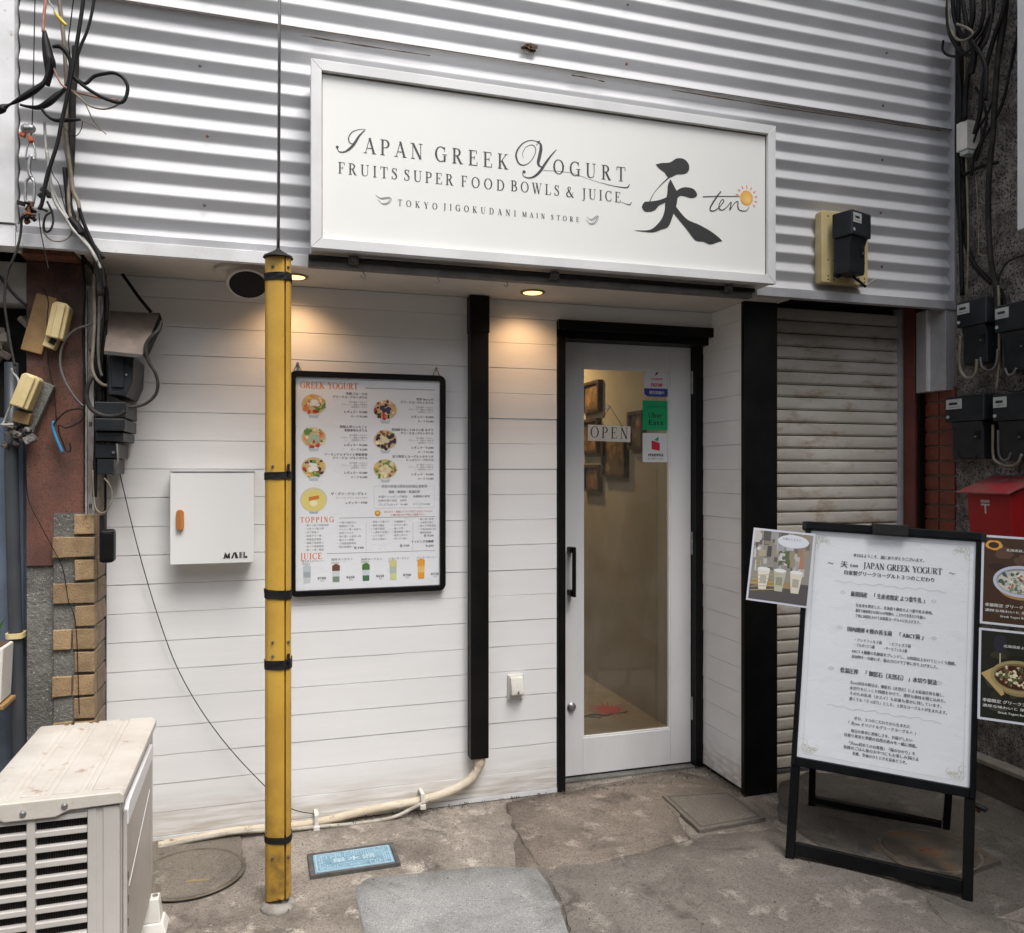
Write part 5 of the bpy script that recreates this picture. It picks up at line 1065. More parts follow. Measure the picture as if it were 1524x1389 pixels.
for v,s,u,w in ((.468,'・アシドフィルス菌　　・ビフィズス菌',.31,.34),(.490,'・ブルガリクス菌　　　・サーモフィルス菌',.31,.32),(.518,'ABCT４種類の乳酸菌をブレンドし、12時間以上かけてじっくり醗酵。',.30,.62),(.541,'添加物を一切使わず、菌の力だけで丁寧に作り上げました。',.30,.52)): line(s,u,v,.0135,.03,wid=w,cen=False)
line('低温圧搾　「 御影石（天然石） 」水切り製法',.52,.605,.0205,.08,wid=.57);line('◇　　　　　　　　　　　　　　　◇',.5,.603,.014,0,wid=.68,col=(.45,.45,.45))
for v,s,w in ((.652,'天ten自社の製法は、御影石（天然石）による低温圧搾を施し、',.56),(.675,'水切りをじっくり時間をかけて、濃厚な風味を閉じ込めた。',.57),(.698,'そのため乳清（ホエイ）も栄養も豊かに残しています。',.55),(.721,'濃くても「さっぱり」とした、上質なヨーグルトが生まれます。',.58)): line(s,.30,v,.0135,.03,wid=w,cen=False)
squig(.762)
for v,s,w in ((.80,'ぜひ、３つのこだわりから生まれた',.33),(.822,'「 天ten オリジナルグリークヨーグルト 」',.42),(.853,'毎日の食卓に美味しさを、お届けしたい',.36),(.874,'日替り果実と季節の自然の恵みを一緒に堪能。',.44),(.905,'「天ten初めてのお客様」「陽のひかり」を',.40),(.925,'皆様のごはん後のおやつにもお楽しみ頂ける',.44),(.946,'至極、至福のひとときを是非どうぞ。',.33)): line(s,.5,v,.0135,.035,wid=w)
for (cu,cv,sx,sy) in ((.02,.018,1,-1),(.98,.018,-1,-1),(.02,.982,1,1),(.98,.982,-1,1)):
    gx,gy_=X_(cu),Y_(cv); G_=(.52,.50,.38)
    for k in range(9):
        rr=.010+.003*(k%3); ox=gx+sx*(.012+.013*(k%4)); oy=gy_+sy*(.012+.014*(k//3)*(1 if k%4<2 else .5))
        P.ribbon([(ox+sx*rr*t*math.cos(t*7+k),oy+sy*rr*t*math.sin(t*7+k)) for t in [i/12 for i in range(13)]],.0012,G_)
for u in (.035,.965): P.rect(X_(u),X_(u)+.0009,Y_(.97),Y_(.03),(.58,.57,.48))
for v in (.018,.982): P.rect(X_(.04),X_(.96),Y_(v),Y_(v)+.0009,(.58,.57,.48))
P.build('printed_text',st,SL(pw0,ph0,-.0060),xa,up)['kind']='stuff'
# flyer cards fixed to the stand
def card(name,label,x0,y0,w,h,ang,fn,n=.004):
    M=Matrix.Rotation(ang,3,nrm); ex=M@xa; ey=M@up; o=SL(x0,y0,n); t=thing(name,label,'poster',tuple(o),group='small flyers on the sign stand')
    b=MB(); vs=[o+ex*x+ey*y+nrm*k for k in (0,.002) for x,y in ((0,0),(w,0),(w,h),(0,h))]; b.add(vs,[(3,2,1,0),(4,5,6,7),(0,1,5,4),(1,2,6,5),(2,3,7,6),(3,0,4,7)]); b.build('clear_sleeve',mat('sleeve_edge_white',(.66,.67,.73),rough=.15),t)
    P=Print(); fn(P,w,h); P.build('printed_photo',t,o+nrm*.0022,ex,ey,INKG)
def f_street(P,w,h):
    m=.008; rd=random.Random(11); P.rect(m,w-m,m,h-m,(.30,.28,.25),0)
    cols=[(.45,.42,.38),(.2,.18,.15),(.6,.6,.6),(.12,.11,.09),(.35,.3,.2),(.5,.5,.52)]
    for i in range(70): 
        x=rd.uniform(m,w-m-.02); y=rd.uniform(h*.4,h-m-.03); kk=rd.uniform(.6,1.3); P.rect(x,min(w-m,x+rd.uniform(.006,.03)),y,min(h-m,y+rd.uniform(.01,.05)),tuple(v*kk for v in rd.choice(cols)),.3+.01*i)
    for i in range(14): P.disc(w*.55+rd.uniform(-.02,.02),h*.62+rd.uniform(-.03,.03),.008,.008,(.12,.15,.07),1+.02*i,7,.3)
    P.poly([(w*.78,h*.5),(w*.86,h*.5),(w*.83,h*.78),(w*.81,h*.78)],(.45,.22,.12),1.4)
    P.rect(w*.82,w-m,m+.01,h-m,(.55,.6,.72),1.2) if False else None
    P.rect(m,w-m,m,h*.30,(.10,.09,.09),1.5); P.rect(m,w*.7,h*.22,h*.3,(.35,.25,.12),1.6)
    for x,c in ((.14,(.75,.72,.62)),(.40,(.5,.5,.38)),(.66,(.72,.66,.55))):
        P.poly([(w*x,h*.45),(w*(x+.2),h*.45),(w*(x+.16),h*.17),(w*(x+.04),h*.17)],c,2);P.disc(w*(x+.1),h*.45,w*.1,h*.025,(.8,.8,.78),2.3);P.rect(w*(x+.05),w*(x+.15),h*.25,h*.36,tuple(v*.6 for v in c),2.4)
    for i in range(5): P.ribbon([(w*.05,h*(.14+.05*i)),(w*.5,h*(.2+.05*i))],.003,(.5,.38,.15),1.8)
    P.disc(w*.66,h*.86,w*.25,h*.09,(.72,.74,.8),3,24);P.cjk('外国人にも大人気',w*.66,h*.875,.011,(.2,.2,.25),3.5,cen=True,width=w*.34);P.cjk('東京の名物',w*.68,h*.845,.011,(.15,.15,.2),3.5,cen=True)
def f_bowl(base,wd,pal,sd,rim,tilt,bowlc):
    def fn(P,w,h):
        m=.008; rd=random.Random(sd); P.rect(m,w-m,m,h-m,base,0)
        for i in range(26):
            kk=rd.uniform(.5,1.7); P.disc(rd.uniform(.04,w-.04),rd.uniform(.04,h-.05),rd.uniform(.015,.03),rd.uniform(.01,.02),tuple(v*kk for v in wd),.3+.01*i,12,.2)
        cx,cy,r=w*.52,h*.50,w*.36
        P.disc(cx,cy-r*.25,r*.82,r*.52,bowlc,1,30);P.disc(cx,cy,r,r*.66,rim,1.4,34);P.disc(cx,cy,r*.88,r*.54,tuple(v*.5 for v in rim),1.8,30);P.disc(cx,cy-r*.03,r*.84,r*.48,pal[0],2,30)
        for i in range(110):
            a=rd.uniform(0,6.28);q=r*.74*math.sqrt(rd.random());s=rd.uniform(.04,.11)*r;c=rd.choice(pal);k=rd.uniform(.6,1.3)
            P.disc(cx+q*math.cos(a),cy+q*math.sin(a)*.58,s,s*.75,tuple(min(.85,v*k) for v in c),2.3+.01*i,7,.3,rd.random()*3)
        P.cjk('北海道産よつ葉牛乳使用',w*.62,h*.83 if sd==21 else h*.70+.035,.0105,(.7,.7,.68),4,cen=True,width=w*.6,bold=.05)
        for k,s in enumerate(('季節限定 グリークヨーグルト','濃厚な味わいと 果実の甘み','Greek Yogurt Bowl ¥1,280')): P.cjk(s,w*.06+(w*.2 if k==2 else 0),h*(.20-.055*k),.013 if k==0 else .0105,(.75,.74,.7),4,width=w*(.8 if k<2 else .5),bold=.05)
        if sd==21:
            P.disc(w*.16,h*.89,w*.11,h*.055,(.7,.35,.06),1,16,.1);P.disc(w*.16,h*.89,w*.07,h*.035,(.05,.03,.02),1.5);P.rect(w*.72,w*.9,h*.86,h*.94,(.5,.55,.65),1)
        else:
            P.poly([(m,h*.5),(w*.2,h*.58),(w*.34,h*.3),(w*.3,h*.28)],(.5,.36,.15),.9);P.ribbon([(w*.28,h*.62),(w*.28,h*.8)],.003,(.6,.55,.4),1);P.disc(w*.28,h*.84,w*.09,h*.1,(.03,.03,.04),1.1);P.disc(w*.75,h*.78,w*.1,h*.04,(.4,.3,.1),1);P.rect(w*.6,w*.9,h*.86,h*.98,(.2,.14,.04),.8)
    return fn
card('street_flyer','small laminated flyer with street photo and three drink cups, left of the stand poster',-.205,.930,.235,.29,R(-2),f_street,n=.012)
card('salad_bowl_flyer','upper dark flyer with a white salad bowl photo at the right of the stand',BW-.002,.935,.235,.318,R(.0),f_bowl((.065,.035,.02),(.08,.045,.03),[(.62,.6,.5),(.2,.26,.18),(.5,.5,.45),(.45,.16,.08),(.68,.68,.66),(.10,.14,.12)],21,(.55,.57,.68),0,(.4,.25,.08)))
card('stew_bowl_flyer','lower dark flyer with a brown bowl photo at the right of the stand',BW-.002,.605,.235,.315,R(.4),f_bowl((.022,.022,.016),(.035,.035,.022),[(.07,.025,.015),(.65,.6,.4),(.6,.55,.36),(.3,.08,.04),(.1,.12,.05)],22,(.36,.28,.13),0,(.3,.22,.1)))
# ---------------------------------------------------------------- electricity meters
def meter(label,loc,rz,s=1.0,plate=True,cat='electricity meter',w=.17,tab=(.5,.52,.5)):
    t=thing('electricity_meter',label,cat,loc,(0,0,rz),group='electricity meters')
    f=lambda mb,*a: mb.box(*[v*s for v in a])
    W2=w/2
    b=MB(); f(b,-W2,W2,-.115,-.002,.03,.155); b.build('meter_head',M_meter,t,bev=.008*s,local=True)
    b=MB(); b.prism([(-.06*s,-.085*s),(-.002*s,-.085*s)][:0] or [(-.002*s,-.15*s),(-.085*s,-.15*s),(-.09*s,-.13*s),(-.09*s,-.01*s),(-.105*s,.029*s),(-.002*s,.029*s)],'x',-W2*.80*s,W2*.80*s); b.build('terminal_cover',M_meter,t,bev=.004*s,local=True)
    b=MB(); f(b,-W2*.9,-W2*.1,-.118,-.1152,.092,.140); b.build('meter_plate',M_label,t,local=True)
    P=Print(); P.rect(-W2*.75*s,-W2*.3*s,.112*s,.124*s,BLK); P.rect(-W2*.75*s,-W2*.2*s,.100*s,.103*s,(.2,.2,.2)); k_=WM.pop(t.name); P.build('meter_digits',t,(0,-.1186*s,0),(1,0,0),(0,0,1)); WM[t.name]=k_
    b=MB(); b.lathe([(.008*s,0),(.008*s,.003*s)],(-W2*.82*s,-.1152*s,.055*s),Matrix.Rotation(R(90),3,'X'),12); b.build('meter_button',M_label,t,local=True)
    b=MB(); f(b,W2*.35,W2*.62,-.096,-.0905,-.06,-.02); b.build('seal_tab',M_blackm,t,local=True,bev=.001)
    b=MB(); b.lathe([(.005*s,0),(.005*s,.003*s)],(W2*.45*s,-.0965*s,-.045*s),Matrix.Rotation(R(90),3,'X'),10); b.build('seal_screw',M_steel,t,local=True)
    return t
MS=1.28
meter('upper left black meter of four on the pebbledash wall, above the red tiles',(3.085,-.578,2.045),R(-90),.93)
meter('upper right meter at the picture edge on the pebbledash wall, with pale plate',(3.085,-.775,1.99),R(-90),.93)
meter('lower left wide meter of four with green mark, overlapping the red tiles',(3.085,-.54,1.625),R(-90),.93,w=.225)
meter('lower right meter of four on the pebbledash wall, above the red mailbox',(3.085,-.765,1.615),R(-90),.93)
tb=thing('meter_board','cream plastic backing board with screw holes on the ribbed cladding right of the sign','board',(2.47,-.39,2.25))
q0=[(2.3344,2.572),(2.5768,2.2373)]; bx0,bz1=q0[0];bx1,bz0=q0[1]; bz1+=-.002
MB().prism(rrect(bx0-.004,bx1,bz0+.02,bz1+.004,.012),'y',-.408,-.364).build('board_body',M_tan,tb,bev=.004)
for x in (bx0+.03,bx0+.06,bx1-.05,bx1-.02):
    for z in (bz0+.035,bz0+.05,bz1-.02,bz0+.12):
        MB().lathe([(.0035,0),(.0035,.001)],(x,-.4081,z),Matrix.Rotation(R(90),3,'X'),8).build('screw_hole',M_void,tb)
meter('dark grey meter on the cream board mounted on the ribbed cladding',((bx0+bx1)/2-.026,-.412,2.415),R(18),.86,w=.17)
def cable(name,label,pts,r,m,group='loose cables on the left wall',k=5,cat='cable',seg=7):
    q=MB(); sp=smoothpts(pts,k); n=len(sp)
    rr=smw(list(r),k,0) if isinstance(r,tuple) else r
    o=q.tube(sp,rr,seg).build(name,m,None,smooth=True); tag(o,label,cat,group); return o
M_cb=mat('black_cable_sheath',(.004,.004,.005),(.012,.0115,.011),scale=15,rough=.5,spec=.2)
M_cg=mat('grey_cable_sheath',(.15,.145,.14),(.08,.075,.07),scale=15,rough=.55)
M_ct=mat('tan_cable_sheath',(.25,.215,.165),(.14,.12,.09),scale=20,rough=.6)
M_cw=mat('pale_cable_sheath',(.42,.41,.39),(.22,.21,.19),scale=20,rough=.5)
M_cp=mat('pink_brown_cable',(.45,.22,.16),(.3,.14,.1),scale=20,rough=.5)
M_cd=mat('dusty_dark_cable',(.014,.013,.012),(.038,.034,.03),scale=20,rough=.65,spec=.25)
M_by=mat('yellow_spiral_wrap',(.62,.5,.05),(.5,.38,.03),scale=20,rough=.5)
M_bb=mat('bright_blue_cable',(.03,.22,.42),rough=.45)
g1='loose cables on the left wall'
for a in (
 ('power_cable','thick black cable dropping steeply across the ribbed cladding, nearest the white panel',[(-0.5428,-0.5,3.0773),(-0.5545,-0.5,2.9456),(-0.5719,-0.5,2.8134),(-0.5951,-0.5,2.6594),(-0.6162,-0.5,2.5493),(-0.6295,-0.5,2.4727),(-0.6581,-0.5,2.3691),(-0.6713,-0.5,2.2868),(-0.6807,-0.5,2.2603)],.0062,M_cb),
 ('power_cable','second black cable dropping beside the thick one and crossing it',[(-0.5134,-0.49,3.0888),(-0.5252,-0.49,2.9562),(-0.5428,-0.49,2.8621),(-0.5662,-0.49,2.7935),(-0.5894,-0.49,2.7036),(-0.6068,-0.49,2.6193),(-0.626,-0.49,2.5092),(-0.6489,-0.49,2.41),(-0.6679,-0.49,2.3224)],.0048,M_cb),
 ('looped_cable','thick black cable making a wide loop in front of the ribbed cladding',[(-0.5913,-0.49,2.7033),(-0.5681,-0.49,2.6872),(-0.5486,-0.49,2.6834),(-0.5252,-0.49,2.7085),(-0.4956,-0.49,2.7214),(-0.4659,-0.49,2.7279),(-0.44,-0.49,2.7163),(-0.426,-0.49,2.6876),(-0.432,-0.49,2.6516),(-0.446,-0.49,2.6343),(-0.4699,-0.49,2.6355),(-0.5055,-0.49,2.646),(-0.5447,-0.49,2.6666),(-0.5797,-0.49,2.692)],.0058,M_cb),
 ('pink_cable','pink brown cable entering the upper black splice',[(-0.6649,-0.47,3.0296),(-0.6687,-0.47,2.9428),(-0.6745,-0.47,2.888),(-0.6764,-0.47,2.8381)],.0048,M_cp),
 ('pink_cable','pink brown cable leaving the splice and joining the wide loop',[(-0.6496,-0.47,2.7345),(-0.638,-0.47,2.7059),(-0.6226,-0.47,2.6779),(-0.6013,-0.47,2.6657),(-0.572,-0.47,2.6567),(-0.5387,-0.47,2.6525),(-0.4991,-0.47,2.6491),(-0.4571,-0.47,2.6504)],.0032,M_cp),
 ('tan_cable','thin tan cable sagging under the wide black loop',[(-0.5899,-0.478,2.6571),(-0.5666,-0.478,2.6364),(-0.5431,-0.478,2.6178),(-0.5135,-0.478,2.6108),(-0.4878,-0.478,2.6142),(-0.4639,-0.478,2.6262),(-0.4419,-0.478,2.6467)],.003,M_ct),
 ('splice_closure','fat black splice closure taped around the cables near the top left',[(-0.6737,-0.465,2.8455),(-0.6699,-0.465,2.8116),(-0.6641,-0.465,2.7736),(-0.6584,-0.465,2.7421),(-0.6603,-0.465,2.7094),(-0.6641,-0.465,2.67)],(.006,.012,.016,.018,.012,.006),M_cb),
 ('drop_cable','black drop cable running out of the picture at the left edge, taped thick',[(-0.8465,-0.49,2.5325),(-0.7915,-0.49,2.5649),(-0.7822,-0.49,2.5745),(-0.7655,-0.49,2.5852),(-0.7507,-0.49,2.5956),(-0.7208,-0.49,2.6188),(-0.6888,-0.49,2.6466),(-0.6679,-0.49,2.6709),(-0.6565,-0.49,2.7089),(-0.6527,-0.49,2.7523)],(.005,.012,.011,.004,.006,.010,.010,.007,.006,.006),M_cb),
 ('drop_cable','black sagging cable under the drop cable beside the white panel',[(-0.7447,-0.455,2.6031),(-0.7219,-0.455,2.5997),(-0.6914,-0.455,2.6016),(-0.6645,-0.455,2.6203),(-0.6413,-0.455,2.6451),(-0.618,-0.455,2.6701),(-0.6063,-0.455,2.7001),(-0.6005,-0.455,2.7555),(-0.6102,-0.455,2.7867),(-0.6297,-0.455,2.8055),(-0.6529,-0.455,2.8019)],(.004,.005,.008,.011,.010,.006,.005,.006,.008,.008,.005),M_cb),
 ('black_stub_cable','black cable stub ending level below the loop',[(-0.6825,-0.46,2.5963),(-0.6672,-0.46,2.5767),(-0.6441,-0.46,2.5645),(-0.6092,-0.46,2.569),(-0.5701,-0.46,2.5761)],(.005,.005,.006,.007,.004),M_cb),
 ('grey_conduit','grey plastic conduit coming down behind the black cables',[(-0.6472,-0.41,3.0902),(-0.6433,-0.41,2.9806),(-0.6334,-0.41,2.8938),(-0.6255,-0.41,2.7845),(-0.6216,-0.41,2.6744),(-0.6236,-0.41,2.5635),(-0.6176,-0.41,2.4868),(-0.6077,-0.41,2.4059),(-0.6017,-0.41,2.3555),(-0.5878,-0.41,2.3236),(-0.5838,-0.41,2.284),(-0.5938,-0.41,2.2431)],.0066,M_ct),
 ('grey_conduit','tan cable running down beside the conduit to the drip trim',[(-0.6365,-0.405,2.575),(-0.6286,-0.405,2.5095),(-0.6187,-0.405,2.4553),(-0.6127,-0.405,2.4071),(-0.6167,-0.405,2.3446),(-0.6127,-0.405,2.2828),(-0.6008,-0.405,2.2484)],.0055,M_ct),
 ('flat_conduit','wide dark conduit strapped against the ribbed cladding',[(-0.5988,-0.395,2.8404),(-0.5988,-0.395,2.7623),(-0.6068,-0.395,2.6832),(-0.6088,-0.395,2.5492),(-0.6128,-0.395,2.4373),(-0.6188,-0.395,2.3254),(-0.6028,-0.395,2.2645),(-0.5787,-0.395,2.2287),(-0.5525,-0.395,2.1839),(-0.5303,-0.395,2.1205),(-0.5221,-0.395,2.0199)],.0115,M_cd),
 ('thin_wire','thin straight steel wire hanging left of the cables',[(-0.7026,-0.44,3.0621),(-0.7064,-0.44,2.953),(-0.7103,-0.44,2.7356),(-0.7141,-0.44,2.5617),(-0.718,-0.44,2.5114)],.0018,M_cd),
 ('white_cable','pale cable slanting down over the trim beside the dark conduit',[(-0.6718,-0.44,2.4691),(-0.666,-0.44,2.4044),(-0.6582,-0.44,2.3399),(-0.6446,-0.44,2.2976),(-0.6212,-0.44,2.2626),(-0.5996,-0.44,2.2251),(-0.57,-0.44,2.1903),(-0.5442,-0.44,2.1593),(-0.5243,-0.44,2.1211)],.0052,M_cw),
 ('white_cable','second pale cable slanting down over the trim',[(-0.6818,-0.43,2.5699),(-0.6779,-0.43,2.494),(-0.6702,-0.43,2.4185),(-0.6585,-0.43,2.3541),(-0.6351,-0.43,2.2995),(-0.6076,-0.43,2.2493),(-0.5799,-0.43,2.2121),(-0.552,-0.43,2.1746),(-0.5321,-0.43,2.1407),(-0.516,-0.43,2.102)],.0044,M_cw),
 ('dark_cable','dark cable at the right side of the slanting bundle',[(-0.5809,-0.425,2.2974),(-0.5729,-0.425,2.265),(-0.557,-0.425,2.2221),(-0.541,-0.425,2.1857),(-0.5249,-0.425,2.147),(-0.5128,-0.425,2.1034),(-0.5048,-0.425,2.0371)],.006,M_cb),
 ('tan_cable','tan cable hooked in a low loop over the drip trim',[(-0.6763,-0.42,2.2723),(-0.688,-0.42,2.234),(-0.6802,-0.42,2.2018),(-0.6607,-0.42,2.1859),(-0.6333,-0.42,2.186),(-0.6096,-0.42,2.2035),(-0.6017,-0.42,2.2307)],.0026,M_ct),
 ('coiled_cable','small dark ring of cable above the drip trim',[(-0.674,-0.43,2.3088),(-0.6604,-0.43,2.2773),(-0.6565,-0.43,2.2448),(-0.6643,-0.43,2.2179),(-0.6779,-0.43,2.2102),(-0.6837,-0.43,2.2315),(-0.6779,-0.43,2.2604),(-0.6624,-0.43,2.2749)],.0035,M_cd),
 ('yellow_spiral_wrap','short bright yellow spiral wrap on a thin cable at the top left',[(-0.6438,-0.47,2.9103),(-0.6342,-0.47,2.8946),(-0.6226,-0.47,2.8814),(-0.609,-0.47,2.8706)],(.004,.0065,.0065,.005),M_by),
 ('thin_wire','thin pale wire entering the yellow wrap',[(-0.6726,-0.47,2.9852),(-0.6611,-0.47,2.9441),(-0.6496,-0.47,2.9245),(-0.6419,-0.47,2.9085)],.002,M_cw),
 ('thin_wire','thin black wire beside the yellow wrap',[(-0.5857,-0.46,3.0062),(-0.5936,-0.46,2.9394),(-0.5994,-0.46,2.884),(-0.6053,-0.46,2.8286),(-0.6014,-0.46,2.7856)],.002,M_cb),
 ('frayed_wire','long thin tan wire end pointing right below the loop',[(-0.5828,-0.455,2.6597),(-0.5632,-0.455,2.6405),(-0.5493,-0.455,2.6138),(-0.5355,-0.455,2.5826),(-0.5156,-0.455,2.5587),(-0.4957,-0.455,2.5391)],.0018,M_ct),
 ('frayed_wire','short thin tan wire end meeting the black stub',[(-0.571,-0.455,2.5781),(-0.5513,-0.455,2.5696),(-0.5275,-0.455,2.5594),(-0.5116,-0.455,2.5482)],.0018,M_ct),
 ('thin_wire','thin curved wire looping from the black stub',[(-0.57,-0.43,2.5842),(-0.5739,-0.43,2.5572),(-0.5878,-0.43,2.5334),(-0.6076,-0.43,2.5354),(-0.6272,-0.43,2.5593),(-0.639,-0.43,2.5754)],.0014,M_cd),
 ('thin_wire','thin dark wire falling from the conduit to the bundle',[(-0.6663,-0.43,2.4233),(-0.6546,-0.43,2.3939),(-0.639,-0.43,2.3671),(-0.6272,-0.43,2.3134),(-0.6154,-0.43,2.275)],.0016,M_cd),
 ('thin_wire','thin grey wire hanging over the trim in front of the brown slab',[(-0.7044,-0.4,2.2758),(-0.7005,-0.4,2.2277),(-0.6927,-0.4,2.1799),(-0.6848,-0.4,2.1408),(-0.677,-0.4,2.0973)],.0016,M_cd),
 ('dark_cable','dark cable hanging from the junction lump past the white trim',[(-0.7497,-0.42,2.2502),(-0.7517,-0.42,2.2066),(-0.7593,-0.42,2.1625),(-0.7727,-0.42,2.118),(-0.7879,-0.42,2.08),(-0.7955,-0.42,2.0297),(-0.7974,-0.42,1.9647),(-0.7879,-0.42,1.8896),(-0.7784,-0.42,1.825),(-0.7689,-0.42,1.7712)],.004,M_cd),
 ('dark_cable','dark cable curving behind the dirty fascia at the left edge',[(-0.8826,-0.3,2.1173),(-0.8435,-0.3,2.082),(-0.8159,-0.3,2.0434),(-0.7881,-0.3,2.0113),(-0.7642,-0.3,1.9902)],.0055,M_cb),
 ('white_cable','pale wire kinking down to the lower cream box',[(-0.8099,-0.3,1.7777),(-0.806,-0.3,1.7621),(-0.7921,-0.3,1.7445),(-0.7901,-0.3,1.7175),(-0.804,-0.3,1.6719),(-0.8198,-0.3,1.6332),(-0.8336,-0.3,1.5924),(-0.8396,-0.3,1.5878),(-0.804,-0.3,1.5884)],.0036,M_cw),
 ('grey_cable','grey cable bending off the bundle to the cream boxes',[(-0.5454,-0.262,2.0648),(-0.5411,-0.262,2.011),(-0.5454,-0.262,1.9708),(-0.5581,-0.262,1.9513),(-0.5835,-0.262,1.9405),(-0.6255,-0.262,1.922),(-0.6546,-0.262,1.888),(-0.6692,-0.262,1.8479),(-0.6712,-0.262,1.7944),(-0.6567,-0.262,1.7416),(-0.6296,-0.262,1.6912),(-0.6003,-0.262,1.657)],.0042,M_cg),
 ('grey_cable','grey cable dropping straight from the bundle to the meter box',[(-0.5609,-0.27,2.1369),(-0.5651,-0.27,2.0664),(-0.563,-0.27,1.973),(-0.5672,-0.27,1.8792),(-0.5715,-0.27,1.7972),(-0.5609,-0.27,1.7579),(-0.5397,-0.27,1.7351),(-0.5227,-0.27,1.731)],.006,M_ct),
 ('grey_cable','second grey cable dropping beside the straight one',[(-0.5422,-0.28,2.1359),(-0.5465,-0.28,2.0422),(-0.5486,-0.28,1.9486),(-0.5507,-0.28,1.8552),(-0.5465,-0.28,1.797),(-0.538,-0.28,1.7622)],.005,M_cg),
 ('dark_cable','dark cable running down behind the grey cables to the meter box',[(-0.5411,-0.25,2.1431),(-0.5325,-0.25,2.0493),(-0.5325,-0.25,1.9311),(-0.5411,-0.25,1.8363),(-0.5475,-0.25,1.7652),(-0.5475,-0.25,1.6709)],.0065,M_cb),
 ('looped_cable','thick grey cable loop under the upper meter box on the pillar',[(-0.5565,-0.34,1.7549),(-0.5709,-0.34,1.727),(-0.5751,-0.34,1.6858),(-0.5648,-0.34,1.6496),(-0.54,-0.34,1.6273),(-0.5068,-0.34,1.6188),(-0.4734,-0.34,1.624),(-0.4566,-0.34,1.6382)],.0078,M_cd),
 ('looped_cable','black cable swinging from the metal hood round to the meter box',[(-0.3404,-0.33,1.9558),(-0.3512,-0.33,1.9224),(-0.3728,-0.33,1.8979),(-0.3878,-0.33,1.8738),(-0.3921,-0.33,1.8503),(-0.3814,-0.33,1.8087),(-0.362,-0.33,1.7744),(-0.3534,-0.33,1.7349),(-0.362,-0.33,1.6971),(-0.39,-0.33,1.6684),(-0.4199,-0.33,1.656),(-0.4496,-0.33,1.653)],(.005,.008,.009,.009,.008,.0055,.0055,.0055,.0055,.0055,.0055,.005),M_cd),
 ('black_rod','short black rod leaning against the white boards above the hood',[(-0.5017,-0.1,2.162),(-0.479,-0.1,2.1286),(-0.4447,-0.1,2.0784),(-0.4032,-0.1,2.0257)],.0062,M_cb),
('dark_cable','thick black cable running down beside the vertical channel',[(-0.5569,-0.245,2.2093),(-0.5633,-0.245,2.1427),(-0.5569,-0.245,2.0487),(-0.5612,-0.245,1.9305),(-0.5569,-0.245,1.8127),(-0.5526,-0.245,1.6712),(-0.5633,-0.245,1.5294),(-0.5676,-0.245,1.3407)],.008,M_cb),
 ('dark_cable','thin black cable hugging the brown slab edge by the channel',[(-0.6134,-0.238,2.2207),(-0.6049,-0.238,2.1413),(-0.6007,-0.238,2.0474),(-0.6049,-0.238,1.9059),(-0.6007,-0.238,1.7648),(-0.6028,-0.238,1.6234)],.004,M_cb),
 ('dark_cable','black cable crossing the head of the vertical channel',[(-0.6239,-0.27,2.2252),(-0.603,-0.27,2.1804),(-0.5778,-0.27,2.145),(-0.5567,-0.27,2.1091),(-0.5313,-0.27,2.0828),(-0.5227,-0.27,2.0223),(-0.527,-0.27,1.9516)],.006,M_cb),
 ('black_cable_stub','black cable dropping from the tape wrap behind the bundle',[(-0.6296,-0.4,2.4337),(-0.6217,-0.4,2.3457),(-0.6018,-0.4,2.2765),(-0.5738,-0.4,2.2255),(-0.5415,-0.4,2.1834),(-0.5131,-0.4,2.1431)],.007,M_cb),
 ('blue_cable','short bright blue cable end on the brown slab',[(-0.6988,-0.24,1.6051),(-0.6988,-0.24,1.5794),(-0.6905,-0.24,1.5516),(-0.6801,-0.24,1.5237),(-0.6697,-0.24,1.4981)],.005,M_bb),
 ('black_wire_loop','thin black wire looped around the blue cable end',[(-0.6956,-0.245,1.5932),(-0.679,-0.245,1.6168),(-0.6582,-0.245,1.6382),(-0.6289,-0.245,1.6482),(-0.6036,-0.245,1.6441),(-0.6057,-0.245,1.6135),(-0.6289,-0.245,1.5943),(-0.6582,-0.245,1.5822),(-0.679,-0.245,1.5912),(-0.679,-0.245,1.5632),(-0.6665,-0.245,1.5283),(-0.6561,-0.245,1.5004),(-0.6436,-0.245,1.5052),(-0.6457,-0.245,1.5286)],.0025,M_cb),
 ('thin_wire','thin black wire running down the brown slab behind the cream cover',[(-0.7292,-0.225,2.0606),(-0.7167,-0.225,2.0193),(-0.7209,-0.225,1.949),(-0.7167,-0.225,1.809),(-0.7001,-0.225,1.716),(-0.6917,-0.225,1.6108)],.002,M_cd),
 ('thin_wire','thin wire falling diagonally down the brown slab and brick corner',[(-0.7851,-0.232,1.4581),(-0.7769,-0.232,1.3377),(-0.7358,-0.232,1.2372),(-0.6944,-0.232,1.1499),(-0.6714,-0.232,1.0953),(-0.6609,-0.232,1.0363),(-0.6525,-0.232,0.9772),(-0.6357,-0.232,0.9294),(-0.6273,-0.232,0.8584),(-0.623,-0.232,0.7286),(-0.6188,-0.232,0.5822)],.0015,M_cb),
 ('hanging_cable','long thin grey cable sagging across the white boards to the hose clip',[(-0.5439,-0.035,1.5362),(-0.5162,-0.035,1.4045),(-0.4791,-0.035,1.2313),(-0.4371,-0.035,1.0565),(-0.3852,-0.035,0.8696),(-0.3233,-0.035,0.6853),(-0.2411,-0.035,0.518),(-0.1329,-0.035,0.3507),(0.003,-0.035,0.1824),(0.0903,-0.035,0.0918),(0.1371,-0.035,0.0645),(0.1896,-0.035,0.0498)],.0019,M_cd),
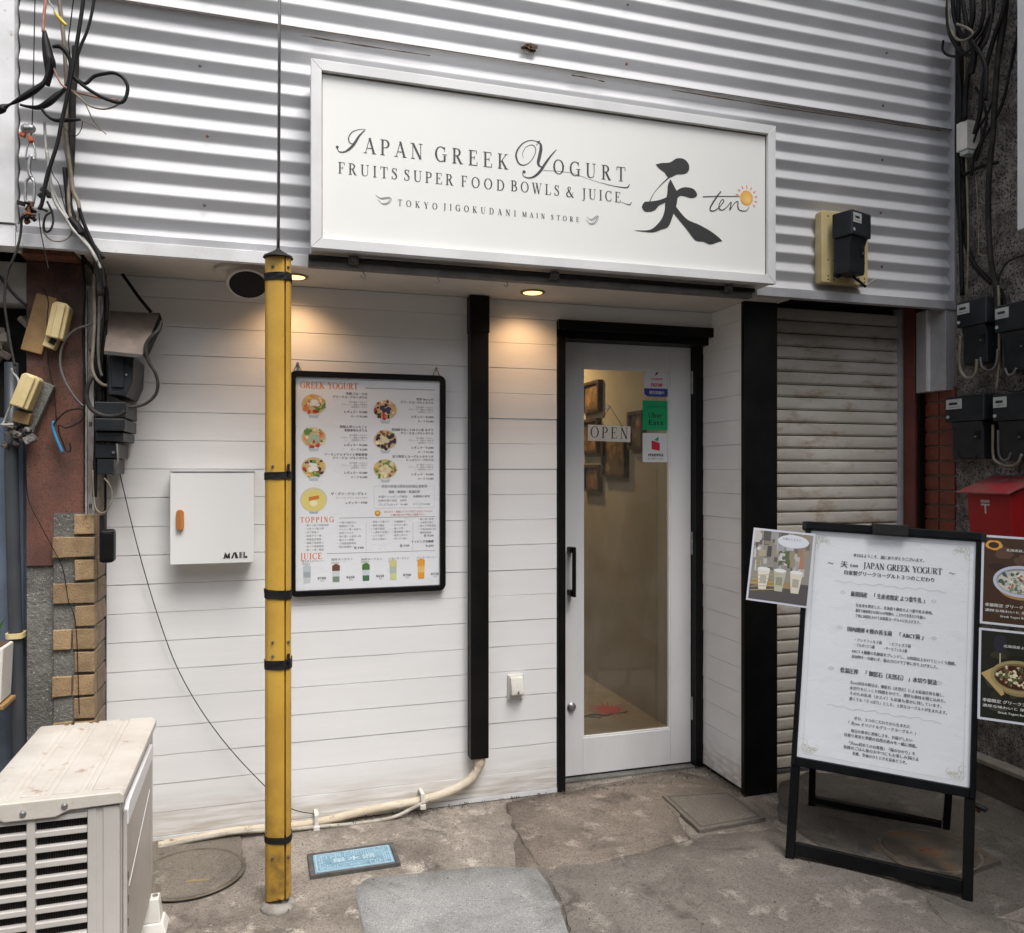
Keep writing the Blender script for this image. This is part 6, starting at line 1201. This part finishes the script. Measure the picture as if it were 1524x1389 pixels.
 ('tan_cable','tan cord looped below the lower meter box',[(-0.5712,-0.26,1.435),(-0.5691,-0.26,1.3646),(-0.5627,-0.26,1.3059),(-0.5415,-0.26,1.2844),(-0.5202,-0.26,1.303),(-0.5095,-0.26,1.3453),(-0.518,-0.26,1.3831),(-0.5351,-0.26,1.4068)],.0026,M_ct),
): cable(*a)
gR='loose cables on the right wall'
for a in (
 ('wall_cable','thick black cable down the corner between ribbed cladding and pebbledash',[(3.06,-0.4309,3.6661),(3.06,-0.4309,3.2323),(3.06,-0.4271,2.8618),(3.06,-0.4347,2.6423),(3.06,-0.4608,2.5112),(3.06,-0.5084,2.3826),(3.06,-0.5619,2.3094),(3.06,-0.6105,2.2567)],.011,M_cb),
 ('wall_cable','thick dark cable bending behind the upper meters',[(3.03,-0.7173,3.4966),(3.03,-0.6712,3.233),(3.03,-0.6512,3.0096),(3.03,-0.6444,2.8957),(3.03,-0.624,2.7275),(3.03,-0.6206,2.5229),(3.03,-0.6342,2.3431),(3.03,-0.6579,2.2354),(3.03,-0.6646,2.1032)],.012,M_cd),
 ('wall_cable','dark cable beside the tan cable on the pebbledash',[(3.06,-0.4534,3.3451),(3.06,-0.4571,3.0355),(3.06,-0.4608,2.788),(3.06,-0.4719,2.5388),(3.06,-0.4975,2.4096),(3.06,-0.5407,2.3233),(3.06,-0.6173,2.2522),(3.06,-0.6645,2.2039),(3.06,-0.6778,2.1025)],.007,M_cd),
 ('wall_cable','tan cable running straight down the pebbledash',[(3.05,-0.4777,3.3928),(3.05,-0.4814,2.963),(3.05,-0.4924,2.6539),(3.05,-0.496,2.4397),(3.05,-0.4851,2.1983)],.005,M_ct),
 ('wall_cable','thin tan cable in the middle of the pebbledash',[(3.06,-0.5264,2.765),(3.06,-0.5371,2.6407),(3.06,-0.5442,2.4579),(3.06,-0.5548,2.395),(3.06,-0.6909,2.3835),(3.06,-0.8175,2.3839)],.003,M_ct),
 ('wall_cable','black cable slanting from the right edge over the pebbledash',[(3.03,-0.7936,3.3407),(3.03,-0.7558,3.2479),(3.03,-0.7302,3.1468),(3.03,-0.7043,3.0443),(3.03,-0.6779,2.9836),(3.03,-0.6308,2.9304),(3.03,-0.5825,2.8757),(3.03,-0.5544,2.8118)],.006,M_cb),
 ('wall_cable','second black cable slanting down the pebbledash',[(3.04,-0.715,3.4996),(3.04,-0.6954,3.3379),(3.04,-0.6623,3.1807),(3.04,-0.6421,3.0733),(3.04,-0.608,3.0059),(3.04,-0.5592,2.9547),(3.04,-0.5236,2.8846)],.005,M_cb),
 ('wall_cable','thin black cable beside the white sign box',[(3.05,-0.7449,3.3135),(3.05,-0.7321,3.206),(3.05,-0.6997,3.1067),(3.05,-0.6734,3.0317),(3.05,-0.6466,2.985)],.004,M_cb),
 ('wall_cable','dark cable curving in from the right edge below the white sign box',[(3.04,-0.8494,2.3294),(3.04,-0.7725,2.3351),(3.04,-0.7085,2.3255),(3.04,-0.6756,2.2902),(3.04,-0.6556,2.2453)],.005,M_cd),
 ('coiled_cable','large dark coil of cable at the top right corner of the cladding',[(2.98,-0.4559,3.607),(2.98,-0.4484,3.5193),(2.98,-0.4635,3.4196),(2.98,-0.508,3.3301),(2.98,-0.5799,3.2586),(2.98,-0.6356,3.2722),(2.98,-0.6695,3.3274),(2.98,-0.6762,3.4248),(2.98,-0.6628,3.519)],.009,M_cd),
 ('coiled_cable','inner loop of the dark coil at the top right',[(2.97,-0.4882,3.5871),(2.97,-0.4956,3.477),(2.97,-0.5322,3.3824),(2.97,-0.5858,3.331),(2.97,-0.6311,3.3487),(2.97,-0.6516,3.4221),(2.97,-0.6448,3.5276)],.009,M_cb),
 ('coiled_cable','lowest loose loop of the dark coil at the top right',[(2.96,-0.4454,3.3951),(2.96,-0.4416,3.3541),(2.96,-0.4681,3.3166),(2.96,-0.52,3.285),(2.96,-0.5847,3.2769),(2.96,-0.6335,3.3051),(2.96,-0.6675,3.3396),(2.96,-0.6943,3.3828)],.0055,M_cb),
 ('coiled_cable','tan cable ring tied in the dark coil at the top right',[(2.95,-0.4854,3.5852),(2.95,-0.4891,3.462),(2.95,-0.5076,3.3919),(2.95,-0.5442,3.3432),(2.95,-0.587,3.3272),(2.95,-0.6151,3.3363),(2.95,-0.587,3.3744),(2.95,-0.5296,3.4225)],.005,M_ct),
 ('coiled_cable','black cable crossing the dark coil at the top right',[(2.96,-0.5345,3.589),(2.96,-0.5633,3.4537),(2.96,-0.5776,3.3573),(2.96,-0.6127,3.2923),(2.96,-0.654,3.2135),(2.96,-0.6743,3.1344),(2.96,-0.6675,3.0222)],.009,M_cb),
 ('coiled_cable','black cable loop behind the dark coil at the top right',[(3,-0.6782,3.5137),(3,-0.6581,3.3801),(3,-0.6171,3.3138),(3,-0.5612,3.2381),(3,-0.5325,3.1468),(3,-0.5253,2.9996)],.011,M_cb),
 ('wall_cable','black cable at the right side of the dark coil',[(3,-0.7436,3.4762),(3,-0.7177,3.3768),(3,-0.6782,3.2972),(3,-0.6445,3.2125),(3,-0.6171,3.1083),(3,-0.6033,2.9968),(3,-0.5753,2.9195)],.010,M_cb),
 ('wall_cable','black cable bunch end running down beside the white junction box',[(3.03,-0.4523,3.4026),(3.03,-0.4672,3.2418),(3.03,-0.4747,3.1161),(3.03,-0.471,2.9953),(3.03,-0.4635,2.8451),(3.03,-0.4672,2.66),(3.03,-0.4747,2.4742),(3.03,-0.482,2.2282)],.010,M_cb),
 ('wall_cable','dark cable tied across the pebbledash at junction box height',[(3.04,-0.4502,2.7834),(3.04,-0.5018,2.7775),(3.04,-0.5557,2.7825),(3.04,-0.608,2.7755),(3.04,-0.659,2.7688)],.008,M_cb),
 ('wall_cable','loose black cable slack behind the white junction box',[(3.04,-0.545,3.1467),(3.04,-0.5803,3.0712),(3.04,-0.6012,2.9881),(3.04,-0.5803,2.9075),(3.04,-0.5379,2.843),(3.04,-0.5236,2.7578)],.006,M_cb),
 ('coiled_cable','thick black cable end hanging in the dark coil at the top right',[(2.97,-0.5823,3.5634),(2.97,-0.5964,3.4375),(2.97,-0.5788,3.3583),(2.97,-0.6034,3.2574),(2.97,-0.5893,3.1758)],.012,M_cb),
 ('meter_cable','pale looped cable under the upper left meter',[(3,-0.5034,2.0403),(3,-0.4961,1.9353),(3,-0.5034,1.8829),(3,-0.5325,1.8494),(3,-0.5647,1.8459),(3,-0.5859,1.8732),(3,-0.5894,1.923)],.0075,M_ct),
 ('meter_cable','grey looped cable at the right under the upper left meter',[(3,-0.6068,1.9296),(3,-0.6137,1.8905),(3,-0.6377,1.87),(3,-0.6681,1.8693),(3,-0.6881,1.8957),(3,-0.6948,1.9523)],.0055,M_cg),
 ('meter_cable','grey looped cable under the upper right meter',[(3,-0.7243,2.0051),(3,-0.7243,1.8056),(3,-0.7436,1.7752),(3,-0.7818,1.7631),(3,-0.8192,1.7735),(3,-0.8497,1.8063)],.006,M_cd),
 ('meter_cable','small looped cable under the upper right meter',[(3,-0.7307,1.8675),(3,-0.7436,1.8376),(3,-0.7628,1.8354),(3,-0.785,1.8609)],.005,M_cg),
 ('meter_cable','thin dark looped cable under the lower left meter',[(3,-0.485,1.5323),(3,-0.4961,1.4896),(3,-0.5325,1.468),(3,-0.5682,1.4766),(3,-0.5894,1.506)],.004,M_cd),
 ('meter_cable','pale outer looped cable under the lower right meter',[(3,-0.6715,1.6317),(3,-0.6715,1.5044),(3,-0.6915,1.4695),(3,-0.7436,1.452),(3,-0.7881,1.463),(3,-0.8099,1.5018)],.006,M_ct),
 ('meter_cable','inner looped cable under the lower right meter',[(3,-0.6981,1.6073),(3,-0.6981,1.5154),(3,-0.7145,1.4807),(3,-0.7436,1.4804),(3,-0.7596,1.5084)],.0055,M_cg),
 ('meter_cable','vertical tan cable between the two upper meters',[(3.02,-0.6802,2.2299),(3.02,-0.6835,2.0703),(3.02,-0.6835,1.897),(3.02,-0.6702,1.7828)],.006,M_ct),
 ('board_cable','black cable tails hanging below the meter on the cream board',[(2.3864,-0.44,2.3188),(2.3759,-0.44,2.2888),(2.3934,-0.44,2.2783),(2.4144,-0.44,2.3091)],.007,M_cb),
 ('board_cable','second black cable tail below the meter on the cream board',[(2.4567,-0.44,2.3181),(2.4709,-0.44,2.2838),(2.5064,-0.44,2.2626),(2.535,-0.44,2.2439)],.006,M_cb),
 ('board_cable','white wire end poking right from the cream board bottom',[(2.5078,-0.43,2.2531),(2.5436,-0.43,2.2496),(2.5725,-0.43,2.2694),(2.5942,-0.43,2.2798)],.003,M_cw),
): cable(*a,group=gR)
# insulator, shackle and chain at the left
ch=thing('shackle_chain','steel insulator, hook and chain link hanging over the cladding beside the white panel','chain',(-0.7199,-0.44,2.5068))
c=Vector((-0.7256,-0.44,2.5343)); b=MB()
b.lathe([(.004,-.022),(.012,-.018),(.017,-.006),(.013,.0),(.017,.008),(.010,.018),(.004,.022)],c,Matrix.Rotation(R(80),3,'Y'),14); b.build('insulator',M_steel,ch,smooth=True)
for px in ((33,202),(46,208)): pass
c=Vector((-0.7409,-0.44,2.5129)); MB().obox(c,.016,.02,.014,Matrix.Rotation(.4,3,'Y')).build('orange_clamp',mat('orange_rust_paint',(.42,.09,.03),rough=.7),ch,bev=.003)
c=Vector((-0.718,-0.44,2.5006)); MB().obox(c,.014,.02,.018,Matrix.Rotation(-.3,3,'Y')).build('orange_clamp',mat('orange_rust_paint',(.42,.09,.03)),ch,bev=.003)
for n_,pts,r in (('wire_loop',[(-0.7218,-0.44,2.4958),(-0.7294,-0.44,2.4689),(-0.7313,-0.44,2.4384),(-0.718,-0.44,2.4486),(-0.7064,-0.44,2.4369),(-0.7064,-0.44,2.4716),(-0.7141,-0.44,2.4967)],.0028),('hook',[(-0.716,-0.44,2.4488),(-0.7218,-0.44,2.4308),(-0.7237,-0.44,2.4046),(-0.7199,-0.44,2.3834),(-0.7141,-0.44,2.3797)],.006),('chain_link',[(-0.7199,-0.44,2.3791),(-0.7313,-0.44,2.3649),(-0.7332,-0.44,2.3322),(-0.7332,-0.44,2.3041),(-0.7218,-0.44,2.2879),(-0.7103,-0.44,2.3021),(-0.7084,-0.44,2.3348),(-0.7103,-0.44,2.3671),(-0.7199,-0.44,2.3791)],.0045),('eye_bolt',[(-0.7199,-0.44,2.3011),(-0.7237,-0.44,2.2748),(-0.7218,-0.44,2.2533)],.006)):
    q=MB(); q.tube(smoothpts(pts,5),r,8); q.build(n_,M_steel if n_!='eye_bolt' else M_rust,ch,smooth=True)
jl=thing('rusty_junction','rusty cable clamp lump with tape above the white drip trim','clamp',(-0.7223,-0.43,2.265))
rd=random.Random(4)
for i in range(16):
    c=Vector((-0.7223,-0.43,2.265))+Vector((rd.uniform(-.025,.045),rd.uniform(-.02,.02),rd.uniform(-.03,.03)))
    MB().obox(c,rd.uniform(.008,.028),rd.uniform(.01,.02),rd.uniform(.006,.014),Matrix.Rotation(rd.uniform(0,3),3,Vector((rd.random(),rd.random(),rd.random())).normalized())).build('clamp_piece',(M_rust,M_cb,M_cd)[i%3],jl,bev=.002)
cl=thing('cable_clamp','blue black cable clamp on the black cables left of the bundle','clamp',(-0.6679,-0.49,2.3224))
for i,(dx,dz,s_) in enumerate(((0,0,.022),(.012,-.012,.018),(-.010,-.016,.016))):
    MB().obox(Vector((-0.6679,-0.49,2.3245))+Vector((dx,0,dz)),s_,.02,s_*.7,Matrix.Rotation(.5+i,3,'Y')).build('clamp_piece',(M_meter,M_cb,M_cb)[i],cl,bev=.003)
tp_=thing('tape_wrap','black tape wrap binding the slanting cable bundle over the drip trim','tape',(-0.5957,-0.43,2.246))
q=MB(); q.tube(smoothpts([(-0.6076,-0.43,2.2581),(-0.5957,-0.43,2.2438),(-0.5839,-0.43,2.2294),(-0.5759,-0.43,2.208)],3),.015,10); q.build('tape_sleeve',M_cb,tp_,smooth=True)
# white junction box on pebbledash
jb=thing('junction_box','small white junction box high on the pebbledash wall','box',(3,-0.5397,2.9187))
a=(3.02,-0.4769,3.0039);c=(3.02,-0.5352,2.8748)
MB().box(3.0,3.08,min(a[1],c[1]),max(a[1],c[1]),c[2],a[2]).build('box_body',M_ivory,jb,bev=.004)
MB().box(3.01,3.07,min(a[1],c[1])+.005,max(a[1],c[1])-.01,c[2]-.02,c[2]-.001).build('box_gland',M_label,jb,bev=.003)
# cream covers and boards on the brown slab
def rbox(t,name,px,m,w,h,y0,y1,tilt,bev=.004,cut=0):
    c=Vector((px[0],(y0+y1)/2,px[2])); b=MB(); M=Matrix.Rotation(tilt,3,'Y')
    if cut:
        pts=[(-w/2,-h/2),(w/2,-h/2),(w/2,h/2-cut),(w/2-cut,h/2),(-w/2+cut,h/2),(-w/2,h/2-cut)]; d=abs(y1-y0)/2
        vs=[c+M@Vector((x,yy,z)) for yy in (-d,d) for x,z in pts]; n=6
        b.add(vs,[tuple(range(n)),tuple(range(2*n-1,n-1,-1))]+[(i,i+n,(i+1)%n+n,(i+1)%n) for i in range(n)])
    else: b.obox(c,w,abs(y1-y0),h,M)
    return b.build(name,m,t,bev=bev)
t=thing('switch_cover','upper cream plastic cover tilted on a brown board on the slab pillar','cover',(-0.7094,-0.23,1.9371))
rbox(t,'mounting_board',(-0.7457,-0.225,1.943),M_tboard,.068,.205,-.226,-.214,R(14))
rbox(t,'cover_body',(-0.6736,-0.27,1.9483),M_tan,.056,.125,-.292,-.232,R(11),.005,.012)
rbox(t,'cover_ridge',(-0.6712,-0.3,1.9431),M_tan,.026,.118,-.303,-.2925,R(11),.004)
rbox(t,'open_terminal',(-0.7006,-0.26,1.8745),M_tan,.038,.04,-.275,-.232,R(20),.003); rbox(t,'terminal_screw',(-0.692,-0.28,1.8765),M_void,.02,.02,-.2795,-.2755,R(30),.001)
t=thing('fuse_cover','lower cream plastic cover tilted on a dusty grey bracket at far left','cover',(-0.7856,-0.23,1.6898))
rbox(t,'dusty_bracket',(-0.7528,-0.23,1.6489),M_conc,.05,.19,-.245,-.208,R(22))
rbox(t,'cover_body',(-0.7666,-0.29,1.701),M_tan,.058,.118,-.315,-.25,R(20),.005,.01)
rbox(t,'cover_ridge',(-0.7627,-0.33,1.6974),M_tan,.024,.110,-.327,-.3155,R(20),.004)
rbox(t,'open_terminal',(-0.7837,-0.27,1.6132),M_tboard,.05,.04,-.285,-.25,R(15),.003)
b=MB()
for i in range(14): b.obox(Vector((-0.8009,-0.25,1.5498))+Vector((random.uniform(-.05,.04),random.uniform(-.03,.03),random.uniform(-.03,.04))),random.uniform(.015,.04),.03,random.uniform(.01,.03),Matrix.Rotation(random.uniform(0,3),3,'Y'))
b.build('dust_lumps',M_rough,t,bev=.004)
# metal hood and the two meter boxes below
t=thing('metal_hood','dusty brown bent metal hood over the meter box beside the white boards','hood',(-0.4467,-0.2,1.9318))
A_=(-0.5446,-0.1,2.0225);B_=(-0.3731,-0.1,2.0249);C_=(-0.4015,-0.34,1.8345);D_=(-0.5214,-0.34,1.8433)
b=MB(); nrm2=(Vector(B_)-Vector(A_)).cross(Vector(D_)-Vector(A_)).normalized()*.004
vs=[Vector(p) for p in (A_,B_,C_,D_)]; b.add([tuple(v) for v in vs]+[tuple(v+nrm2) for v in vs],[(0,1,2,3),(7,6,5,4),(0,4,5,1),(1,5,6,2),(2,6,7,3),(3,7,4,0)]); b.build('hood_sheet',mat('dusty_brown_metal',(.17,.135,.11),(.11,.085,.068),scale=9,rough=.75,c3=(.28,.25,.2),s3=25,r3=(.68,.85)),t)
E_=(-0.3581,-0.13,1.9827); b=MB(); b.add([B_,E_,(C_[0]+.014,C_[1],C_[2]-.02),C_],[(0,1,2,3)]); b.build('hood_side',M_cb,t)
b=MB(); b.add([D_,C_,(C_[0],C_[1]+.002,C_[2]-.012),(D_[0],D_[1]+.002,D_[2]-.012)],[(0,1,2,3)]); b.build('hood_lip',M_iron,t)
t=thing('meter_box','dark grey meter box hanging under the dusty metal hood','electricity meter',(-0.5017,-0.2,1.7724),group='electricity meters')
a=(-0.5173,-0.29,1.8365);c=(-0.4555,-0.29,1.6935); MB().prism([(a[0],a[2]),(c[0]+.02,a[2]),(c[0]+.015,c[2]+.05),(c[0]-.006,c[2]),(a[0],c[2]+.004)],'y',-.29,-.02).build('box_body',M_meter,t,bev=.005)
MB().box(a[0]+.012,a[0]+.05,-.297,-.291,c[2]+.03,a[2]-.012).build('box_cover',M_meter,t,bev=.002); MB().lathe([(.004,0),(.004,.004)],(c[0]-.004,-.291,c[2]+.075),Matrix.Rotation(R(90),3,'X'),10).build('screw',M_steel,t)
MB().box(c[0]+.004,c[0]+.016,-.293,-.2905,c[2]+.10,c[2]+.115).build('latch',M_void,t)
t=thing('meter_box','dark grey ribbed meter box with lower cover, beneath the grey cable loop','electricity meter',(-0.5154,-0.25,1.5533),group='electricity meters')
for (x0,z0_,x1,z1_,yf) in ((142,600,187,622,-.275),(143,622,186,642,-.29),(144,642,184,656,-.285),(142,658,172,682,-.25),(144,682,168,705,-.245)):
    a=W2=None
bxs=[(-0.5612,1.6728),(-0.4613,1.6188),(-0.5591,1.6146),(-0.4634,1.5716),(-0.557,1.568),(-0.4699,1.5362),(-0.5612,1.5283),(-0.4913,1.4773),(-0.557,1.4747),(-0.5041,1.4209)]
for i in range(5):
    (x0,z1_),(x1,z0_)=bxs[2*i],bxs[2*i+1]; MB().box(x0,x1,-(.29,.30,.285,.27,.265)[i],-.03,z0_,z1_).build('box_section',M_meter,t,bev=.004)
q=MB(); x,z=bxs[7]; q.tube([(x,-.28,z+.05),(x+.004,-.28,z-.01),(x-.012,-.28,z-.06)],.004,6); q.build('box_strap',M_cg,t,smooth=True); MB().lathe([(.005,0),(.005,.005)],(x-.012,-.271,z+.02),Matrix.Rotation(R(90),3,'X'),10).build('screw',M_steel,t)
t=thing('doorbell_box','small glossy black rounded box on the brick corner beside the white boards','box',(-0.5355,-0.22,1.1678))
a=(-0.5482,-0.27,1.1117);c=(-0.4971,-0.27,1.2277)
MB().box(a[0],c[0]-.004,-.285,-.225,a[2],c[2]).build('box_body',M_black,t,bev=.012,seg=3); MB().box(a[0]-.004,a[0]+.012,-.25,-.20,a[2]+.0,c[2]+.05).build('box_bracket',M_blackm,t,bev=.003)
MB().box(a[0]+.016,c[0]-.006,-.2885,-.2855,a[2]+.012,c[2]-.012).build('box_lens',M_black,t,bev=.004)
# ---------------------------------------------------------------- red mailbox
rm=thing('red_mailbox','red metal house mailbox with pitched lid and white postal mark on the dark wall','mailbox',(3.0,-.71,.95))
b=MB(); b.add([(2.93,-.818,1.335),(2.93,-.60,1.335),(2.955,-.61,.98),(2.955,-.81,.98),(3.09,-.818,1.40),(3.09,-.60,1.40),(3.09,-.61,.98),(3.09,-.81,.98)],[(0,1,2,3),(7,6,5,4),(0,4,5,1),(3,2,6,7),(1,5,6,2),(0,3,7,4)]); b.build('mailbox_body',M_red,rm,bev=.004)
b=MB(); b.prism([(2.895,1.334),(2.895,1.342),(3.095,1.412),(3.095,1.402)],'y',-.838,-.578); b.v=b.v; b2=MB(); 
b2.add([(2.895,-.838,1.334),(2.895,-.578,1.334),(3.095,-.578,1.402),(3.095,-.838,1.402),(2.895,-.838,1.342),(2.895,-.578,1.342),(3.095,-.578,1.412),(3.095,-.838,1.412)],[(3,2,1,0),(4,5,6,7),(0,1,5,4),(1,2,6,5),(2,3,7,6),(3,0,4,7)]); b2.build('mailbox_lid',M_redtop,rm,bev=.002)
P=Print(); wv=(.62,.6,.6)
P.rect(-.022,.022,.0,.007,wv);P.rect(-.004,.004,-.034,0,wv);P.rect(-.022,.022,.012,.024,(.55,.42,.42))
P.build('postal_mark',rm,(2.9310,-.695,1.285),(0,-1,0),Vector((-.07,0,1)).normalized(),label='white postal mark under small worn lettering')
for me in bpy.data.meshes:
    if me.users==0: bpy.data.meshes.remove(me)

# grit swept against the foot of the wall and along the joints
gt=MB(); rd=random.Random(9)
def grain(x,y,s,z0=0):
    if .12<x<.5 and -.5<y<-.27: return
    z=gz(x,y)+.006+s*.3; M=Matrix.Rotation(rd.uniform(0,6.28),3,Vector((rd.uniform(-1,1),rd.uniform(-1,1),1)).normalized())
    gt.obox((x,y,z),s*rd.uniform(.7,1.5),s,s*rd.uniform(.4,.8),M)
for i in range(420): grain(rd.uniform(-.4,2.0),-.012-abs(rd.gauss(0,.035)),rd.uniform(.0015,.005))
for i in range(500): grain(rd.uniform(-.6,2.9),rd.uniform(-1.3,-.05),rd.uniform(.0015,.0045))
for i in range(160): grain(1.3+rd.random()*.75,.07-abs(rd.gauss(0,.03)),rd.uniform(.0015,.004))
for i in range(200): grain(2.03-abs(rd.gauss(0,.03)),rd.uniform(-.3,.08),rd.uniform(.0015,.0045))
o=gt.build('grit',mat('grit_grains',(.2,.17,.14),(.07,.06,.05),scale=60,rough=.95)); tag(o,'fine grit and crumbs lying on the ground along the wall foot','grit',kind='stuff')
